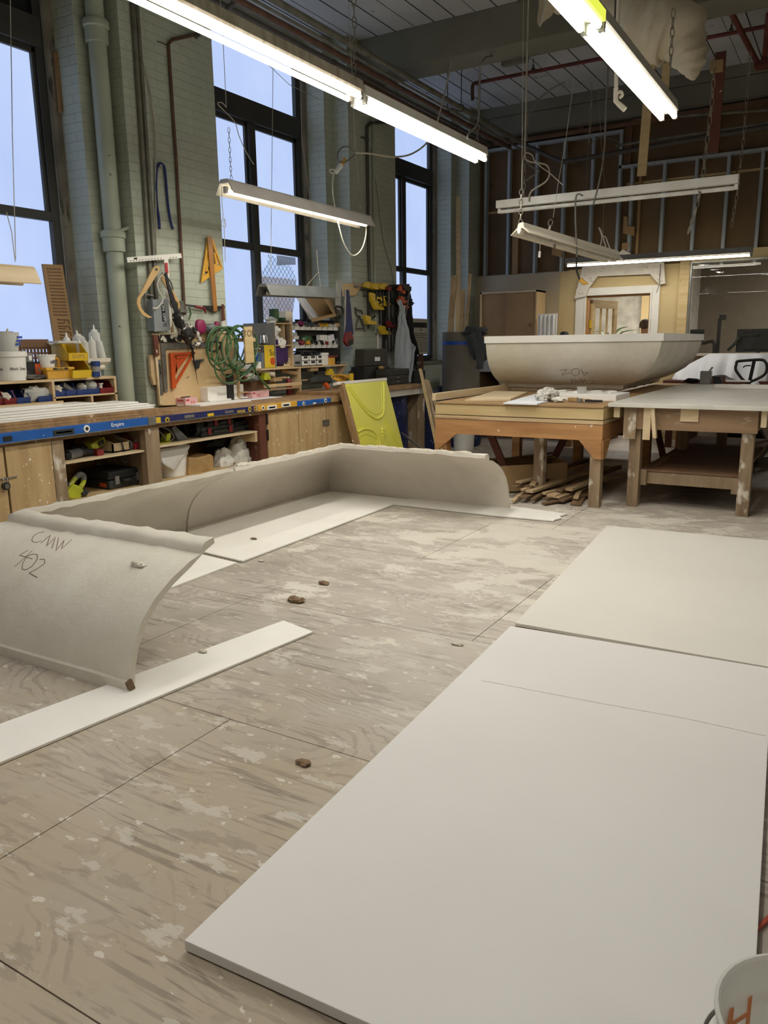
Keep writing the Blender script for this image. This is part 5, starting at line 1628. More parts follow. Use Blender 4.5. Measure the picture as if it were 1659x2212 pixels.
def level(label, quad, m, extra):
    ps = [at(*q, X=LX) for q in quad]
    t = thing('spirit_level', label, 'spirit level', (LX, (ps[0].y + ps[1].y) / 2, ps[0].z), group=LV)
    part('body', MB().prism([(p.y, p.z) for p in ps], 'x', LX - .03, LX), m, t, bevel=.003)
    mb = MB()
    a, b = ps[0], ps[1]
    part('lower_edge', MB().beam(a + Vector((.002, 0, .004)), b + Vector((.002, 0, .004)), .006, .006), 'metal', t)
    for nm, kind, x0, y0, x1, y1, m2 in extra:
        if kind == 'box':
            part(nm, MB().fb(x0, y0, x1, y1, LX + .004, .02), m2, t, bevel=.002)
        elif kind == 'ring':
            c = at(x0, y0, X=LX)
            r_ = abs(at(x0, y0 - y1, X=LX).z - c.z)
            part(nm, MB().cyl((c.x - .01, c.y, c.z), (c.x + .004, c.y, c.z), r_, n=20), m2, t)
            part('vial', MB().cyl((c.x - .01, c.y, c.z), (c.x + .006, c.y, c.z), r_ * .5, n=16), 'slot', t)
        else:
            c = at(x0, y0, X=LX + .001)
            f_ = -1 if kind == 'IRWIN' else 1
            text('lettering', kind, y1, m2, t, c, (0, f_, .012), (0, 0, f_))
    return t


level('royal blue spirit level at the left end of the bench edge, marked Empire', [(-60, 969), (321, 919), (321, 901), (-60, 943)], 'blue',
      [('vial_window', 'box', 116, 942, 160, 925, 'dustblack'), ('vial_window', 'box', 8, 954, 26, 941, 'black'), ('ring', 'ring', 187, 926, 0, 8, 'white'), ('lettering', 'Empire', 254, 917, 0, .042, 'whiteink'), ('end_cap', 'box', 321, 919, 337, 900, 'metal'), ('glass', 'box', 121, 938, 155, 929, 'greyp')])
level('navy spirit level with yellow vials on the bench edge', [(337, 916), (554, 889), (554, 877), (337, 900)], 'navy',
      [('vial_holder', 'box', 338, 915, 347, 901, 'yellow'), ('ring', 'ring', 361, 907, 0, 6, 'yellow'), ('slot', 'box', 399, 904, 420, 895, 'metal'), ('vial_holder', 'box', 449, 900, 462, 892, 'yellow'), ('slot', 'box', 486, 893, 505, 886, 'metal'), ('lettering', 'IRWIN', 521, 888, 0, .036, 'yellowink'), ('ring', 'ring', 539, 884, 0, 5, 'yellow'), ('ring', 'ring', 550, 883, 0, 4, 'amber')])
level('yellow spirit level in the middle of the bench edge', [(558, 890), (642, 878), (642, 866), (558, 875)], 'amber',
      [('ring', 'ring', 568, 881, 0, 5, 'white'), ('vial_window', 'box', 578, 886, 598, 874, 'white'), ('vial_window', 'box', 609, 880, 628, 869, 'white'), ('vial_glass', 'box', 581, 883, 595, 877, 'pinkred'), ('vial_glass', 'box', 612, 878, 625, 872, 'pinkred'), ('end_cap', 'box', 553, 890, 558, 876, 'kraft')])
level('short blue spirit level at the right end of the bench edge', [(643, 879), (716, 869), (716, 859), (643, 867)], 'blue',
      [('ring', 'ring', 656, 872, 0, 4.5, 'white'), ('ring', 'ring', 703, 865, 0, 4.5, 'white'), ('vial_window', 'box', 677, 874, 683, 869, 'white'), ('end_cap', 'box', 716, 869, 732, 858, 'kraft')])

# what lies in the open bays
def floor_at(x, y, z):
    return at(x, y, Z=z)


FX = -4.80
t = thing('tool_tray', 'open plywood tray with a hanging black cord on the bench shelf', 'tray', at(245, 985, X=FX))
a, b = at(245, 985, X=FX), at(281, 962, X=FX)
y0, y1, z0_ = a.y, b.y, .638
mb = MB().box(FX - .012, FX, y0, y1, z0_, z0_ + .07).box(FX - .45, FX, y0, y1, z0_, z0_ + .01).box(FX - .45, FX - .44, y0, y1, z0_, z0_ + .13)
for yy in (y0, y1 - .01):
    mb.prism([(FX - .45, z0_), (FX, z0_), (FX, z0_ + .075), (FX - .25, z0_ + .14), (FX - .45, z0_ + .14)], 'y', yy, yy + .01)
part('box', mb, 'plyh', t)
wire('power_cable', 'black cable looped over the front of the plywood tray', 'cable', 'blackcord', .005, [(245, 944), (258, 950), (265, 962), (266, 975), (263, 990), (268, 998), (276, 995), (272, 980), (266, 968)], 6, 5, X=FX + .012)
t = thing('heat_gun', 'grey barrelled power tool lying at the left of the bench shelf', 'power tool', at(160, 990, X=FX))
c = at(160, 980, X=FX)
part('barrel', MB().tube([c + Vector((0, -.05, -.005)), c + Vector((-.02, .06, -.002))], [.036, .034], 14), 'greyp', t, smooth=True)
part('nose', MB().tube([c + Vector((0, -.05, -.005)), c + Vector((.0, -.08, -.005))], [.03, .02], 12), 'black', t)
part('body', MB().tube([c + Vector((-.02, .06, 0)), c + Vector((-.04, .16, -.01)), c + Vector((-.02, .22, -.02))], [.03, .026, .03], 10), 'dustblack', t, smooth=True)
part('battery', MB().bx(c + Vector((-.0, .21, -.015)), (.06, .06, .05)), 'redp', t, bevel=.006)
t = thing('power_tool', 'lime cordless tool lying behind the grey barrelled one', 'power tool', at(200, 960, X=FX - .1))
c = at(200, 958, X=FX - .1)
part('housing', MB().bx(c, (.12, .16, .06), (.25, 0, .2)), 'lime', t, bevel=.012)
part('label_plate', MB().bx(c + Vector((.062, .03, .005)), (.006, .06, .035), (.25, 0, .2)), 'black', t)
part('motor', MB().tube([c + Vector((0, -.06, -.02)), c + Vector((-.03, -.17, -.04))], [.035, .04], 10), 'dustblack', t, smooth=True)
c = at(275, 943, X=FX - .15)
solo('red_pouch', 'red cloth pouch behind the plywood tray', 'pouch', MB().ball((c.x, c.y, .70), (.06, .09, .06), 2, .3, 3), 'redp', smooth=True)
for k, z in enumerate((.638, .71)):
    p = at(298, 950, X=FX - .16)
    zz = .638 + (0 if k == 0 else .075)
    solo('round_tin', '%s of the two pale round tins stacked right of the red pouch' % ('lower' if k == 0 else 'upper'), 'tin', MB().lathe([(0, 0), (.06, 0), (.06, .072), (0, .072)], (p.x - .02, p.y, zz), 20), 'offwhite', 'stacked pale tins', smooth=True, sharp=30)
p = at(302, 970, X=FX - .01)
solo('red_carton', 'small red carton at the right end of the first bench shelf', 'carton', MB().box(FX - .07, FX - .01, p.y - .05, p.y + .05, .638, .685), 'pinkred')
solo('grey_disc', 'dusty grey roll beside the small red carton', 'roll', MB().cyl((FX - .08, p.y - .09, .675), (FX - .02, p.y - .09, .675), .036), 'greyp', smooth=True, sharp=30)
t = thing('toolcase', 'black plastic tool case with silver latches in the lower left bay', 'tool case', (-5.0, 3.98, .352))
y0, y1 = at(237, 1050, X=-4.84).y, at(310, 1040, X=-4.84).y
part('body', MB().box(-5.22, -4.84, y0, y1, .352, .42), 'dustblack', t, bevel=.015)
part('lid', MB().box(-5.22, -4.845, y0 + .005, y1 - .005, .423, .49), 'dustblack', t, bevel=.018)
part('handle', MB().tube(smooth_path([(-4.84, y0 + .12, .415), (-4.81, y0 + .13, .41), (-4.81, y1 - .13, .41), (-4.84, y1 - .12, .415)], 4), .012, 8), 'black', t, smooth=True)
for y in (y0 + .07, y1 - .05):
    part('latch', MB().box(-4.845, -4.828, y - .02, y + .02, .385, .45), 'metal', t, 'silver latch', bevel=.003)
part('sticker', MB().box(-4.95, -4.88, y0 - .003, y0, .37, .40), 'orange', t, 'orange label')
t = thing('power_saw', 'lime power saw standing in the lower left bay beside the tool case', 'power saw', at(165, 1070, X=-4.83))
c = at(163, 1055, X=-4.83)
part('body', MB().px([(146, 1062), (160, 1045), (178, 1052), (184, 1066), (172, 1078), (150, 1078)], -4.80, .09), 'lime', t, bevel=.012)
part('handle', MB().tube(smooth_path([at(*q, X=-4.84) for q in ((150, 1050), (160, 1036), (172, 1026), (180, 1030), (180, 1042), (174, 1052))], 4), .018, 8), 'lime', t, smooth=True)
part('grip', MB().tube(smooth_path([at(*q, X=-4.84) for q in ((164, 1032), (172, 1025), (180, 1028), (181, 1036))], 4), .021, 8), 'greyp', t, smooth=True)
part('battery', MB().px([(176, 1066), (188, 1056), (194, 1062), (184, 1076)], -4.79, .07), 'dustblack', t, bevel=.005)
part('front_plate', MB().bx(at(146, 1052, X=-4.86), (.06, .04, .07), (0, 0, .3)), 'greyp', t, bevel=.006)
# second bay
t = thing('sander', 'pale lime palm sander on the second bench shelf', 'power tool', at(358, 958, X=FX))
part('base', MB().fb(345, 962, 371, 953, FX, .1), 'lime', t, bevel=.006)
part('body', MB().px([(358, 953), (362, 938), (369, 934), (370, 944), (366, 953)], FX - .01, .07), 'lime', t, bevel=.008)
part('cable', MB().tube(smooth_path([at(*q, X=FX - .02) for q in ((343, 930), (352, 940), (360, 950), (372, 950), (375, 942), (366, 930), (350, 922))], 5), .006, 6), 'greycord', t, smooth=True)
solo('grey_box', 'grey plastic box tipped on end on the second bench shelf', 'box', MB().px([(371, 924), (378, 919), (405, 944), (403, 950), (393, 959), (389, 957)], FX - .02, .14), 'greyp', bevel=.006)
mb = MB()
for k in range(4):
    c = at(414 + 4 * k, 935, X=FX - .1)
    mb.tube([(c.x + .02 * k, c.y + .012 * math.cos(a), .735 + .085 * math.sin(a)) if False else (c.x + .075 * math.cos(a), c.y, .738 + .085 * math.sin(a)) for a in [j * .314 for j in range(20)]], .013, 6, closed=True)
solo('hose_coil', 'coil of dark ribbed hose on the second bench shelf', 'hose', mb, 'dustblack', smooth=True)
for nm, x0, x1, yb, yt, lab in (('a', 437, 508, 952, 920, 'dusty black tool case with red latches on the second bench shelf'), ('b', 450, 505, 921, 900, 'black tool case with red latches stacked on another'), ('c', 509, 551, 940, 908, 'dusty black tool case at the right end of the second bench shelf')):
    X_ = FX + .0 if nm != 'c' else FX - .06
    a, b = at(x0, yb, X=X_), at(x1, yt - .12 * (x1 - x0) * 0, X=X_)
    z0_ = .652 if nm != 'b' else .652 + .09
    z1_ = z0_ + (.088 if nm != 'b' else .055)
    t = thing('toolcase', lab, 'tool case', (X_ - .15, (a.y + b.y) / 2, z0_))
    zm = (z0_ + z1_) / 2
    part('body', MB().box(X_ - .3, X_, a.y, b.y, z0_, zm), 'dustblack', t, bevel=.008)
    part('lid', MB().box(X_ - .3, X_ - .004, a.y + .004, b.y - .004, zm + .002, z1_), 'dustblack', t, bevel=.01)
    part('handle', MB().box(X_, X_ + .02, a.y + .13, b.y - .12, zm - .02, zm + .005), 'dustblack', t, bevel=.006)
    if nm != 'c':
        for yy in (a.y + .09, b.y - .07):
            part('latch', MB().box(X_, X_ + .012, yy - .02, yy + .02, zm - .03, zm + .03), 'redp', t, 'red latch', bevel=.003)
c = at(370, 1030, X=-4.95)
t = thing('plastic_bucket', 'white bucket under the plastic bag in the second bay', 'bucket', (-4.95, c.y, .352))
part('body', MB().lathe([(0, 0), (.13, 0), (.145, .17), (.152, .17), (.152, .20), (.145, .205), (.15, .27), (.155, .27), (.155, .285), (0, .285)], (-4.95, c.y, .352), 26), 'white', t, smooth=True, sharp=30)
part('handle', MB().tube(smooth_path([(-4.95 + .15, c.y - .03, .53), (-4.95 + .155, c.y - .08, .48), (-4.95 + .11, c.y - .12, .47)], 4), .004, 5), 'greycord', t)
mb = MB().px([(347, 970), (375, 966), (412, 960), (411, 968), (396, 990), (376, 1018), (352, 1003), (346, 985)], -4.79, .2)
solo('plastic_bag', 'clear bag of white powder slumped over the white bucket', 'bag', mb, 'fabricwhite', bevel=.02, bseg=3, smooth=True)
mb = MB().px([(408, 988), (430, 989), (448, 984), (455, 981), (461, 985), (463, 1035), (408, 1038)], -4.80, .2)
solo('paper_sack', 'torn brown paper sack in the second bay', 'sack', mb, 'kraft', bevel=.008)
SG_ = 'white sacks in the second bay'
for k, (cx, cy_, rx, rz, lab) in enumerate(((479, 1005, .10, .13, 'white cloth sack beside the brown paper sack'), (513, 985, .11, .16, 'tall white cloth sack in the middle of the second bay'), (546, 988, .10, .12, 'white cloth sack against the red-brown post'), (530, 1000, .07, .08, 'small folded white sack in front of the tall one'))):
    c = at(cx, cy_, X=-4.92)
    mb = MB().ball((-4.92, c.y, c.z), (.10, rx, rz), k * 3, .35, 2.4, 20, 16)
    mb.ball((-4.9, c.y + .02, c.z + rz * .85), (.05, .06, .05), k + 7, .5, 3, 12, 8)
    mb.v = [Vector((v.x, v.y, max(v.z, .352))) for v in mb.v]
    solo('cloth_sack', lab, 'sack', mb, 'fabricwhite', SG_, smooth=True)
c = at(477, 975, X=-5.05)
solo('black_bag', 'black plastic bag behind the white sacks', 'bag', MB().ball((-5.08, c.y, .52), (.1, .16, .11), 5, .4, 3), 'black', smooth=True)

# on the bench top -----------------------------------------------------------
solo('plywood_sheets', 'stack of thin plywood sheets on the left end of the bench', 'board', MB().box(-5.15, -4.68, 1.2, 4.50, BT + .001, .912).box(-5.2, -4.69, 1.2, 4.55, .913, .932).box(-5.15, -4.70, 1.2, 4.42, .933, .952), 'wood', bevel=.002)
WS = 'white boards stacked on the bench'
for k, (x0, x1, ye_, z) in enumerate(((-5.12, -4.72, 4.36, .953), (-5.12, -4.75, 4.40, .966), (-5.13, -4.79, 4.37, .979), (-5.15, -4.86, 4.33, .992), (-5.2, -4.95, 4.0, 1.005))):
    solo('white_board', 'white board on the bench, %s in the stack' % ('lowest', 'second from bottom', 'third from bottom', 'fourth from bottom', 'topmost')[k], 'board', MB().box(x0, x1, 1.2, ye_, z, z + .011), 'whiteboard', WS, bevel=.002)
solo('white_offcut', 'pointed white offcut lying across the white board stack', 'board', slab(MB(), [(-5.05, 2.2), (-4.97, 2.2), (-4.95, 3.7), (-5.05, 3.68)], 1.017, 1.028), 'whiteboard', WS)
PK = 'pink cartons on the bench'


def carton(label, x, y, sx, sy_, sz, base=BT + .001, m='pink', grp=None, mark=True):
    p = at(x, y, Z=base)
    t = thing('carton', label, 'carton', (p.x - sx / 2, p.y + sy_ / 2, base), group=grp)
    part('box', MB().box(p.x - sx, p.x, p.y, p.y + sy_, base, base + sz), m, t, bevel=.003)
    if mark:
        part('print', MB().box(p.x - .001, p.x + .0008, p.y + .01, p.y + .05, base + sz * .62, base + sz * .82), 'pinkred', t, 'red printed mark')
        for k in range(4):
            part('print', MB().box(p.x - .001, p.x + .0008, p.y + .07 + .03 * (k % 2), p.y + .09 + .03 * (k % 2), base + sz * (.2 + .25 * (k // 2)), base + sz * (.3 + .25 * (k // 2))), 'pinkred', t)
        part('print', MB().box(p.x - sx + .02, p.x - .02, p.y - .0008, p.y + .001, base + sz * .6, base + sz * .75), 'pinkred', t)
    return p


p = carton('pink carton with a black pen on top, nearest on the bench', 401, 878, .12, .155, .075, grp=PK)
solo('pen', 'black pen lying on the nearest pink carton', 'pen', MB().cyl((p.x - .05, p.y + .0, BT + .081), (p.x - .06, p.y + .12, BT + .081), .005, n=8), 'black')
p = carton('pink carton lying on papers beside the white blocks', 545, 861, .13, .27, .07, base=BT + .012, grp=PK)
solo('papers', 'loose white papers under the farther pink carton', 'paper', MB().box(p.x - .25, p.x + .05, p.y - .06, p.y + .42, BT + .001, BT + .006).box(p.x - .2, p.x + .03, p.y - .1, p.y + .3, BT + .006, BT + .011), 'paper')
carton('white and navy carton behind the farther pink carton', 541, 850, .12, .16, .055, base=BT + .013, m='paper', mark=False)
a = at(433, 874, Z=BT + .02)
solo('white_base_board', 'white board under the white plaster blocks on the bench', 'board', slab(MB(), [(a.x, a.y), (a.x, a.y + .70), (a.x - .22, a.y + .75), (a.x - .25, a.y - .04)], BT + .001, BT + .018), 'whiteboard', bevel=.003)
PB = 'white plaster blocks on the bench'
for (x0, y0, sx, s1, s2, h_, lab) in ((450, 868, .14, .28, .03, .135, 'larger white plaster block with a stepped edge on the bench'), (502, 862, .12, .19, .02, .135, 'smaller white plaster block with a stepped edge on the bench')):
    p = at(x0, y0, Z=BT + .02)
    t = thing('plaster_block', lab, 'plaster block', (p.x - sx / 2, p.y + s1 / 2, BT + .019), group=PB)
    part('block', MB().box(p.x - sx, p.x, p.y, p.y + s1 * .45, BT + .019, BT + .019 + h_), 'whiteboard', t, bevel=.004)
    part('step', MB().box(p.x - sx, p.x - .015, p.y + s1 * .45, p.y + s1, BT + .019, BT + .019 + h_ + .003), 'whiteboard', t, bevel=.004)
    part('plinth', MB().box(p.x - .01, p.x + .02, p.y, p.y + s1 + .02, BT + .019, BT + .033), 'whiteboard', t, bevel=.003)
p = at(625, 853, Z=BT)
t = thing('spray_can', 'maroon spray can standing on the bench', 'spray can', (p.x, p.y, BT))
part('body', MB().lathe([(0, 0), (.032, 0), (.033, .01), (.033, .15), (.026, .17), (.012, .178), (0, .178)], (p.x, p.y, BT + .001), 22), 'maroon', t, smooth=True, sharp=30)
part('nozzle', MB().lathe([(0, 0), (.008, 0), (.007, .022), (0, .022)], (p.x, p.y, BT + .178), 12), 'white', t)
p = at(496, 836, Z=BT + .16)
t = thing('jar', 'black canister with a grey band on the bench behind the white blocks', 'canister', (-5.25, 5.5, BT))
q = at(496, 828, X=-5.25)
hc = at(496, 808, X=-5.25).z - BT
part('body', MB().lathe([(0, 0), (.036, 0), (.038, .02), (.038, hc), (0, hc)], (-5.25, q.y, BT + .001), 22), 'black', t, smooth=True, sharp=30)
part('band', MB().lathe([(.0382, 0), (.0395, .003), (.0395, .02), (.0382, .024)], (-5.25, q.y, BT + hc * .62), 22), 'greyp', t)
a = at(640, 852, Z=BT)
solo('papers', 'white papers spread on the bench right of the spray can', 'paper', slab(MB(), [(a.x - .02, a.y + .1), (a.x - .02, a.y + .72), (a.x - .24, a.y + .80), (a.x - .22, a.y + .05)], BT + .001, BT + .006).v and slab(MB(), [(a.x, a.y + .1), (a.x - .05, a.y + .6), (a.x - .24, a.y + .80), (a.x - .22, a.y + .1)], BT + .001, BT + .007), 'paper')
a = at(716, 844, Z=BT)
solo('glass_jar', 'clear crumpled plastic bag on the bench near the yellow panel', 'bag', MB().ball((a.x - .05, a.y, BT + .045), (.06, .08, .045), 3, .4, 3), 'clearcup', smooth=True)
a = at(680, 838, Z=BT)
mb = MB()
for k in range(7):
    r_ = R(.06, .12)
    o_ = Vector((a.x - .08 + R(-.03, .03), a.y + R(-.1, .1), BT + .012 + .012 * k))
    mb.tube([o_ + Vector((r_ * .8 * math.cos(q), r_ * 1.6 * math.sin(q), .02 * math.sin(q * 2 + k))) for q in [j * .45 for j in range(14)]], .006, 6, closed=True)
solo('cable_heap', 'heap of black cables on the bench beside the papers', 'cable', mb, 'blackcord', smooth=True)
a = at(600, 850, Z=BT)
solo('wire_bits', 'tangle of bright wire bits left of the spray can', 'wire', MB().tube(smooth_path([(a.x - .05 + R(-.04, .04), a.y + R(-.09, .06), BT + .012 + R(0, .05)) for _ in range(14)], 3), .004, 5), 'metal', smooth=True)
t = thing('drill', 'dark power drill with orange trim on the bench under the shelf', 'power tool', at(712, 830, X=-5.1))
c = at(700, 826, X=-5.1)
part('body', MB().tube([c + Vector((0, -.28, .02)), c + Vector((0, -.1, .03)), c + Vector((0, .1, .02))], [.03, .045, .04], 10), 'dustblack', t, smooth=True)
part('grip', MB().tube([c + Vector((0, -.02, .01)), c + Vector((.03, .04, -.06))], [.03, .025], 8), 'orange', t, smooth=True)
mb = MB()
for k in range(8):
    o_ = at(735 + R(-6, 6), 818 + R(-3, 3), X=-5.15)
    mb.tube([o_ + Vector((.03 * math.sin(q * 2), R(.08, .12) * math.cos(q), .035 * math.sin(q))) for q in [j * .5 for j in range(13)]], .007, 5, closed=True)
mb.v = [Vector((v.x, v.y, max(v.z, BT + .005))) for v in mb.v]
solo('cable_heap', 'coil of yellow-brown cable at the right end of the bench shelf', 'cable', mb, 'amber', smooth=True)

# the shelf unit on the left of the bench
UX = -5.2
t = thing('shelf_unit', 'low plywood shelf unit for bins at the left end of the bench', 'shelf unit', (-5.29, 3.4, BT))
ue = at(250, 811, X=UX).y
part('top_shelf', MB().box(-5.6, UX, 2.75, ue, 1.178, 1.197), 'ply', t)
ym = at(116, 840, X=UX).y
part('lower_shelf', MB().box(-5.6, UX, ym, ue, 1.05, 1.062), 'ply', t)
part('lower_shelf', MB().box(-5.6, UX, 2.75, ym, 1.012, 1.032).box(UX, UX + .02, 2.75, ym + .06, .985, 1.032), 'ply', t)
part('divider', MB().box(-5.6, UX, ym - .01, ym + .01, 1.0, 1.178), 'ply', t)
part('divider', MB().box(-5.6, UX, ue - .02, ue, BT, 1.178), 'ply', t)
yy = at(199, 858, X=UX).y
part('divider', MB().box(-5.6, UX, yy - .01, yy + .01, BT, 1.05), 'ply', t)
part('back', MB().box(-5.608, -5.6, 2.75, ue, BT, 1.18), 'mdfdark', t)


def make_bin(name, label, m, L_, W_, H_, loc, rz=0, group=None):
    """stacking bin, open low front to +X, origin at its front bottom centre"""
    t = thing(name, label, 'bin', None, rz, group)
    mb = MB().box(-L_, 0, -W_ / 2, W_ / 2, 0, .004).box(-L_, -L_ + .004, -W_ / 2, W_ / 2, 0, H_)
    for s_ in (-1, 1):
        y0, y1 = sorted((s_ * W_ / 2, s_ * (W_ / 2 - .004)))
        mb.prism([(-L_, 0), (-.012, 0), (0, H_ * .45), (-.02, H_ * .48), (-L_ * .3, H_), (-L_, H_)], 'y', y0, y1)
        mb.box(-L_, -L_ * .28, *sorted((s_ * W_ / 2, s_ * (W_ / 2 + .006))), H_ - .012, H_)
    part('shell', mb, m, t)
    part('front_lip', MB().hexa([(x, y, z) for z, x0 in ((0, -.012), (H_ * .45, 0)) for x, y in ((x0 - .006, -W_ / 2), (x0, -W_ / 2), (x0, W_ / 2), (x0 - .006, W_ / 2))]), m, t)
    t.location = loc
    return t


RB = 'small red and blue parts bins'
w_ = .125
for k, (px1, py, m, z, lab) in enumerate(((22, 869, 'redp', 1.033, 'red parts bin nearest the wood divider side left, second red one'), (-4, 872, 'redp', 1.033, 'red parts bin at the left edge'), (52, 866, 'bluep', 1.033, 'blue parts bin right of the two red bins'), (99, 860, 'bluep', 1.033, 'blue parts bin against the upright divider, bag on top'),
                                        (131, 852, 'bluep', 1.063, 'blue parts bin just right of the divider, first of four'), (154, 850, 'bluep', 1.063, 'blue parts bin holding a ribbed hose, second of four'), (180, 847, 'bluep', 1.063, 'blue parts bin with pale fittings, third of four'), (204, 844, 'bluep', 1.063, 'blue parts bin with a grey bag, fourth of four'), (232, 842, 'redp', 1.063, 'red parts bin at the end by the drain pipe'))):
    y = at(px1, py, X=UX - .01).y
    make_bin('parts_bin', lab, m, .17, (.11 if k != 8 else .14) if k > 3 else .12, .095, (UX - .01, y, z), 0, RB)
BP = 'things lying in the parts bins'
for px1, m, lab, kind in ((14, 'offwhite', 'pale folded thing in the second red bin', 0), (128, 'offwhite', 'white torn paper in the first blue bin', 0), (182, 'fabricwhite', 'pale fittings in the third blue bin', 0), (204, 'trans', 'grey bag in the fourth blue bin', 1), (224, 'white', 'white spool in the end red bin', 2), (80, 'trans', 'grey plastic bags behind the divider bin', 3), (100, 'trans', 'bag with a yellow label on the divider bin', 1)):
    y = at(px1, 850, X=UX - .03).y
    z = (1.033 if px1 < 116 else 1.063) + .01
    mb = MB()
    if kind == 0:
        mb.ball((UX - .06, y, z + .04), (.05, .035, .035), px1, .5, 3)
    elif kind == 1:
        mb.ball((UX - .07, y, z + .05), (.05, .05, .045), px1, .4, 3)
    elif kind == 2:
        mb.lathe([(0, 0), (.02, 0), (.02, .01), (.014, .012), (.014, .05), (.022, .052), (.022, .06), (0, .06)], (UX - .06, y, z + .01), 14)
    else:
        mb.ball((UX - .07, y, z + .05), (.06, .09, .055), px1, .4, 3)
    solo('bin_filling', lab, 'small parts', mb, m, BP, smooth=True)
mb = MB()
p0, p1 = at(136, 832, X=UX - .04), at(156, 846, X=UX - .04)
for k in range(9):
    q = p0 + (p1 - p0) * k / 8
    mb.tube([q + Vector((.022 * math.cos(a), .008 * math.sin(a) , .022 * math.sin(a))) for a in [j * .628 for j in range(10)]], .005, 5, closed=True)
solo('ribbed_hose', 'short ribbed hose poking out of the second blue bin', 'hose', mb, 'metal', BP, smooth=True)

# on top of the shelf unit
TS = 1.198
p = at(97, 805, X=-5.22)
YB2 = 'big yellow bins on the shelf unit'
yb = at(177, 812, X=-5.15).y
make_bin('storage_bin', 'lower of the two stacked yellow bins on the shelf unit', 'yellow', .30, .165, .13, (-5.14, yb, TS), -.12, YB2)
t = make_bin('storage_bin', 'upper of the two stacked yellow bins, marked SNIPS', 'yellow', .30, .165, .13, (-5.15, yb - .012, TS + .131), -.12, YB2)
lp_ = text('lettering', 'SNIPS', .045, 'kraft', t, (.0005 - .006, 0, .03), (0, 1, 0), (.2, 0, 1))
c0 = at(52, 815, X=-5.2)
t = thing('handled_caddy', 'amber handled tote with a dark label strip on the shelf unit', 'tote', (-5.28, at(125, 815, X=-5.2).y, TS))
ya, yb_ = at(101, 800, X=-5.18).y, at(158, 800, X=-5.18).y
mb = MB()
mb.hexa([(x, y, z) for z, e in ((TS, .02), (TS + .075, 0)) for x, y in ((-5.36 + e, ya + e), (-5.18 - e, ya + e), (-5.18 - e, yb_ - e), (-5.36 + e, yb_ - e))])
part('tub', mb, 'amber', t, bevel=.004)
part('rim', MB().box(-5.37, -5.172, ya - .008, yb_ + .008, TS + .065, TS + .085), 'amber', t, bevel=.004)
part('label_strip', MB().box(-5.172, -5.1705, ya + .05, yb_ - .05, TS + .067, TS + .082), 'slot', t, 'dark printed label strip')
text('lettering', 'STACKER', .016, 'yellowink', t, (-5.1700, (ya + yb_) / 2, TS + .0745), (0, 1, 0), (0, 0, 1))
part('handle', MB().tube(smooth_path([(-5.27, ya + .10, TS + .08), (-5.27, ya + .10, TS + .145), (-5.27, yb_ - .06, TS + .145), (-5.27, yb_ - .06, TS + .08)], 4), .011, 8), 'amber', t, smooth=True)
p = at(103, 800, X=-5.24)
t = thing('plastic_tub', 'white yoghurt-style tub standing on the amber tote', 'tub', (-5.24, p.y, TS + .086))
part('wall', MB().lathe([(0, 0), (.05, 0), (.064, .085), (.069, .087), (.069, .095), (.062, .095), (.048, .004), (0, .004)], (-5.24, p.y, TS + .086), 26), 'white', t, smooth=True, sharp=30)
part('print', MB().box(-5.1845, -5.1825, p.y - .01, p.y + .03, TS + .115, TS + .14), 'greyp', t, 'grey printed label')
p = at(27, 815, X=-5.29)
t = thing('plastic_bucket', 'white lidded bucket marked Black Soap on the shelf unit', 'bucket', (-5.29, p.y, TS))
rb = .104
part('body', MB().lathe([(0, 0), (rb - .008, 0), (rb, .17), (rb + .006, .172), (rb + .006, .185), (0, .19)], (-5.29, p.y, TS), 32), 'white', t, smooth=True, sharp=30)
part('lid', MB().lathe([(rb + .008, -.02), (rb + .011, -.018), (rb + .011, .016), (rb - .004, .02), (0, .018)], (-5.29, p.y, TS + .19), 32), 'white', t, smooth=True, sharp=30)
part('handle', MB().tube(smooth_path([(-5.29 + .07, p.y + .08, TS + .215), (-5.29 + .10, p.y + .05, TS + .2), (-5.29 + .11, p.y + .02, TS + .21)], 4), .003, 5), 'metal', t)
for s_, body_, ang in ((1, 'Black', -.42), (2, 'Soap', .20), (0, 'Soap', -1.40)):
    text('lettering', body_, .026, 'ink', t, (-5.29 + (rb + .0005) * math.cos(ang), p.y + (rb + .0005) * math.sin(ang), TS + .085), (-math.sin(ang), math.cos(ang), 0), (0, 0, 1))
t = thing('plastic_tub', 'milky plastic tub with blue print standing on the Black Soap bucket', 'tub', (-5.29, p.y - .01, TS + .211))
part('wall', MB().lathe([(0, 0), (.068, 0), (.082, .125), (.085, .126), (.085, .132), (.079, .132), (.066, .004), (0, .004)], (-5.29, p.y - .01, TS + .211), 26), 'trans', t, smooth=True, sharp=30)
for k in range(3):
    part('print', MB().box(-5.213, -5.2115, p.y - .0 + .01 * k, p.y + .04 + .01 * k, TS + .25 + .025 * k, TS + .265 + .025 * k), 'blueink', t, 'blue printed mark')
solo('brush_handle', 'pale wooden brush handle sticking out of the milky tub', 'brush', MB().tube([(-5.28, p.y - .015, TS + .216), (-5.27, p.y - .015, TS + .34), (-5.27, p.y - .01, TS + .37)], [.006, .012, .004], 8), 'plyh')
RF = 'brown perforated panels against the left window'
q0, q1 = at(37, 740, X=-5.37), at(110, 790, X=-5.37)
t = thing('perforated_panel', 'brown hardboard panel with rows of slots leaning at the left window', 'perforated panel', (-5.37, q0.y + .2, TS))
mb = MB()
ya, yb_ = at(36, 760, X=-5.36).y, at(108, 770, X=-5.36).y
za, zb = TS, at(60, 733, X=-5.36).z
cols, rows = 8, 6
fy0, fy1, fz0, fz1 = ya + .045, ya + .045 + .235, TS + .02, zb - .06
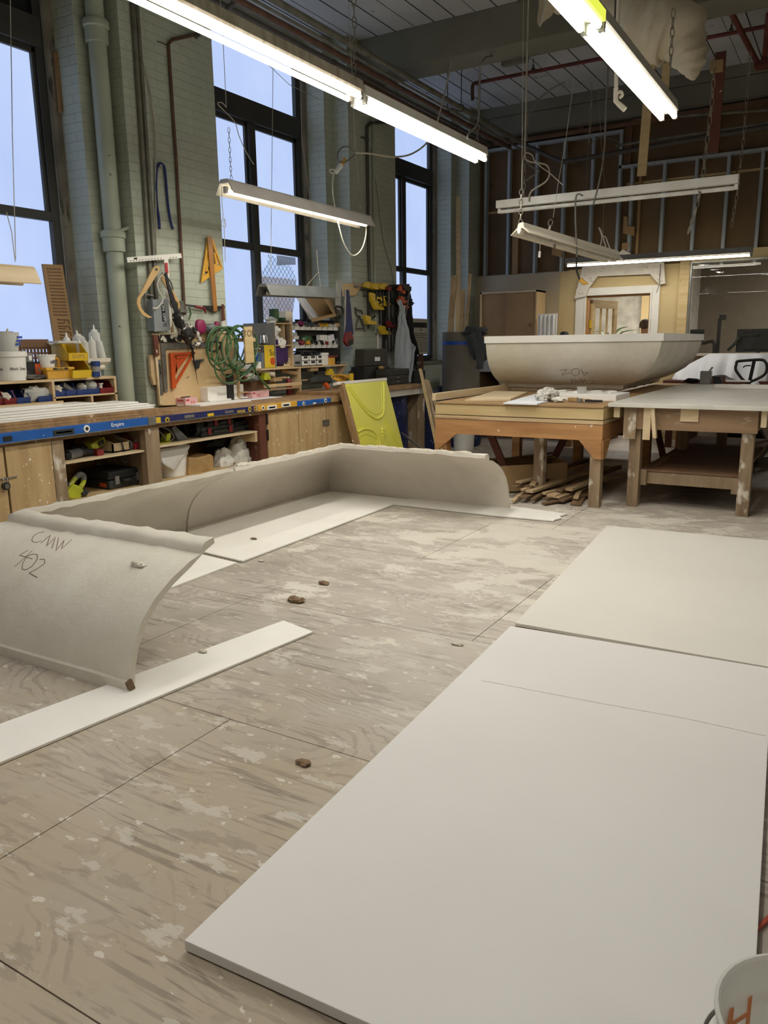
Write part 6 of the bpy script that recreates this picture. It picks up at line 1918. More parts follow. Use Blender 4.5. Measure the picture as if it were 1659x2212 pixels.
mb.box(-5.372, -5.36, ya, fy0, za, zb).box(-5.372, -5.36, fy1, yb_, za, zb).box(-5.372, -5.36, fy0, fy1, fz1, zb).box(-5.372, -5.36, fy0, fy1, za, fz0)
cw, rh = (fy1 - fy0) / cols, (fz1 - fz0) / rows
for i in range(cols):
    mb.box(-5.372, -5.36, fy0 + cw * (i + .55), fy0 + cw * (i + 1), fz0, fz1)
for j in range(rows):
    mb.box(-5.371, -5.361, fy0, fy1, fz0 + rh * (j + .62), fz0 + rh * (j + 1))
part('panel', mb, 'mdfdark', t)
part('rim', MB().box(-5.36, -5.354, fy0 - .012, fy0, fz0, fz1 + .012).box(-5.36, -5.354, fy1, fy1 + .012, fz0, fz1 + .012).box(-5.36, -5.354, fy0, fy1, fz1, fz1 + .012), 'mdfdark', t)
a, b = at(-12, 716, X=-5.385), at(30, 740, X=-5.385)
solo('perforated_panel', 'brown hardboard panel standing behind the milky tub', 'perforated panel', MB().box(-5.388, -5.376, a.y, b.y, TS, a.z), 'mdfdark', RF)
c = at(68, 778, X=-5.3)
t = thing('paint_tin', 'small grey printed tin on the dark carton beside the white bucket', 'tin', (-5.3, c.y - .03, TS + .131))
part('body', MB().lathe([(0, 0), (.034, 0), (.034, .062), (0, .062)], (-5.3, c.y - .03, TS + .131), 20), 'greymetal', t, smooth=True, sharp=30)
part('label', MB().box(-5.267, -5.264, c.y - .045, c.y - .02, TS + .14, TS + .175), 'white', t)
t = thing('carton', 'black carton with orange print beside the white bucket', 'carton', (-5.3, c.y, TS))
part('box', MB().box(-5.35, -5.25, c.y - .075, c.y + .045, TS, TS + .13), 'black', t, bevel=.002)
part('print', MB().box(-5.25, -5.2488, c.y - .012, c.y + .036, TS + .03, TS + .115), 'orange', t, 'orange printed block')
c = at(80, 812, X=-5.2)
mb = MB()
for k in range(9):
    a, b = Vector((-5.22 + R(-.05, .03), c.y + R(-.09, .09), TS + .02 + R(0, .04))), Vector((R(-.05, .05), R(-.06, .06), R(-.01, .05)))
    mb.beam(a, a + b, .012, .004)
mb.ball((-5.25, c.y, TS + .02), (.06, .12, .02), 2, .4, 3)
solo('scrap_heap', 'heap of grey offcuts and knives in front of the black carton', 'scrap', mb, 'dullmetal')
t = thing('plastic_dish', 'clear lid with a small squeeze cap lying on the upper yellow bin', 'dish', (-5.28, yb, TS + .262))
zt = TS + .263
yc = at(138, 745, X=-5.28).y
part('tray', MB().box(-5.37, -5.22, yc - .09, yc + .08, zt, zt + .018), 'trans', t, bevel=.004)
part('spout', MB().lathe([(0, 0), (.026, 0), (.024, .02), (.012, .026), (.004, .065), (0, .065)], (-5.28, yc + .03, zt + .018), 16), 'white', t, smooth=True)
SB = 'clear squeeze bottles beside the yellow bins'
t = thing('cornice_bracket', 'cream plaster cornice block carrying the squeeze bottles', 'plaster moulding', (-5.28, 4.3, TS))
ca, cb = at(193, 775, X=-5.22).y, at(238, 775, X=-5.22).y
cb = min(cb, 4.45)
zc = at(215, 774, X=-5.22).z
part('top_slab', MB().prism([(-5.40, zc), (-5.21, zc), (-5.215, zc - .03), (-5.24, zc - .045), (-5.40, zc - .045)], 'y', ca - .02, cb), 'offwhite', t, bevel=.003)
part('bracket', MB().box(-5.39, -5.27, ca + .05, cb - .06, TS, zc - .045), 'offwhite', t, bevel=.006)
part('scroll', MB().cyl((-5.25, ca + .0, zc - .07), (-5.25, cb - .05, zc - .07), .022, n=14), 'offwhite', t, smooth=True, sharp=30)
for k in range(3):
    p = at(206, 803 - 10 * k, X=-5.205)
    solo('small_tin', ('lowest', 'middle', 'topmost')[k] + ' small blue tin under the cream cornice block', 'tin', MB().lathe([(0, 0), (.036, 0), (.036, .04), (0, .04)], (-5.205, p.y - .0, TS + .041 * k), 20), 'greymetal' if k == 1 else 'bluep', 'stack of small tins', smooth=True, sharp=30)


def bottle(label, x, ybase, h_, r_, tilt=0, X_=-5.28, base=None):
    p = at(x, ybase, X=X_)
    base = zc + .001 if base is None else base
    t = thing('squeeze_bottle', label, 'bottle', None, 0, SB)
    part('body', MB().lathe([(0, 0), (r_, 0), (r_, h_ * .74), (r_ * .75, h_ * .8), (r_ * .5, h_ * .82), (0, h_ * .82)], (0, 0, 0), 18), 'trans', t, smooth=True, sharp=40)
    part('cap', MB().lathe([(r_ * .55, 0), (r_ * .55, h_ * .06), (r_ * .2, h_ * .08), (.003, h_ * .22), (0, h_ * .22)], (0, 0, h_ * .80), 14), 'white', t, smooth=True, sharp=40)
    t.location = (X_, p.y, base)
    t.rotation_euler = (-tilt, 0, 0)


bottle('larger squeeze bottle leaning at the left behind the small ones', 178, 756, .22, .046, -.18, -5.33)
bottle('larger squeeze bottle upright at the back on the cornice block', 208, 770, .26, .045, 0, -5.34)
bottle('small squeeze bottle, leftmost of the front row on the cornice block', 174, 770, .15, .026, 0, -5.27)
bottle('small squeeze bottle, second of the front row on the cornice block', 186, 772, .16, .026, 0, -5.25)
bottle('small squeeze bottle, third of the front row with a half-white label', 201, 772, .17, .03, 0, -5.25)
bottle('small squeeze bottle leaning to the right end of the front row', 222, 772, .17, .026, -.2, -5.27)
# tall slotted board leaning at the left window
q = [(94, 570), (137, 572), (164, 752), (122, 752)]
pts = [at(*k, X=XJ + .06) for k in q]
t = thing('slotted_board', 'tall tan routed board with slots leaning in the left window', 'board', (XJ + .06, pts[3].y + .1, pts[3].z))
part('panel', MB().prism([(p.y, p.z) for p in pts], 'x', XJ + .03, XJ + .05), 'mdf', t)
for k in range(15):
    y = 579 + 7.1 * k
    x0 = 101 + .157 * (y - 579)
    part('slot', MB().px([(x0, y), (x0 + 30, y + 1), (x0 + 30.5, y + 4), (x0 + .8, y + 3)], XJ + .053, .004), 'mdfdark', t)
mb = MB()
for k, (a, b) in enumerate(((690, 700), (704, 712), (716, 726), (730, 742))):
    x0 = 124 + .157 * (a - 690)
    for s_ in ([(x0, a), (x0 + 24, a + 1), (x0 + 26, b)], [(x0 + 2, b - 3), (x0 + 14, b - 2), (x0 + 16, a + 4)]):
        mb.tube([at(*q, X=XJ + .053) for q in s_], .005, 5)
part('groove', mb, 'mdfdark', t)

# ------------------------------------------------------------------ tools on the left pier
PX = -5.33
t = thing('tool_board', 'plywood tool board standing on the bench against the left brick pier', 'tool board', at(420, 875, X=PX))
part('panel', MB().px([(331, 720), (505, 716), (518, 800), (520, 872), (345, 876)], PX, .02), 'maple', t)
part('frame', MB().px([(331, 720), (505, 716), (505, 719), (331, 724)], PX + .012, .012).px([(331, 724), (336, 724), (352, 872), (346, 874)], PX + .012, .012), 'plyh', t)
part('bracket', MB().px([(324, 768), (331, 766), (340, 830), (333, 832), (327, 812)], PX - .01, .03), 'ply', t)
part('peg', MB().cyl(at(470, 755, X=PX), at(470, 755, X=PX) + Vector((.05, 0, .01)), .008), 'wood', t)
for x, y in ((403, 815), (446, 769), (468, 768), (475, 810), (481, 793), (375, 790)):
    c = at(x, y, X=PX)
    part('hook', MB().tube([c, c + Vector((.025, 0, 0)), c + Vector((.03, .01, .012))], .0028, 5), 'dullmetal', t)
P1 = PX + .016
WT = 'hand tools hung on the left pier'
t = thing('framing_square', 'large stained steel square hung on the tool board', 'square', at(352, 850, X=P1), group=WT)
part('blade', MB().px([(347, 741), (460, 738), (460, 750), (358, 755), (363, 846), (355, 847)], P1, .006), 'dullmetal', t)
t = thing('steel_rule', 'narrow stained steel rule with a slot at the left edge of the tool board', 'rule', at(350, 856, X=P1), group=WT)
part('blade', MB().px([(342, 777), (347, 776), (353, 853), (347, 855)], P1, .006), 'dullmetal', t)
part('slot', MB().px([(344, 786), (346, 786), (349, 808), (347, 809)], P1 + .004, .004), 'slot', t)
t = thing('float_trowel', 'black trowel with a brown handle at the top of the tool board', 'trowel', at(360, 735, X=P1), group=WT)
part('blade', MB().px([(343, 723), (392, 722), (393, 738), (345, 739)], P1 + .01, .008), 'splat', t)
part('handle', MB().px([(332, 723), (342, 724), (345, 768), (336, 770)], P1 + .02, .025), 'redbrown', t, bevel=.006)
t = thing('speed_square', 'orange plastic speed square on the tool board', 'square', at(380, 835, X=P1), group=WT)
part('frame', MB().px([(368, 762), (423, 760), (420, 766), (375, 767), (380, 832), (373, 839)], P1 + .008, .01).px([(416, 764), (423, 760), (379, 836), (374, 834)], P1 + .008, .01), 'orange', t)
part('web', MB().px([(378, 769), (410, 767), (404, 773), (381, 777)], P1 + .006, .006).px([(376, 768), (381, 768), (383, 806), (378, 812)], P1 + .006, .006).px([(379, 806), (404, 773), (382, 776)], P1 + .006, .006), 'orange', t)
part('flange', MB().px([(368, 762), (374, 762), (381, 838), (373, 840)], P1 + .02, .018), 'orange', t)
t = thing('combination_square', 'small steel combination square on the tool board', 'square', at(430, 790, X=P1), group=WT)
part('blade', MB().px([(416, 778), (441, 775), (441, 781), (417, 783)], P1 + .008, .005), 'dullmetal', t)
part('head', MB().px([(421, 779), (435, 778), (432, 785), (431, 795), (425, 797), (422, 788)], P1 + .012, .014), 'dustblack', t, bevel=.003)
t = thing('keyhole_saw', 'thin black keyhole saw hanging point down on the tool board', 'saw', at(424, 830, X=P1), group=WT)
part('blade', MB().px([(413, 752), (418, 752), (421, 785), (428, 832), (422, 800)], P1 + .02, .004), 'black', t)
part('handle', MB().tube([at(410, 738, X=P1 + .02), at(415, 754, X=P1 + .02)], .011, 8), 'black', t)
t = thing('hacksaw', 'dark bow-handled hacksaw hung beside the green hose', 'saw', at(470, 750, X=P1 + .03), group=WT)
part('grip', MB().tube(smooth_path([at(*q, X=P1 + .03) for q in ((480, 741), (462, 738), (453, 740), (450, 748), (453, 757), (462, 759), (470, 755), (478, 745))], 5), .010, 8), 'dustblack', t, smooth=True)
part('blade', MB().px([(478, 740), (487, 790), (485, 797), (474, 745)], P1 + .03, .004), 'dullmetal', t)
for k, (x, lab) in enumerate(((449, 'left of two steel scrapers hanging from the top of the tool board'), (467, 'right of two steel scrapers hanging from the top of the tool board'))):
    t = thing('putty_knife', lab, 'putty knife', at(x, 735, X=P1 + .02), group=WT)
    part('blade', MB().px([(x - 1, 719), (x + 2, 719), (x + 4, 737), (x - 4, 737)], P1 + .02, .004), 'metal', t)
    part('handle', MB().px([(x - 3, 708), (x + 4, 708), (x + 2, 720), (x - 1, 720)], P1 + .026, .014), 'dustblack', t, bevel=.004)
# switch box, squares and calipers higher up
X1 = XP + .02
t = thing('switch_box', 'grey electrical switch box marked ON OFF and 15 on the brick pier', 'electrical box', at(345, 717, X=-5.28))
q = [(333, 646), (364, 645), (368, 712), (337, 715)]
part('cover', MB().px([(330, 647), (364, 645), (368, 713), (335, 717)], -5.27, .02), 'boxgrey', t, bevel=.004)
part('body', MB().px([(331, 648), (362, 646), (366, 711), (335, 715)], -5.29, .105), 'boxgrey', t, bevel=.003)
part('label_strip', MB().px([(348, 655), (356, 655), (359, 694), (351, 695)], -5.268, .002), 'black', t, 'black label strip')
for body_, x, y, s_ in (('ON', 352.5, 663, .042), ('OFF', 355, 685, .040)):
    text('lettering', body_, s_, 'whiteink', t, at(x, y, X=-5.265), (0, .06, -1), (0, 1, .06))
text('lettering', '15', .042, 'ink', t, at(356, 702, X=-5.2675), (0, 1, .05), (0, 0, 1))
part('lever', MB().tube(smooth_path([at(*q, X=-5.36) for q in ((331, 640), (318, 637), (313, 641), (315, 672), (318, 680))], 4), .012, 6), 'dullmetal', t, smooth=True)
t = thing('drywall_square', 'white T square with red mark hung across the conduits on the pier', 'square', at(360, 640, X=-5.30), group=WT)
part('head', MB().px([(274, 556), (391, 547), (393, 557), (276, 567)], -5.30, .006), 'whitep', t)
part('blade', MB().px([(354, 551), (363, 550), (372, 700), (366, 715), (362, 700)], -5.304, .004), 'whitep', t)
part('red_mark', MB().px([(356, 568), (362, 567), (364, 590), (358, 592)], -5.298, .003), 'redink', t, 'red printed mark')
part('print', MB().px([(289, 557), (296, 556), (297, 560), (290, 561)], -5.2985, .002), 'ink', t, 'black printed mark')
for k in range(16):
    x = 281 + 6.6 * k
    if abs(x - 358) > 6:
        part('graduation', MB().px([(x, 562.5 - .08 * (x - 281)), (x + 1.8, 562.4 - .08 * (x - 281)), (x + 1.9, 564.3 - .08 * (x - 281)), (x + .1, 564.4 - .08 * (x - 281))], -5.2985, .0015), 'ink', t)
t = thing('caliper', 'big curved wooden caliper hanging over the switch box', 'caliper', at(335, 600, X=-5.25), group=WT)
part('arm', MB().px([(331, 579), (337, 574), (343, 575), (346, 580), (344, 586), (320, 624), (306, 641), (303, 652), (305, 664), (313, 675), (324, 683), (330, 685), (322, 687), (310, 682), (301, 670), (296, 656), (297, 645), (307, 628)], -5.24, .012), 'caliper', t)
part('arm', MB().px([(348, 593), (352, 592), (360, 612), (374, 628), (387, 650), (389, 662), (386, 670), (385, 655), (372, 640), (350, 606)], -5.25, .012), 'caliper', t)
part('pivot', MB().cyl(at(338, 582, X=-5.24), at(338, 582, X=-5.232), .012, n=12), 'dullmetal', t)
wire('calliper_tie', 'white cord loop hung beside the wooden caliper', 'tie', 'whitecord', .006, [(352, 592), (345, 600), (340, 614), (343, 628), (350, 640), (351, 650), (340, 665), (330, 665)], 6, 5, X=-5.235)
wire('cable_loop', 'grey flexible cable loop behind the wooden caliper', 'cable', 'greycord', .008, [(350, 590), (362, 600), (371, 615), (373, 635), (368, 655), (372, 665)], 6, 5, X=-5.27)
t = thing('spatter_tool', 'black plaster-splattered bundle hanging from a strap on the pier', 'tool', at(405, 750, X=-5.2), group=WT)
part('strap', MB().px([(357, 590), (361, 588), (366, 612), (376, 640), (392, 690), (384, 690), (370, 650), (361, 615)], -5.20, .012), 'black', t)
c = at(397, 700, X=-5.2)
mb = MB().tube(smooth_path([at(*q, X=-5.19) for q in ((378, 675), (390, 698), (402, 722), (412, 738))], 5), [.02, .03, .04, .045, .045, .05, .055, .06, .06, .062, .062, .06, .055, .05, .045, .03], 12)
for v in mb.v:
    v += Vector((noise.noise(v * 22), noise.noise(v * 22 + Vector((9, 0, 0))), noise.noise(v * 22 + Vector((0, 9, 0))))) * .022
part('bundle', mb, 'splat', t, smooth=True, sharp=180)
mb = MB().tube(smooth_path([at(*q, X=-5.17) for q in ((408, 705), (422, 715), (432, 735), (428, 745), (418, 742))], 4), .022, 8)
part('flap', mb, 'splat', t, smooth=True)
solo('timber_strip', 'thin brown strip standing behind the splattered bundle', 'timber', MB().px([(366, 655), (370, 655), (376, 718), (371, 718)], -5.34, .01), 'wood', WT)
t = thing('pipe_clamp_fitting', 'small dark pipe clamp at the foot of the rusty wall pipe', 'clamp', at(400, 675, X=X1 + .03))
part('body', MB().px([(388, 650), (397, 650), (399, 668), (405, 670), (405, 676), (390, 674)], X1 + .03, .04), 'dullmetal', t)
part('screw', MB().tube([at(409, 663, X=X1 + .03), at(412, 678, X=X1 + .03), at(408, 690, X=X1 + .03)], .008, 6), 'hose', t)
t = thing('set_square', 'large varnished wooden triangle hung on the pier near the window', 'square', at(458, 610, X=X1), group=WT)
for tri in ([(449, 514), (455, 520), (441, 596), (435, 611)], [(454, 514), (462, 518), (481, 580), (478, 576)], [(435, 611), (441, 596), (473, 572), (481, 580)], [(449, 545), (453, 545), (449, 585), (444, 587)], [(462, 545), (465, 545), (472, 570), (467, 571)]):
    part('side', MB().px(tri, X1 + .012, .012), 'triangle', t)
part('inner_web', MB().px([(448, 585), (467, 568), (470, 574), (450, 590)], X1 + .010, .008), 'triangle', t)
t = thing('t_square', 'brown T square hung upside down over the wooden triangle', 'square', at(460, 675, X=X1), group=WT)
part('blade', MB().px([(448, 510), (458, 510), (470, 672), (462, 673)], X1 + .028, .008), 'brownwood', t)
part('stock', MB().px([(440, 660), (486, 661), (485, 667), (474, 668), (468, 674), (460, 674), (452, 668), (441, 663)], X1 + .02, .014), 'black', t)
t = thing('pad_saw', 'red handled rasp hung on the pier under the triangle', 'rasp', at(430, 668, X=X1), group=WT)
part('blade', MB().px([(402, 657), (422, 660), (422, 664), (402, 661)], X1 + .02, .006), 'dustblack', t)
part('handle', MB().tube([at(421, 662, X=X1 + .02), at(432, 664, X=X1 + .02), at(441, 666, X=X1 + .02), at(444, 677, X=X1 + .02)], [.012, .014, .013, .008], 8), 'redp', t, smooth=True)
t = thing('paint_brush', 'dusty paint brush hanging at the right edge of the left pier', 'brush', at(485, 712, X=X1), group=WT)
part('handle', MB().px([(480, 657), (484, 657), (487, 692), (480, 694)], X1 + .025, .012), 'redbrown', t, bevel=.003)
part('bristles', MB().px([(480, 694), (488, 692), (491, 712), (480, 716)], X1 + .03, .02), 'fabricwhite', t, bevel=.004)
t = thing('respirator', 'grey respirator mask with magenta filters on top of the tool board', 'respirator', at(445, 718, X=-5.27))
c = at(433, 706, X=-5.26)
part('filter', MB().ball(c, (.03, .062, .068), sq=.75), 'magenta', t, smooth=True)
c = at(468, 707, X=-5.30)
part('filter', MB().ball(c, (.03, .03, .055), sq=.75), 'magenta', t, smooth=True)
part('mask', MB().ball(at(454, 709, X=-5.27), (.05, .075, .045), 4, .3, 3), 'greyp', t, smooth=True)
wire('blue_rope', 'dark blue rope doubled over a hook on the left pier', 'rope', 'bluerope', .011, [(345, 495), (343, 470), (339, 440), (337, 400), (339, 365), (344, 354), (351, 355), (356, 366), (360, 410), (364, 450), (369, 480), (374, 495)], 8, 5, X=X1)
solo('wall_hook', 'small hook holding the dark blue rope', 'hook', MB().cyl(at(348, 358, X=XP), at(348, 358, X=XP + .05), .012, n=10), 'metal')
# hose coil and TOP board
HX = -5.16
mb = MB()
loops = [(478, 754, 30, 52), (472, 745, 26, 44), (486, 752, 28, 50), (492, 760, 22, 60), (505, 755, 26, 46), (512, 750, 24, 52), (520, 756, 30, 58), (498, 748, 30, 46), (534, 748, 22, 42), (526, 762, 34, 46)]
for k, (cx, cy_, rx, ry) in enumerate(loops):
    rnd = [R(-2, 2) for _ in range(4)]
    mb.tube(smooth_path([at(cx + rx * math.cos(a) + rnd[j % 4], cy_ - ry * math.sin(a) * .9, X=HX + .02 * math.sin(k * 2 + a)) for j, a in enumerate([q * .5236 for q in range(13)])], 3), .0088, 7)
mb.tube(smooth_path([at(*q, X=HX + .03) for q in ((470, 765), (464, 790), (468, 810), (480, 824), (505, 826), (530, 808), (549, 795))], 5), .0088, 7)
mb.tube(smooth_path([at(*q, X=HX + .04) for q in ((512, 790), (513, 812), (522, 822), (540, 818), (550, 800), (552, 780), (545, 760))], 5), .0088, 7)
mb.tube(smooth_path([at(*q, X=HX + .05) for q in ((545, 780), (552, 800), (562, 818), (573, 830), (583, 840))], 5), [.0088] * 14 + [.013] * 7, 7)
solo('green_hose', 'big coil of green air hose hung beside the tool board', 'hose', mb, 'hose', smooth=True)
t = thing('top_board', 'pine board marked TOP hung in front of the green hose', 'board', at(538, 783, X=HX + .08))
part('board', MB().px([(528, 706), (545, 705), (550, 783), (532, 785)], HX + .08, .02), 'pine', t, bevel=.002)
text('lettering', 'TOP', .085, 'pencil', t, at(538, 721, X=HX + .0815), (0, 1, .06), (0, 0, 1))
solo('peg_arm', 'timber arm carrying the green hose coil', 'bracket', MB().box(-5.385, HX + .06, at(538, 745, X=HX).y - .03, at(538, 745, X=HX).y + .03, at(538, 738, X=HX).z, at(538, 730, X=HX).z), 'ply')

# ------------------------------------------------------------------ shelf unit under the middle window
SX_ = -5.25
SHZ = 1.194
t = thing('shelf_unit', 'long low shelf on the bench under the middle window', 'shelf unit', (-5.5, 6.95, BT))
ya = at(514, 799, X=SX_).y
yd = at(752, 787, X=SX_).y
part('top_shelf', MB().box(-5.39, SX_, ya, yd, SHZ - .018, SHZ), 'ply', t)
yc = at(650, 810, X=SX_).y
part('upright', MB().box(-5.385, SX_, ya, ya + .018, BT, SHZ - .018), 'ply', t)
part('upright', MB().box(-5.385, SX_, yc - .018, yc, BT, SHZ - .018), 'ply', t)
ym = at(594, 815, X=SX_ - .06).y
part('upright', MB().box(-5.385, SX_ - .06, ym - .008, ym + .008, BT + .08, SHZ - .018), 'ply', t)
part('mid_shelf', MB().box(-5.385, SX_ - .01, ya + .02, yc - .02, BT + .07, BT + .082).box(-5.385, SX_ - .08, yc, yd - .2, BT + .14, BT + .152), 'ply', t)
part('front_lip', MB().fb(573, 838, 652, 825, SX_ + .06, .02), 'ply', t)
part('bracket', MB().prism([(-5.385, SHZ - .02), (SX_ + .0, SHZ - .02), (-5.385, BT + .05)], 'y', yd - .06, yd - .045), 'ply', t)
part('back', MB().box(-5.398, -5.386, ya, 6.6, BT, SHZ), 'mdfdark', t)
# tool stuff in it
LB = 'bits and pieces on the middle window shelf'
for k, (x, y, m, lab, kind) in enumerate(((573, 816, 'lime', 'lime clamp pads stacked in the low shelf', 'box'), (582, 806, 'offwhite', 'cream cardboard roll in the low shelf', 'roll'), (632, 805, 'card', 'thick pale dowel in the right compartment of the low shelf', 'roll'), (608, 817, 'wood', 'wooden rasp lying in the low shelf', 'stick'), (596, 820, 'card', 'folded sandpaper in the low shelf', 'box2'), (538, 812, 'fabricwhite', 'crumpled white rag in the left compartment', 'ball'), (524, 815, 'redp', 'red handled tool in the left compartment', 'stick'), (548, 818, 'greyp', 'grey tub in the left compartment', 'ball'), (712, 806, 'yellow', 'yellow scraper standing on the inner shelf', 'box'), (690, 806, 'black', 'black box on the inner shelf', 'box2'), (675, 798, 'card', 'tan block at the back of the right compartment', 'box2'))):
    c = at(x, y, X=SX_ - .04)
    if kind == 'box':
        mb = MB().bx(c, (.06, .10, .04)).bx(c + Vector((0, 0, .035)), (.05, .07, .03))
    elif kind == 'box2':
        mb = MB().bx(c, (.06, .14, .035))
    elif kind == 'roll':
        mb = MB().tube([c + Vector((.0, .07, -.015)), c + Vector((-.06, -.12, .03))], .024, 14)
    elif kind == 'stick':
        mb = MB().tube([c + Vector((.0, .10, 0)), c + Vector((0, 0, .004)), c + Vector((-.03, -.12, 0))], [.014, .012, .009], 8)
    else:
        mb = MB().ball(c, (.05, .07, .035), k, .4, 3)
    solo('shelf_item', lab, 'item', mb, m, LB, smooth=kind in ('roll', 'ball', 'stick'))
# cubby cabinet
C0, C1 = at(594, 745, X=SX_), at(633, 745, X=SX_)
zt = at(594, 697, X=SX_).z
t = thing('cubby_cabinet', 'tall grey-sided plywood cubby standing on the shelf under the middle window', 'cabinet', (-5.45, (C0.y + C1.y) / 2, SHZ))
CD = -5.66
part('side', MB().box(CD, SX_, C0.y, C0.y + .012, SHZ + .001, zt), 'greymetal', t)
part('side', MB().box(CD, SX_, C1.y - .012, C1.y, SHZ + .001, zt), 'ply', t)
zm = at(612, 746, X=SX_).z
part('shelf', MB().box(CD, SX_, C0.y + .012, C1.y - .012, zm - .006, zm + .006).box(CD, SX_, C0.y + .012, C1.y - .012, zt - .012, zt).box(CD, SX_, C0.y + .012, C1.y - .012, SHZ + .001, SHZ + .012), 'ply', t)
part('back', MB().box(CD - .01, CD, C0.y, C1.y, SHZ + .001, zt), 'mdfdark', t)
yy = at(617, 720, X=SX_).y
part('divider', MB().box(CD, SX_ - .02, yy, yy + .01, zm, zt - .012), 'ply', t)
CB = 'things kept in the cubby cabinet'
ysp = (C1.y - C0.y)
mb = MB()
for k in range(6):
    mb.ball((SX_ - .06 + R(-.03, .02), C0.y + .07 + R(-.02, .06), zm + .05 + .035 * k), (.05, R(.04, .06), R(.03, .045)), k, .5, 3, 12, 9)
mb.ball((SX_ - .0, C0.y + .12, zm + .02), (.03, .05, .05), 9, .5, 3)
solo('plastic_bags', 'bunch of white plastic bags stuffed in the upper cubby', 'bags', mb, 'white', CB, smooth=True)
solo('card_folder', 'brown card standing in the right of the upper cubby', 'card', MB().box(SX_ - .3, SX_ - .01, C1.y - .075, C1.y - .05, zm + .008, zm + .24).box(SX_ - .3, SX_ - .02, C1.y - .04, C1.y - .025, zm + .008, zm + .26), 'carddark', CB)
solo('purple_bag', 'dark purple cloth bag standing in the lower cubby', 'bag', MB().ball((SX_ - .08, C0.y + .14, SHZ + .16), (.07, .13, .145), 3, .15, 2, 20, 14, .6), 'purple', CB, smooth=True)
solo('small_crate', 'little pale wood box at the right of the lower cubby', 'box', MB().box(SX_ - .14, SX_ - .03, C1.y - .13, C1.y - .03, SHZ + .014, SHZ + .03).box(SX_ - .14, SX_ - .03, C1.y - .13, C1.y - .12, SHZ + .03, SHZ + .12).box(SX_ - .14, SX_ - .03, C1.y - .04, C1.y - .03, SHZ + .03, SHZ + .1), 'plyh', CB)
# on top of the cubby
c = at(599, 695, X=SX_ - .12)
solo('green_block', 'dark green upright block on top of the grey-sided cubby', 'block', MB().box(SX_ - .2, SX_ - .12, c.y - .035, c.y + .035, zt + .001, zt + .15), 'drum' if False else 'leaf', bevel=.004)
solo('green_block', 'small dark green block lying beside the upright one on the cubby', 'block', MB().box(SX_ - .18, SX_ - .1, c.y + .05, c.y + .12, zt + .001, zt + .06), 'leaf', bevel=.004)
solo('foam_block', 'pale square block at the right on top of the cubby', 'block', MB().box(SX_ - .24, SX_ - .1, c.y + .10 + .03, c.y + .25, zt + .001, zt + .13), 'offwhite', bevel=.004)
solo('tissue', 'crumpled white tissue at the left on top of the cubby', 'tissue', MB().ball((SX_ - .1, c.y - .13, zt + .03), (.05, .08, .03), 5, .6, 3), 'paper', smooth=True)
# cans at the left of the cubby
def can(name, label, x, y, h_, r_, m, X_=SX_ + .0):
    p = at(x, y, X=X_ - r_)
    t = thing(name, label, 'can', (X_ - r_, p.y, SHZ))
    part('body', MB().lathe([(0, 0), (r_, 0), (r_, h_), (r_ * .85, h_ + .006), (0, h_ + .004)], (X_ - r_, p.y, SHZ + .001), 22), m, t, smooth=True, sharp=30)
    return t, p


p = at(590, 793, X=SX_)
t = thing('solvent_can', 'square yellow solvent can with black lettering beside the cubby', 'can', (SX_ - .06, C0.y - .09, SHZ))
y0, y1 = C0.y - .175, C0.y - .01
part('body', MB().box(SX_ - .13, SX_ - .0, y0, y1, SHZ + .001, SHZ + .235), 'yellow', t, bevel=.008)
part('side_face', MB().box(SX_ - .125, SX_ - .005, y0 - .001, y0 + .001, SHZ + .01, SHZ + .23), 'greyp', t)
text('lettering', 'Su', .085, 'ink', t, (SX_ + .001, y1 - .045, SHZ + .155), (0, 1, 0), (0, 0, 1))
part('cap', MB().lathe([(0, 0), (.022, 0), (.022, .02), (0, .02)], (SX_ - .06, y0 + .05, SHZ + .236), 16), 'black', t)
part('picture', MB().cyl((SX_ - .001, y1 - .04, SHZ + .07), (SX_ + .001, y1 - .04, SHZ + .07), .04, n=18), 'orange', t, 'orange printed picture')
solo('steel_cup', 'shiny steel cup upside down on the yellow solvent can', 'cup', MB().lathe([(0, 0), (.045, 0), (.036, .08), (0, .08)], (SX_ - .08, y0 + .01 + .05 + .04, SHZ + .257), 18), 'chrome', smooth=True, sharp=30)
t, p = can('paint_can', 'white can with a blue and red label beside the green hose', 556, 793, .20, .04, 'white', SX_ + .02)
part('label', MB().lathe([(.0405, 0), (.041, .002), (.041, .09), (.0405, .092)], (SX_ + .02 - .04, p.y, SHZ + .07), 22), 'blueink', t, 'blue label band')
part('label', MB().lathe([(.0405, 0), (.041, .002), (.041, .03), (.0405, .032)], (SX_ + .02 - .04, p.y, SHZ + .165), 22), 'redink', t, 'red label band')
can('spray_can', 'grey capped can between the white can and the yellow can', 565, 793, .15, .032, 'greyp')
solo('white_carton', 'low white carton behind the green hose on the middle shelf', 'carton', MB().box(SX_ - .2, SX_ - .04, at(530, 793, X=SX_).y, at(549, 793, X=SX_).y, SHZ + .001, SHZ + .09), 'paper', bevel=.003)
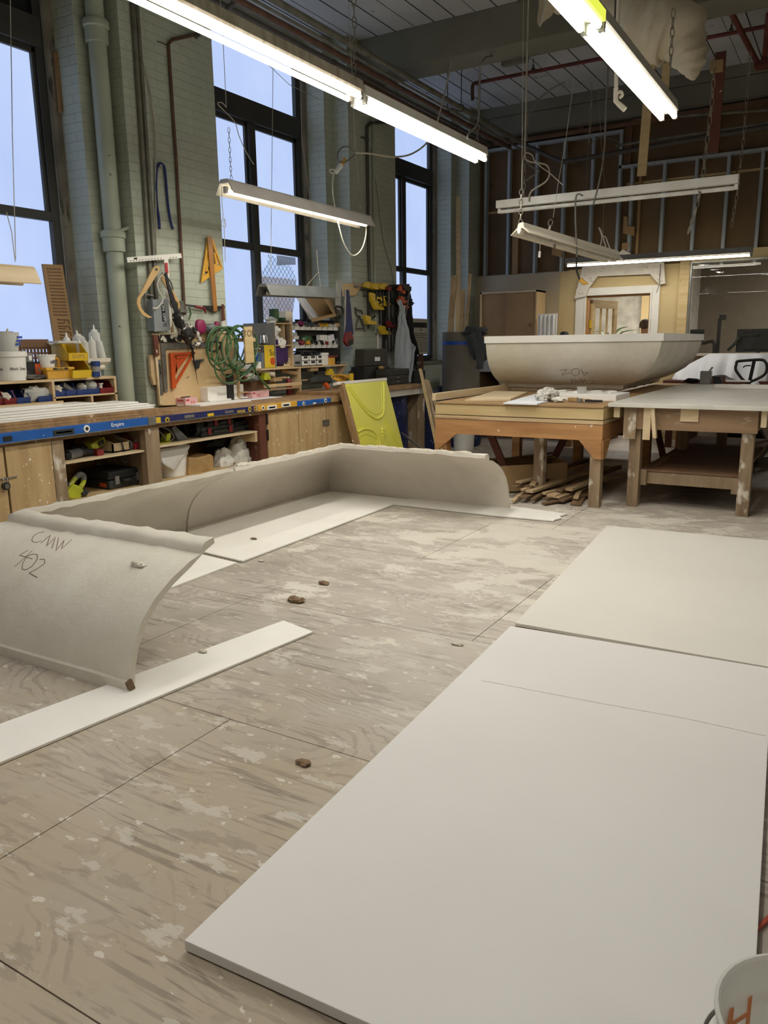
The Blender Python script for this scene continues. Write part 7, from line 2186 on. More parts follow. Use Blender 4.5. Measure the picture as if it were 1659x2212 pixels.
# bin rails
solo('louvre_panel', 'dark louvred panel the white bins hang on', 'panel', MB().box(-5.50, -5.48, at(640, 745, X=-5.49).y, at(733, 745, X=-5.49).y, SHZ + .001, at(640, 690, X=-5.49).z), 'black')
WB = 'small white hanging bins'
proto = None
bn = 0
for row, (ytop, n_, x0, x1) in enumerate(((713, 8, 637, 732), (752, 8, 637, 731))):
    for k in range(n_):
        x = x0 + (x1 - x0) * (k + .5) / n_
        p = at(x, ytop - .6 * k * .35, X=-5.34)
        lab = '%s white bin from the cubby on the %s hanging row' % (ordn[k], ('upper', 'lower')[row])
        z = at(x0 + 40, ytop, X=-5.34).z
        if proto is None:
            proto = make_bin('hanging_bin', lab, 'white', .135, .098, .075, (-5.34, p.y, z), 0, WB)
        else:
            dup(proto, (-5.34, p.y, z), 0, lab)
        bn += 1
p = at(641, 733, X=-5.34)
dup(proto, (-5.34, p.y, p.z), 0, 'single white bin between the two hanging rows, next to the cubby')
WI = 'hardware in the white bins'
for x, y, m, lab in ((648, 701, 'magenta', 'purple-grey hardware in the second bin of the upper row'), (660, 703, 'dullmetal', 'dark hardware in the third bin of the upper row'), (671, 704, 'greyp', 'grey hardware in the fourth bin of the upper row'), (691, 705, 'amber', 'orange hardware in the sixth bin of the upper row'), (702, 705, 'yellow', 'yellow hardware in the seventh bin of the upper row'), (727, 705, 'card', 'pale stick in the last bin of the upper row'), (650, 742, 'redp', 'red handled pliers in the lower row'), (662, 742, 'amber', 'yellow handled pliers in the lower row'), (678, 742, 'dustblack', 'black hardware in the lower row'), (692, 743, 'dustblack', 'black hardware farther right in the lower row'), (702, 744, 'redp', 'red bit in the sixth bin of the lower row')):
    c = at(x, y, X=-5.39)
    solo('bin_filling', lab, 'hardware', MB().ball(c + Vector((0, 0, .01)), (.045, .035, .03), x, .6, 4), m, WI, smooth=True)
c = at(662, 733, X=-5.40)
solo('green_tub', 'green bundle lying over the lower row of white bins', 'bundle', MB().ball(c, (.05, .09, .04), 2, .3, 3), 'hose', smooth=True)
for x, y, w__, h_, m, lab in ((695, 735, .14, .12, 'white', 'white packet standing over the lower row of bins'), (712, 733, .12, .10, 'paper', 'white box tilted behind the lower row of bins'), (720, 742, .14, .09, 'greyp', 'grey cloth packet at the right of the lower row')):
    c = at(x, y, X=-5.42)
    solo('packet', lab, 'packet', MB().bx(c, (.06, w__, h_), (.2 if x > 700 else 0, 0, 0)), m, bevel=.004)
# drawer towers and boxes on the shelf
DT = 'small drawer units on the shelf'
for k, (x0, x1, lab) in enumerate(((633, 651, 'grey-white drawer unit nearest the cubby'), (652, 667, 'second small drawer unit from the cubby'), (668, 683, 'third small drawer unit from the cubby'), (684, 697, 'fourth small drawer unit from the cubby'))):
    a, b = at(x0, 787, X=SX_ - .01), at(x1, 787, X=SX_ - .01)
    zt_ = at(640, 770 - (4 if k == 0 else 0), X=SX_).z
    t = thing('drawer_unit', lab, 'drawer unit', (SX_ - .1, (a.y + b.y) / 2, SHZ), group=DT)
    part('body', MB().box(SX_ - .2, SX_ - .012, a.y, b.y, SHZ + .001, zt_), 'greyp' if k != 3 else 'dustblack', t, bevel=.003)
    hh = (zt_ - SHZ)
    for j in range(2 if k else 1):
        z0_ = SHZ + .01 + j * hh / 2
        d_ = part('drawer', MB().box(SX_ - .014, SX_ - .004, a.y + .006, b.y - .006, z0_, z0_ + (hh * .42 if k else hh * .9)), 'white' if k != 0 else 'greymetal', t, bevel=.002)
        part('label_slot', MB().box(SX_ - .004, SX_ - .002, a.y + .03, b.y - .03, z0_ + .02, z0_ + .045), 'dustblack', d_)
mb = MB()
for k in range(7):
    c = at(640 + 7 * k, 762, X=SX_ - .08)
    mb.bx(c + Vector((0, 0, R(-.01, .02))), (.10, R(.06, .12), .012), (R(-.3, .3), R(-.2, .2), R(-.4, .4)))
solo('trowel_pile', 'pile of dark trowels and blades on top of the small drawer units', 'tools', mb, 'dustblack')
t = thing('file_box', 'tall white file box right of the small drawer units', 'box', (SX_ - .1, at(704, 785, X=SX_).y, SHZ))
a, b = at(698, 788, X=SX_), at(711, 788, X=SX_)
zt_ = at(704, 762, X=SX_).z
part('body', MB().box(SX_ - .16, SX_ - .01, a.y, b.y, SHZ + .001, zt_ - .03), 'white', t, bevel=.003)
part('lid', MB().box(SX_ - .165, SX_ - .005, a.y - .004, b.y + .004, zt_ - .03, zt_), 'white', t, bevel=.003)
a, b = at(713, 787, X=SX_), at(727, 786, X=SX_)
solo('yellow_box', 'small yellow box with a dark red lid at the right end of the shelf', 'box', MB().box(SX_ - .14, SX_ - .02, a.y, b.y, SHZ + .001, SHZ + .085), 'amber', bevel=.003)
solo('red_tray', 'dark red flat tray lying on the small yellow box', 'tray', MB().box(SX_ - .15, SX_ - .01, a.y - .01, b.y + .05, SHZ + .087, SHZ + .105), 'redp', bevel=.003)
solo('black_tape', 'little black roll right of the yellow box', 'roll', MB().cyl((SX_ - .05, b.y + .08, SHZ + .02), (SX_ - .02, b.y + .1, SHZ + .02), .019), 'black')
# cardboard carton tilted above
t = thing('carton', 'open white-sided cardboard carton tipped over above the white bins', 'carton', at(690, 695, X=-5.4))
sh = -5.36
f0 = [at(640, 643, X=sh), at(672, 695, X=sh + .0), at(702, 690, X=sh + .1), at(714, 672, X=sh + .12), at(702, 640, X=sh - .12), at(655, 636, X=sh - .2)]
P0, P1_, P2, P3 = at(641, 642, X=-5.30), at(675, 694, X=-5.30), at(712, 680, X=-5.20), at(705, 645, X=-5.36)
dpt_ = Vector((-.26, -.02, .10))


def quadp(a, b, c, d, tt, mm, nm, lab=None):
    n_ = (b - a).cross(c - a).normalized() * tt
    part(nm, MB().hexa([a, b, c, d, a + n_, b + n_, c + n_, d + n_]), mm, t, lab)


A0 = at(640, 643, X=-5.25)
A1 = at(674, 696, X=-5.25)
B0 = at(655, 640, X=-5.62)
B1 = at(692, 690, X=-5.62)
up_ = (A0 - A1)
side = Vector((0, .46, .07))
quadp(A0, A1, B1, B0, .006, 'paper', 'side', 'white printed side')
quadp(A1, A1 + side, B1 + side, B1, .006, 'card', 'bottom')
quadp(B0, B1, B1 + side, B0 + side, .006, 'card', 'back')
quadp(A1 + side, A1 + side + up_ * .72, B1 + side + up_ * .72, B1 + side, .006, 'card', 'side')
quadp(A1, A1 + side, A1 + side + (up_ * .13), A1 + up_ * .13, .005, 'card', 'flap')
nq = (A1 - A0).cross(B1 - A0).normalized()
for k in range(7):
    c_ = A0 + (A1 - A0) * (.26 + .07 * k) + (B0 - A0) * .34 - nq * .002
    e1, e2 = (A1 - A0) * .045, (B0 - A0) * (.16 if k % 3 else .22)
    quadp(c_, c_ + e1, c_ + e1 + e2, c_ + e2, .010, 'blueink', 'print')
solo('carton_shelf', 'dark board under the tipped carton above the white bins', 'board', MB().box(-5.66, -5.40, C1.y + .01, at(712, 690, X=-5.4).y + .05, at(690, 694, X=-5.4).z - .03, at(690, 694, X=-5.4).z - .015), 'frame')

# ------------------------------------------------------------------ saws and clamps on the middle pier
MX = XP + .03
t = thing('saw_hanger', 'pale plywood board with a steel peg on the middle brick pier', 'board', at(760, 640, X=MX))
part('board', MB().px([(741, 613), (780, 612), (782, 618), (768, 638), (743, 640)], MX, .02), 'maple', t)
c = at(764, 618, X=MX)
part('peg', MB().cyl(c, c + Vector((.07, .02, 0)), .014, n=12), 'metal', t)
HS = 'hand saws on the middle pier'
t = thing('hand_saw', 'bare steel hand saw with a dark handle on the middle pier', 'saw', at(728, 690, X=MX), group=HS)
part('blade', MB().px([(726, 606), (741, 606), (736, 668), (724, 668)], MX + .012, .004), 'metal', t)
part('handle', MB().tube(smooth_path([at(*q, X=MX + .016) for q in ((725, 662), (727, 678), (727, 688), (737, 685), (741, 674), (737, 664), (726, 662))], 4), .012, 8), 'dustblack', t, smooth=True)
t = thing('hand_saw', 'dark blue hand saw with a red handle hanging beside the bare steel one', 'saw', at(780, 745, X=MX), group=HS)
part('blade', MB().px([(747, 626), (754, 626), (764, 722), (744, 726)], MX + .035, .005), 'navy', t)
part('back_edge', MB().px([(745, 626), (748, 626), (747, 700), (743, 726)], MX + .04, .005), 'metal', t)
part('handle', MB().px([(748, 718), (760, 716), (765, 735), (763, 744), (752, 748), (745, 738)], MX + .055, .035), 'redp', t, bevel=.008)
part('grip', MB().px([(752, 736), (762, 732), (764, 743), (754, 748)], MX + .06, .03), 'black', t, bevel=.006)
t = thing('dividers', 'dark iron dividers hung on the middle pier', 'dividers', at(775, 715, X=MX), group='small irons on the middle pier')
for pts in ([(767, 665), (772, 670), (780, 671), (783, 678)], [(767, 665), (770, 680), (778, 684)], [(776, 682), (770, 700), (769, 712)], [(776, 682), (783, 700), (788, 715)], [(770, 710), (784, 709)]):
    part('arm', MB().tube(smooth_path([at(*q, X=MX) for q in pts], 3), .009, 6), 'darkpipe', t)
# clamp rack
CX_ = XP + .10
t = thing('clamp_rail', 'long steel bracket rail the bar clamps hang from', 'rail', at(840, 625, X=XP))
ya, yb_ = at(780, 624, X=XP + .05).y, at(885, 626, X=XP + .05).y
zc_ = at(830, 626, X=XP + .05).z
part('rail', MB().box(XP + .02, XP + .06, ya, yb_, zc_ - .02, zc_ + .01), 'dullmetal', t)
part('bracket', MB().box(XP, XP + .02, ya + .1, ya + .2, zc_ - .1, zc_ + .05).box(XP, XP + .02, yb_ - .6, yb_ - .5, zc_ - .1, zc_ + .05), 'dullmetal', t)


def clamp(label, x, ytop, ybot, yjaw, m, barm='black', X_=CX_, sz=1.0, grp=None):
    a, b = at(x, ytop, X=X_), at(x + .03 * (ybot - ytop) * .5, ybot, X=X_)
    j = at(x, yjaw, X=X_)
    b = Vector((X_, a.y, b.z))
    t = thing('bar_clamp', label, 'clamp', (X_, a.y, b.z), group=grp)
    part('bar', MB().beam(b, a, .012, .022, (1, 0, 0)), barm, t)
    s_ = sz
    part('fixed_jaw', MB().prism([(a.y - .09 * s_, a.z - .02 * s_), (a.y - .03 * s_, a.z + .025 * s_), (a.y + .03 * s_, a.z + .03 * s_), (a.y + .035 * s_, a.z - .035 * s_), (a.y - .02 * s_, a.z - .035 * s_)], 'x', X_ - .02, X_ + .022), m, t, bevel=.006)
    part('sliding_jaw', MB().prism([(a.y - .09 * s_, j.z + .03 * s_), (a.y - .055 * s_, j.z + .04 * s_), (a.y + .03 * s_, j.z + .03 * s_), (a.y + .03 * s_, j.z - .01), (a.y + .13 * s_, j.z - .02 * s_), (a.y + .14 * s_, j.z - .05 * s_), (a.y - .03 * s_, j.z - .05 * s_)], 'x', X_ - .022, X_ + .025), m, t, bevel=.006)
    part('trigger', MB().beam((X_, a.y + .02 * s_, j.z + .0), (X_ + .01, a.y + .13 * s_, j.z + .035 * s_), .02, .018, (1, 0, 0)), 'dustblack', t, bevel=.004)


YG, BG_ = 'yellow bar clamps on the rack', 'dark bar clamps packed on the rack'
for x, yt, yb2, yj, lab in ((794, 615, 710, 690, 'yellow bar clamp at the left end of the rack, its jaw lowest'), (804, 618, 668, 641, 'yellow bar clamp second from the left, jaw just below the rail'), (811, 618, 668, 658, 'yellow bar clamp third from the left, jaw half way down'), (819, 618, 700, 650, 'yellow bar clamp fourth from the left with a wide jaw'), (826, 618, 760, 712, 'yellow bar clamp fifth from the left on a long bar'), (832, 618, 735, 648, 'yellow bar clamp sixth from the left')):
    clamp(lab, x, yt, yb2, yj, 'yellow', grp=YG, X_=CX_ + (.02 if x in (811, 826) else 0), sz=1.25)
for k in range(14):
    x = 833 + 3.6 * k
    yj = (650, 688, 700, 655, 693)[k % 5] + R(-4, 4)
    red = k in (2, 7, 11)
    clamp('red-jawed dark bar clamp among the black ones on the rack' if red else 'black bar clamp packed in the middle of the rack', x, 622 + R(-5, 3), 752 + R(-12, 10), yj, 'redp' if red else 'dustblack', 'dustblack' if k % 2 else 'dullmetal', CX_ + .03 * (k % 3), .9, BG_)
for k, (x, y, lab) in enumerate(((868, 618, 'orange clamp head at the right end of the rack'), (871, 630, 'lower orange clamp head at the right end of the rack'), (864, 624, 'dark orange clamp head left of the other orange ones'))):
    clamp(lab, x, y, 700 + 8 * k, y + 28, 'orange', 'dustblack', CX_ + .14, .85, 'orange clamps on the rack')
t = thing('pipe_clamp', 'heavy steel pipe clamp hanging askew at the end of the rack', 'clamp', at(882, 700, X=CX_ + .12))
part('bar', MB().beam(at(873, 690, X=CX_ + .15), at(884, 630, X=CX_ + .15), .018, .03, (1, 0, 0)), 'dullmetal', t)
part('head', MB().px([(870, 614), (889, 619), (889, 628), (884, 632), (872, 622)], CX_ + .18, .05), 'dustblack', t, bevel=.005)
LR = 'steel rails standing behind the clamps'
for k, (x, m) in enumerate(((817, 'enamel'), (829, 'metal'), (840, 'enamel'), (847, 'metal'))):
    a, b = at(x, 668, X=MX + .01), at(x + 1, 752, X=MX + .01)
    solo('steel_rail', 'pale shelving rail behind the bar clamps, %s from the left' % ordn[k], 'rail', MB().box(MX - .02, MX + .01, a.y, a.y + (.05 if k % 2 else .08), 1.36, a.z), m, LR)


def curtain(Lp, Rp, X_, amp, fr, nu=18, nv=24, th=.004, ph=0):
    def interp(P, v):
        n_ = len(P) - 1
        i = min(int(v * n_), n_ - 1)
        f = v * n_ - i
        return P[i][0] + (P[i + 1][0] - P[i][0]) * f, P[i][1] + (P[i + 1][1] - P[i][1]) * f
    def fn(u, v):
        a, b = interp(Lp, v), interp(Rp, v)
        q = at(a[0] + (b[0] - a[0]) * u, a[1] + (b[1] - a[1]) * u, X=X_)
        return q + Vector((amp * math.sin(u * fr + ph + v * 2) * (.4 + .6 * v) + .02 * noise.noise(q * 9), 0, 0))
    return MB().sheet(fn, nu, nv, th)


solo('black_coat', 'black coat hanging from the clamp rack over the far window', 'coat', curtain([(868, 640), (866, 680), (868, 720), (878, 750), (896, 790)], [(884, 632), (890, 655), (891, 690), (893, 715), (900, 748)], CX_ + .10, .05, 9), 'coat', smooth=True)
solo('coat_collar', 'black coat collar flap sticking out beside the window', 'coat', curtain([(884, 636), (886, 648), (888, 655)], [(886, 638), (892, 650), (898, 656)], CX_ + .12, .01, 4, 6, 6), 'coat', smooth=True)
solo('plastic_film', 'milky plastic sheet hanging from the clamp rack', 'plastic sheet', curtain([(858, 652), (864, 672), (858, 700), (855, 740), (851, 795)], [(866, 645), (872, 670), (875, 700), (876, 730), (884, 795)], CX_ + .20, .05, 12), 'film', smooth=True)
solo('plastic_film', 'second milky plastic sheet bunched lower beside the black coat', 'plastic sheet', curtain([(870, 660), (872, 700), (874, 735), (870, 780), (868, 822)], [(873, 660), (876, 700), (890, 738), (897, 750), (884, 826)], CX_ + .25, .05, 9, ph=2), 'film', smooth=True)
solo('splattered_cloth', 'black splattered cloth hanging beside the plastic sheets', 'cloth', curtain([(878, 720), (888, 745), (890, 790), (884, 835)], [(886, 722), (894, 770), (900, 800), (908, 838)], CX_ + .02, .03, 8), 'splat', smooth=True)
# air conditioner
a, b = at(893, 766, X=-5.74), at(924, 689, X=-5.74)
t = thing('air_conditioner', 'beige window air conditioner in the far window', 'air conditioner', (-5.82, (a.y + b.y) / 2, a.z))
yl, yr = a.y - .12, b.y
part('case', MB().box(-5.96, -5.74, yl, yr, a.z, b.z), 'beige', t, bevel=.008)
hgt = b.z - a.z
part('panel', MB().box(-5.74, -5.735, yl + .05, yr - .04, b.z - hgt * .25, b.z - hgt * .11), 'slot', t, 'dark control panel')
for k in range(11):
    z = a.z + hgt * (.08 + .05 * k)
    part('louvre', MB().box(-5.742, -5.732, yl + .03, yr - .03, z, z + .006), 'slot', t)
part('badge', MB().box(-5.74, -5.736, (yl + yr) / 2 + .06, (yl + yr) / 2 + .085, a.z + hgt * .66, a.z + hgt * .72), 'slot', t)
part('bracket', MB().beam(((-5.76), yr - .2, a.z), (-5.70, yr - .3, a.z - .25), .08, .03), 'redbrown', t)
# toolboxes on the far bench
FT = .926
t = thing('toolcase', 'tall black case with a white label on the far end of the bench', 'tool case', (-5.1, 7.6, FT))
q0, q1 = at(788, 792, X=-5.08), at(838, 753, X=-5.08)
part('lid', MB().box(-5.22, -5.08, q0.y, q1.y, q0.z, q1.z), 'olive', t, bevel=.012)
part('base', MB().box(-5.26, -5.07, q0.y - .02, q1.y + .02, FT + .001, q0.z - .004), 'black', t, bevel=.008)
part('label', MB().fb(810, 780, 821, 771, -5.078, .003), 'paper', t, 'white label')
a = at(837, 833, Z=FT)
yl, yr = at(836, 826, X=-4.92).y, at(884, 826, X=-4.92).y
zt_ = at(860, 797, X=-4.92).z
t = thing('toolbox', 'olive drawer toolbox beside the black case on the bench', 'toolbox', (-5.05, (yl + yr) / 2, FT))
part('body', MB().box(-5.2, -4.925, yl, yr, FT + .001, zt_ - .08), 'olive', t, bevel=.005)
part('lid', MB().box(-5.2, -4.92, yl - .004, yr + .004, zt_ - .078, zt_), 'olive', t, bevel=.008)
hh = (zt_ - .08 - FT)
for k in range(2):
    d_ = part('drawer', MB().box(-4.926, -4.918, yl + .015, yr - .015, FT + .012 + k * hh * .48, FT + k * hh * .48 + hh * .44), 'olive', t, bevel=.003)
    part('drawer_pull', MB().bx((-4.912, (yl + yr) / 2 - .02, FT + .012 + k * hh * .48 + hh * .2), (.012, .045, .012)), 'metal', d_)
for yy in (yl + .03, yr - .03):
    part('catch', MB().bx((-4.917, yy, zt_ - .06), (.008, .03, .05)), 'dustblack', t)
c = at(838, 792, X=-4.95)
solo('yellow_scrap', 'small yellowish scrap on the olive toolbox', 'scrap', MB().ball((c.x - .08, yl + .05, zt_ + .022), (.04, .03, .02), 2, .6, 3), 'kraft')
GT = 'upright tubes on the bench by the pier'
for x, y, h_, m, lab in ((759, 822, .16, 'yellow', 'yellow and red cartridge standing on the bench by the pier'), (781, 820, .18, 'greyp', 'grey and yellow cartridge in a caulking gun on the bench by the pier')):
    p = at(x, y, X=-5.2)
    t = thing('cartridge', lab, 'cartridge', (-5.2, p.y, FT), group=GT)
    part('tube', MB().lathe([(0, 0), (.03, 0), (.03, h_), (0, h_)], (-5.2, p.y, FT + .001), 18), m, t, smooth=True, sharp=30)
    part('cap', MB().lathe([(0, 0), (.032, 0), (.032, .02), (.006, .03), (.004, .09), (0, .09)], (-5.2, p.y, FT + h_), 14), 'black', t)
    part('band', MB().lathe([(.0302, 0), (.0315, .002), (.0315, .04), (.0302, .042)], (-5.2, p.y, FT + .004), 18), 'wine' if m == 'yellow' else 'yellow', t)

# ------------------------------------------------------------------ yellow moulded panel leaning on the bench
T0, T1 = at(737, 829, X=-4.60), at(833, 821, X=-4.60)
ay = (T1 - T0)
ay.z = 0
ay.x = 0
Wd = ay.length
dv = Vector((.29, 0, -1.02)).normalized()
dh = Vector((0, 1, 0))
nn = dh.cross(dv) * -1
if nn.x < 0:
    nn = -nn
O_ = Vector((-4.62, T0.y, T0.z - .005))
Lp = (O_.z) / -dv.z


def yp(u, v, h_=0):
    return O_ + dh * (u * Wd) + dv * (v * Lp) + nn * h_


t = thing('rubber_mould', 'bright yellow moulded panel leaning against the bench', 'mould panel', yp(.5, 1))
part('sheet', MB().hexa([yp(.05, .01), yp(1, .01), yp(1, .985), yp(.05, .985), yp(.05, .01, .03), yp(1, .01, .03), yp(1, .985, .03), yp(.05, .985, .03)]), 'yelpanel', t, bevel=.003)
def swag(pts, r_, closed=False):
    return MB().tube([yp(u, v, .028) for u, v in (smooth_path([(a, b, 0) for a, b in pts], 6) and [(q.x, q.y) for q in smooth_path([(a, b, 0) for a, b in pts], 6)])], r_, 8, flat_=1)
for r_, off in ((.016, 0), (.008, .05)):
    part('ridge', swag([(.10 + off, .03), (.22 + off, .18), (.38, .33 - off), (.55, .40 - off), (.72, .36 - off), (.82 - off, .22), (.92 - off, .03)], r_), 'yelpanel', t, smooth=True)
    part('ridge', swag([(.06, .50 + off), (.22, .48 + off), (.40, .52 + off * 1.4), (.48 - off, .64), (.40 - off, .82), (.2, .95)], r_), 'yelpanel', t, smooth=True)
    part('ridge', swag([(.72 + off, .42), (.80 + off, .60), (.95, .78)], r_), 'yelpanel', t, smooth=True)
    part('ridge', swag([(.46 + off, .97), (.55 + off * .5, .80 + off), (.72, .76 + off), (.90 - off, .86)], r_), 'yelpanel', t, smooth=True)
mb = MB()
for k in range(16):
    a = R(0, 6.28)
    r_ = R(.0, .045)
    mb.ball(yp(.62 + r_ * math.cos(a), .56 + r_ * 1.2 * math.sin(a), .03), (.014, .016, .016), k, .4, 4, 8, 6)
part('medallion', mb, 'yelpanel', t, smooth=True)
part('edge_frame', MB().hexa([yp(-.01, -.005, -.02), yp(.05, -.005, -.02), yp(.05, .99, -.02), yp(-.01, .99, -.02), yp(-.01, -.005, .035), yp(.05, -.005, .035), yp(.05, .99, .035), yp(-.01, .99, .035)]), 'wood', t)
part('top_batten', MB().hexa([yp(-.10, -.02, -.02), yp(1.02, -.02, -.02), yp(1.02, .008, -.02), yp(-.10, .008, -.02), yp(-.10, -.02, .03), yp(1.02, -.02, .03), yp(1.02, .008, .03), yp(-.10, .008, .03)]), 'enamel', t, 'whitish top batten')
# drums, laths and cylinder at the far end
DR = 'paint-splashed blue drums'
for k, (x, y, lab) in enumerate(((-5.05, 8.45, 'paint-splashed blue drum under the far end of the bench, left one'), (-5.07, 9.35, 'paint-splashed blue drum under the far end of the bench, right one'), (-4.75, 10.05, 'blue drum under the grey fibre cylinder'), (-5.15, 10.75, 'blue drum between the bench and the back wall'))):
    t = thing('drum', lab, 'drum', (x, y, 0), group=DR)
    hz = .78 if k != 2 else .66
    part('body', MB().lathe([(0, 0), (.27, 0), (.29, .03), (.295, hz * .33), (.305, hz * .34), (.305, hz * .37), (.295, hz * .38), (.295, hz * .66), (.305, hz * .67), (.305, hz * .70), (.295, hz * .71), (.28, hz), (.25, hz), (.25, hz - .03), (0, hz - .03)], (x, y, 0), 30), 'drum', t, smooth=True, sharp=30)
    part('lid', MB().lathe([(.285, hz - .02), (.292, hz - .02), (.292, hz + .012), (0, hz + .015)], (x, y, 0), 30), 'drum', t, smooth=True, sharp=30)
for k, (a, b, w__) in enumerate((((908, 797), (945, 970), .05), ((920, 820), (952, 960), .04), ((924, 822), (958, 930), .035))):
    p0, p1 = at(*a, X=-4.66 - .02 * k), at(*b, X=-4.3 - .02 * k)
    s_ = p1.z
    p1 = p1 + (p1 - p0) * ((p1.z - .02) / (p0.z - p1.z)) if p1.z > .02 else p1
    solo('leaning_lath', '%s timber lath leaning beside the yellow panel toward the work table' % ordn[k], 'lath', MB().beam(p0, p1, .02, w__, (0, 1, 0)), 'pine' if k == 0 else 'lath', 'laths leaning at the bench end')
p0, p1 = at(867, 935, X=-4.6), at(912, 970, X=-4.2)
solo('steel_tube', 'thin steel tube leaning out from behind the yellow panel', 'tube', MB().cyl(p0, p1 + (p1 - p0) * (p1.z / max(p0.z - p1.z, .05)) * .95, .012, n=8), 'metal')
sx_, sy_ = -4.75, 10.05
t = thing('fibre_cylinder', 'tall grey fibre cylinder with blue tape standing at the back', 'cylinder', (sx_, sy_, .67))
zt_ = at(992, 717, Y=sy_ - .2).z
z2 = at(985, 741, Y=sy_ - .26).z
part('tube', MB().lathe([(.262, .70), (.262, zt_), (.25, zt_), (.25, .70)], (sx_, sy_, 0), 40), 'sono', t, smooth=True, sharp=30)
part('tape', MB().lathe([(.2625, z2 - .025), (.2645, z2 - .024), (.2645, z2 + .024), (.2625, z2 + .025)], (sx_, sy_, 0), 40), 'tape', t, 'blue tape band', smooth=True, sharp=30)
VB = 'boards standing up in the grey cylinder'
for k, (xb, xt, yt, wpx, m, lab) in enumerate(((973, 981, 597, 13, 'lath', 'widest board standing in the grey cylinder, at the left'), (983, 983, 595, 3.5, 'whiteboard', 'thin white rod standing in the grey cylinder'), (990, 990, 425, 9, 'plyh', 'tallest pale board standing in the grey cylinder'), (997, 1001, 625, 9, 'lath', 'shorter board right of the tallest in the grey cylinder'), (1006, 1016, 591, 6, 'lath', 'board leaning right out of the grey cylinder'))):
    yy = sy_ - .05 + .02 * k
    a, b = at(xb, 717, Y=yy), at(xt, yt, Y=yy)
    wd = wpx * (a - EYE).dot(FW) / FPX
    lo = a + (a - b) * ((a.z - .72) / (b.z - a.z))
    solo('standing_board', lab, 'board', MB().beam(lo, b, .018 if k != 1 else .03, wd, (0, -1, 0)) if False else MB().beam(lo, b, wd, .018 if k != 1 else .03, (0, 1, 0)), m, VB)
t = thing('jacket', 'charcoal jacket hung over the rim of the grey cylinder', 'jacket', at(1025, 790, Y=sy_ - .33))
LJ, RJ = [(1008, 722), (1014, 745), (1022, 770), (1026, 778)], [(1040, 718), (1047, 745), (1048, 770), (1044, 780)]


def jk(u, v):
    i = min(int(v * 3), 2)
    f = v * 3 - i
    a_ = [LJ[i][k] + (LJ[i + 1][k] - LJ[i][k]) * f for k in (0, 1)]
    b_ = [RJ[i][k] + (RJ[i + 1][k] - RJ[i][k]) * f for k in (0, 1)]
    q = at(a_[0] + (b_[0] - a_[0]) * u, a_[1] + (b_[1] - a_[1]) * u, Y=sy_ - .34)
    return q + Vector((0, -.05 * math.sin(u * 9 + v * 2) - .05 * noise.noise(q * 7), 0))


part('back', MB().sheet(jk, 16, 18, .02), 'jacket', t, smooth=True)
part('shoulder', MB().ball(at(1026, 717, Y=sy_ - .2), (.15, .2, .07), 3, .4, 3), 'jacket', t, smooth=True)
part('sleeve', MB().tube(smooth_path([at(*q, Y=sy_ - .40) for q in ((1020, 722), (1030, 750), (1037, 775), (1036, 797))], 4), [.07] * 5 + [.06] * 4 + [.05] * 4, 10), 'jacket', t, smooth=True)
solo('corner_ledge', 'whitewashed masonry ledge in the corner below the far window', 'ledge', MB().box(-5.6, -5.03, 11.07, 11.5, 0, .93), 'enamel', bevel=.006)
solo('grey_canister', 'dark labelled paint tin standing on the drum by the far window', 'tin', MB().lathe([(0, 0), (.11, 0), (.11, .26), (.115, .27), (0, .27)], (-5.07, 9.35, .80), 24), 'dustblack', smooth=True, sharp=30)

# ------------------------------------------------------------------ cabinet and boards on the back wall
cy0 = 11.55
a, b = at(1036, 722, Y=cy0), at(1162, 626, Y=cy0)
xr = a.x + .84
x0, x1, z1_ = a.x, at(1160, 640, Y=cy0).x, b.z
z0_ = at(1100, 760, Y=cy0).z
t = thing('wall_cabinet', 'plywood wall cabinet with two sliding doors in the back corner', 'cabinet', ((x0 + x1) / 2, 11.72, z0_))
part('side', MB().box(x1 - .02, x1, cy0, 11.93, z0_, z1_), 'maple', t)
part('side', MB().box(x0, x0 + .025, cy0, 11.93, z0_, z1_), 'maple', t)
part('top', MB().box(x0, x1, cy0, 11.93, z1_ - .025, z1_).box(x0, x1, cy0, 11.93, z0_, z0_ + .02), 'plyh', t)
part('back', MB().box(x0 + .02, x1 - .02, 11.90, 11.925, z0_, z1_), 'mdfdark', t)
xm = at(1092, 680, Y=cy0).x
d1 = part('sliding_door', MB().box(x0 + .025, xm + .02, cy0 + .03, cy0 + .045, z0_ + .02, z1_ - .025), 'mdf', t)
d2 = part('sliding_door', MB().box(xm, x1 - .02, cy0 + .012, cy0 + .027, z0_ + .02, z1_ - .025), 'mdf', t)
zk = at(1100, 706, Y=cy0).z
part('finger_pull', MB().cyl((x0 + .07, cy0 + .022, zk), (x0 + .07, cy0 + .031, zk), .022, n=16), 'dullmetal', d1)
part('finger_pull', MB().cyl((x1 - .10, cy0 + .004, zk + .02), (x1 - .10, cy0 + .013, zk + .02), .022, n=16), 'chrome', d2)
t = thing('moulding_sample', 'white fluted moulding panel standing in front of the tan wallboard', 'moulding', at(1180, 725, Y=11.5))
a, b = at(1160, 760, Y=11.5), at(1203, 677, Y=11.5)
part('panel', MB().box(a.x, b.x, 11.5, 11.53, .92, b.z), 'whiteboard', t, bevel=.003)
for k in range(4):
    xx_ = a.x + (b.x - a.x) * (.16 + .22 * k)
    part('flute', MB().cyl((xx_, 11.5, .94), (xx_, 11.5, b.z - .02), .02, n=10), 'whiteboard', t, smooth=True)
solo('black_bottle', 'dark rounded object poking up behind the upturned plaster section', 'object', MB().lathe([(0, 0), (.07, 0), (.07, .38), (.05, .42), (0, .43)], (at(1219, 722, Y=11.5).x, 11.5, at(1219, 717, Y=11.5).z - .42), 18), 'black', smooth=True)
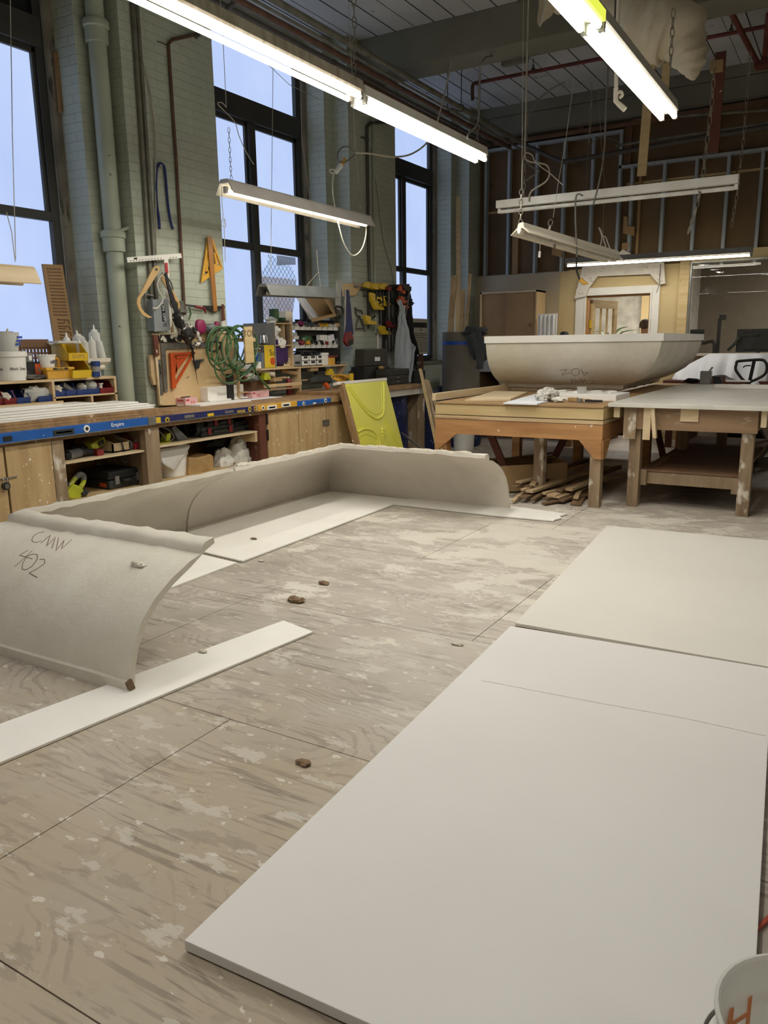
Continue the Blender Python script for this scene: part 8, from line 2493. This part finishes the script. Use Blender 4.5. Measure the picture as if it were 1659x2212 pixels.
# counter with cubbies below the cabinet
kx0, kx1 = -5.0, -3.0
ky = 11.1
t = thing('cubby_counter', 'white-topped counter with open cubbies under the back wall cabinet', 'counter', (-4.2, 11.4, 0))
zt_ = at(1045, 803, Y=ky).z
part('top', MB().box(kx0, kx1, ky, 11.93, zt_, zt_ + .16), 'white', t, bevel=.004)
part('shelf', MB().box(kx0, kx1, ky, 11.93, .72, .75), 'redbrown', t)
for k in range(6):
    xx_ = kx0 + (kx1 - kx0) * k / 5
    part('divider', MB().box(xx_ - .012, xx_ + .012, ky, 11.9, .75, zt_), 'ply', t)
part('base', MB().box(kx0, kx1, ky + .05, 11.9, 0, .72), 'redbrown', t)
part('back', MB().box(kx0, kx1, 11.9, 11.93, 0, zt_), 'mdfdark', t)
solo('small_carton', 'white carton inside a cubby of the back counter', 'carton', MB().box(-4.42, -4.28, ky + .05, ky + .25, .751, .87), 'white')
# ------------------------------------------------------------------ under the tables
LG_ = 'timber offcuts piled under the left work table'
words = ['topmost', 'pale', 'dark', 'narrow', 'short', 'long', 'split', 'dusty']
rnd = random.Random(5)
ends = [(1143, 1062, 1290, 1015), (1128, 1058, 1240, 1030), (1108, 1052, 1250, 1000), (1120, 1042, 1262, 1004), (1150, 1048, 1180, 1000), (1140, 1052, 1230, 1010), (1175, 1066, 1240, 1048), (1190, 1072, 1260, 1040), (1207, 1060, 1262, 1038), (1228, 1058, 1275, 1040), (1202, 1075, 1262, 1052), (1212, 1082, 1250, 1064), (1174, 1088, 1215, 1078), (1177, 1078, 1225, 1062), (1128, 1075, 1180, 1050), (1150, 1080, 1178, 1060), (1108, 1082, 1135, 1058), (1238, 1090, 1255, 1066), (1248, 1091, 1262, 1066), (1244, 1076, 1250, 1062)]
for k, (xa, ya_, xb_, yb2) in enumerate(ends):
    lvl = max(0, (1090 - ya_) / 48)
    zc_ = .012 + .13 * lvl
    p0 = at(xa, ya_, Z=zc_)
    p1 = at(xb_, yb2, Z=zc_ + .015)
    d = (p1 - p0)
    d.z = 0
    Lk = rnd.uniform(1.2, 1.9) if k < 9 else rnd.uniform(.6, 1.1)
    d = d.normalized() * Lk
    if p0.y < TY - .22:
        p0.y = TY - .22
    end = p0 + d
    end.z = p0.z + rnd.uniform(0, .03)
    m_ = 'lath' if k % 3 != 2 and k not in (12, 13, 15) else 'lath2'
    if k in (17, 18):
        m_ = 'lath2'
    w__ = rnd.uniform(.04, .085)
    where = ('on top of the pile', 'at the front of the pile', 'low in the pile', 'toward the right leg')[0 if ya_ < 1060 else (3 if xa > 1220 else (2 if ya_ > 1080 else 1))]
    solo('timber_offcut', '%s %s timber offcut under the left work table, %s' % ('brown' if m_ == 'lath2' else 'pale', ordn[k % 14] if k < 14 else ('last', 'later', 'end', 'thin', 'green-tipped', 'stub')[k - 14], where), 'timber offcut', MB().beam(p0, end, w__, rnd.uniform(.012, .025)), m_, LG_, bevel=.001, bseg=1)
t = thing('open_crate', 'long open cardboard tray of wood strips under the left work table', 'tray', (-2.55, 7.1, 0))
A_, D_ = at(1078, 1010, Z=.18), at(1140, 985, Z=.18)
base = Vector((-2.95, 6.75, 0))
u_ = Vector((.62, .60, 0))
v_ = Vector((-.30, .42, 0))
def cr(a, b, z):
    return base + u_ * a + v_ * b + Vector((0, 0, z))
for nm, q in (('floor', [(0, 0), (1, 0), (1, 1), (0, 1)]),):
    part('bottom', MB().hexa([cr(a, b, z) for z in (.015, .025) for a, b in q]), 'carddark', t)
for (a0, b0, a1, b1) in ((0, 0, 1, 0), (1, 0, 1, 1), (0, 1, 1, 1), (0, 0, 0, 1)):
    e = Vector((.0, .0, 0))
    n_ = (cr(a1, b1, 0) - cr(a0, b0, 0)).cross(Vector((0, 0, 1))).normalized() * .008
    part('side', MB().hexa([cr(a0, b0, .015), cr(a1, b1, .015), cr(a1, b1, .015) + n_, cr(a0, b0, .015) + n_, cr(a0, b0, .27), cr(a1, b1, .27), cr(a1, b1, .27) + n_, cr(a0, b0, .27) + n_]), 'card', t)
for k in range(4):
    solo('wood_strip', '%s wood strip lying in the long cardboard tray' % ordn[k], 'timber offcut', MB().beam(cr(.05, .2 + .2 * k, .10 + .05 * k), cr(.98, .25 + .18 * k, .16 + .05 * k), .05, .015), 'lath2', 'strips in the cardboard tray')
p = at(1003, 970, Z=0)
t = thing('plastic_bucket', 'white bucket on the floor behind the left work table', 'bucket', (p.x, p.y - .02, 0))
part('body', MB().lathe([(0, 0), (.135, 0), (.15, .30), (.158, .30), (.158, .33), (.15, .335), (.153, .38), (.157, .38), (.157, .39), (0, .385)], (p.x, p.y - .02, 0), 28), 'white', t, smooth=True, sharp=30)
part('lid', MB().lathe([(.16, .37), (.163, .375), (.163, .40), (0, .405)], (p.x, p.y - .02, 0), 28), 'white', t, smooth=True, sharp=30)
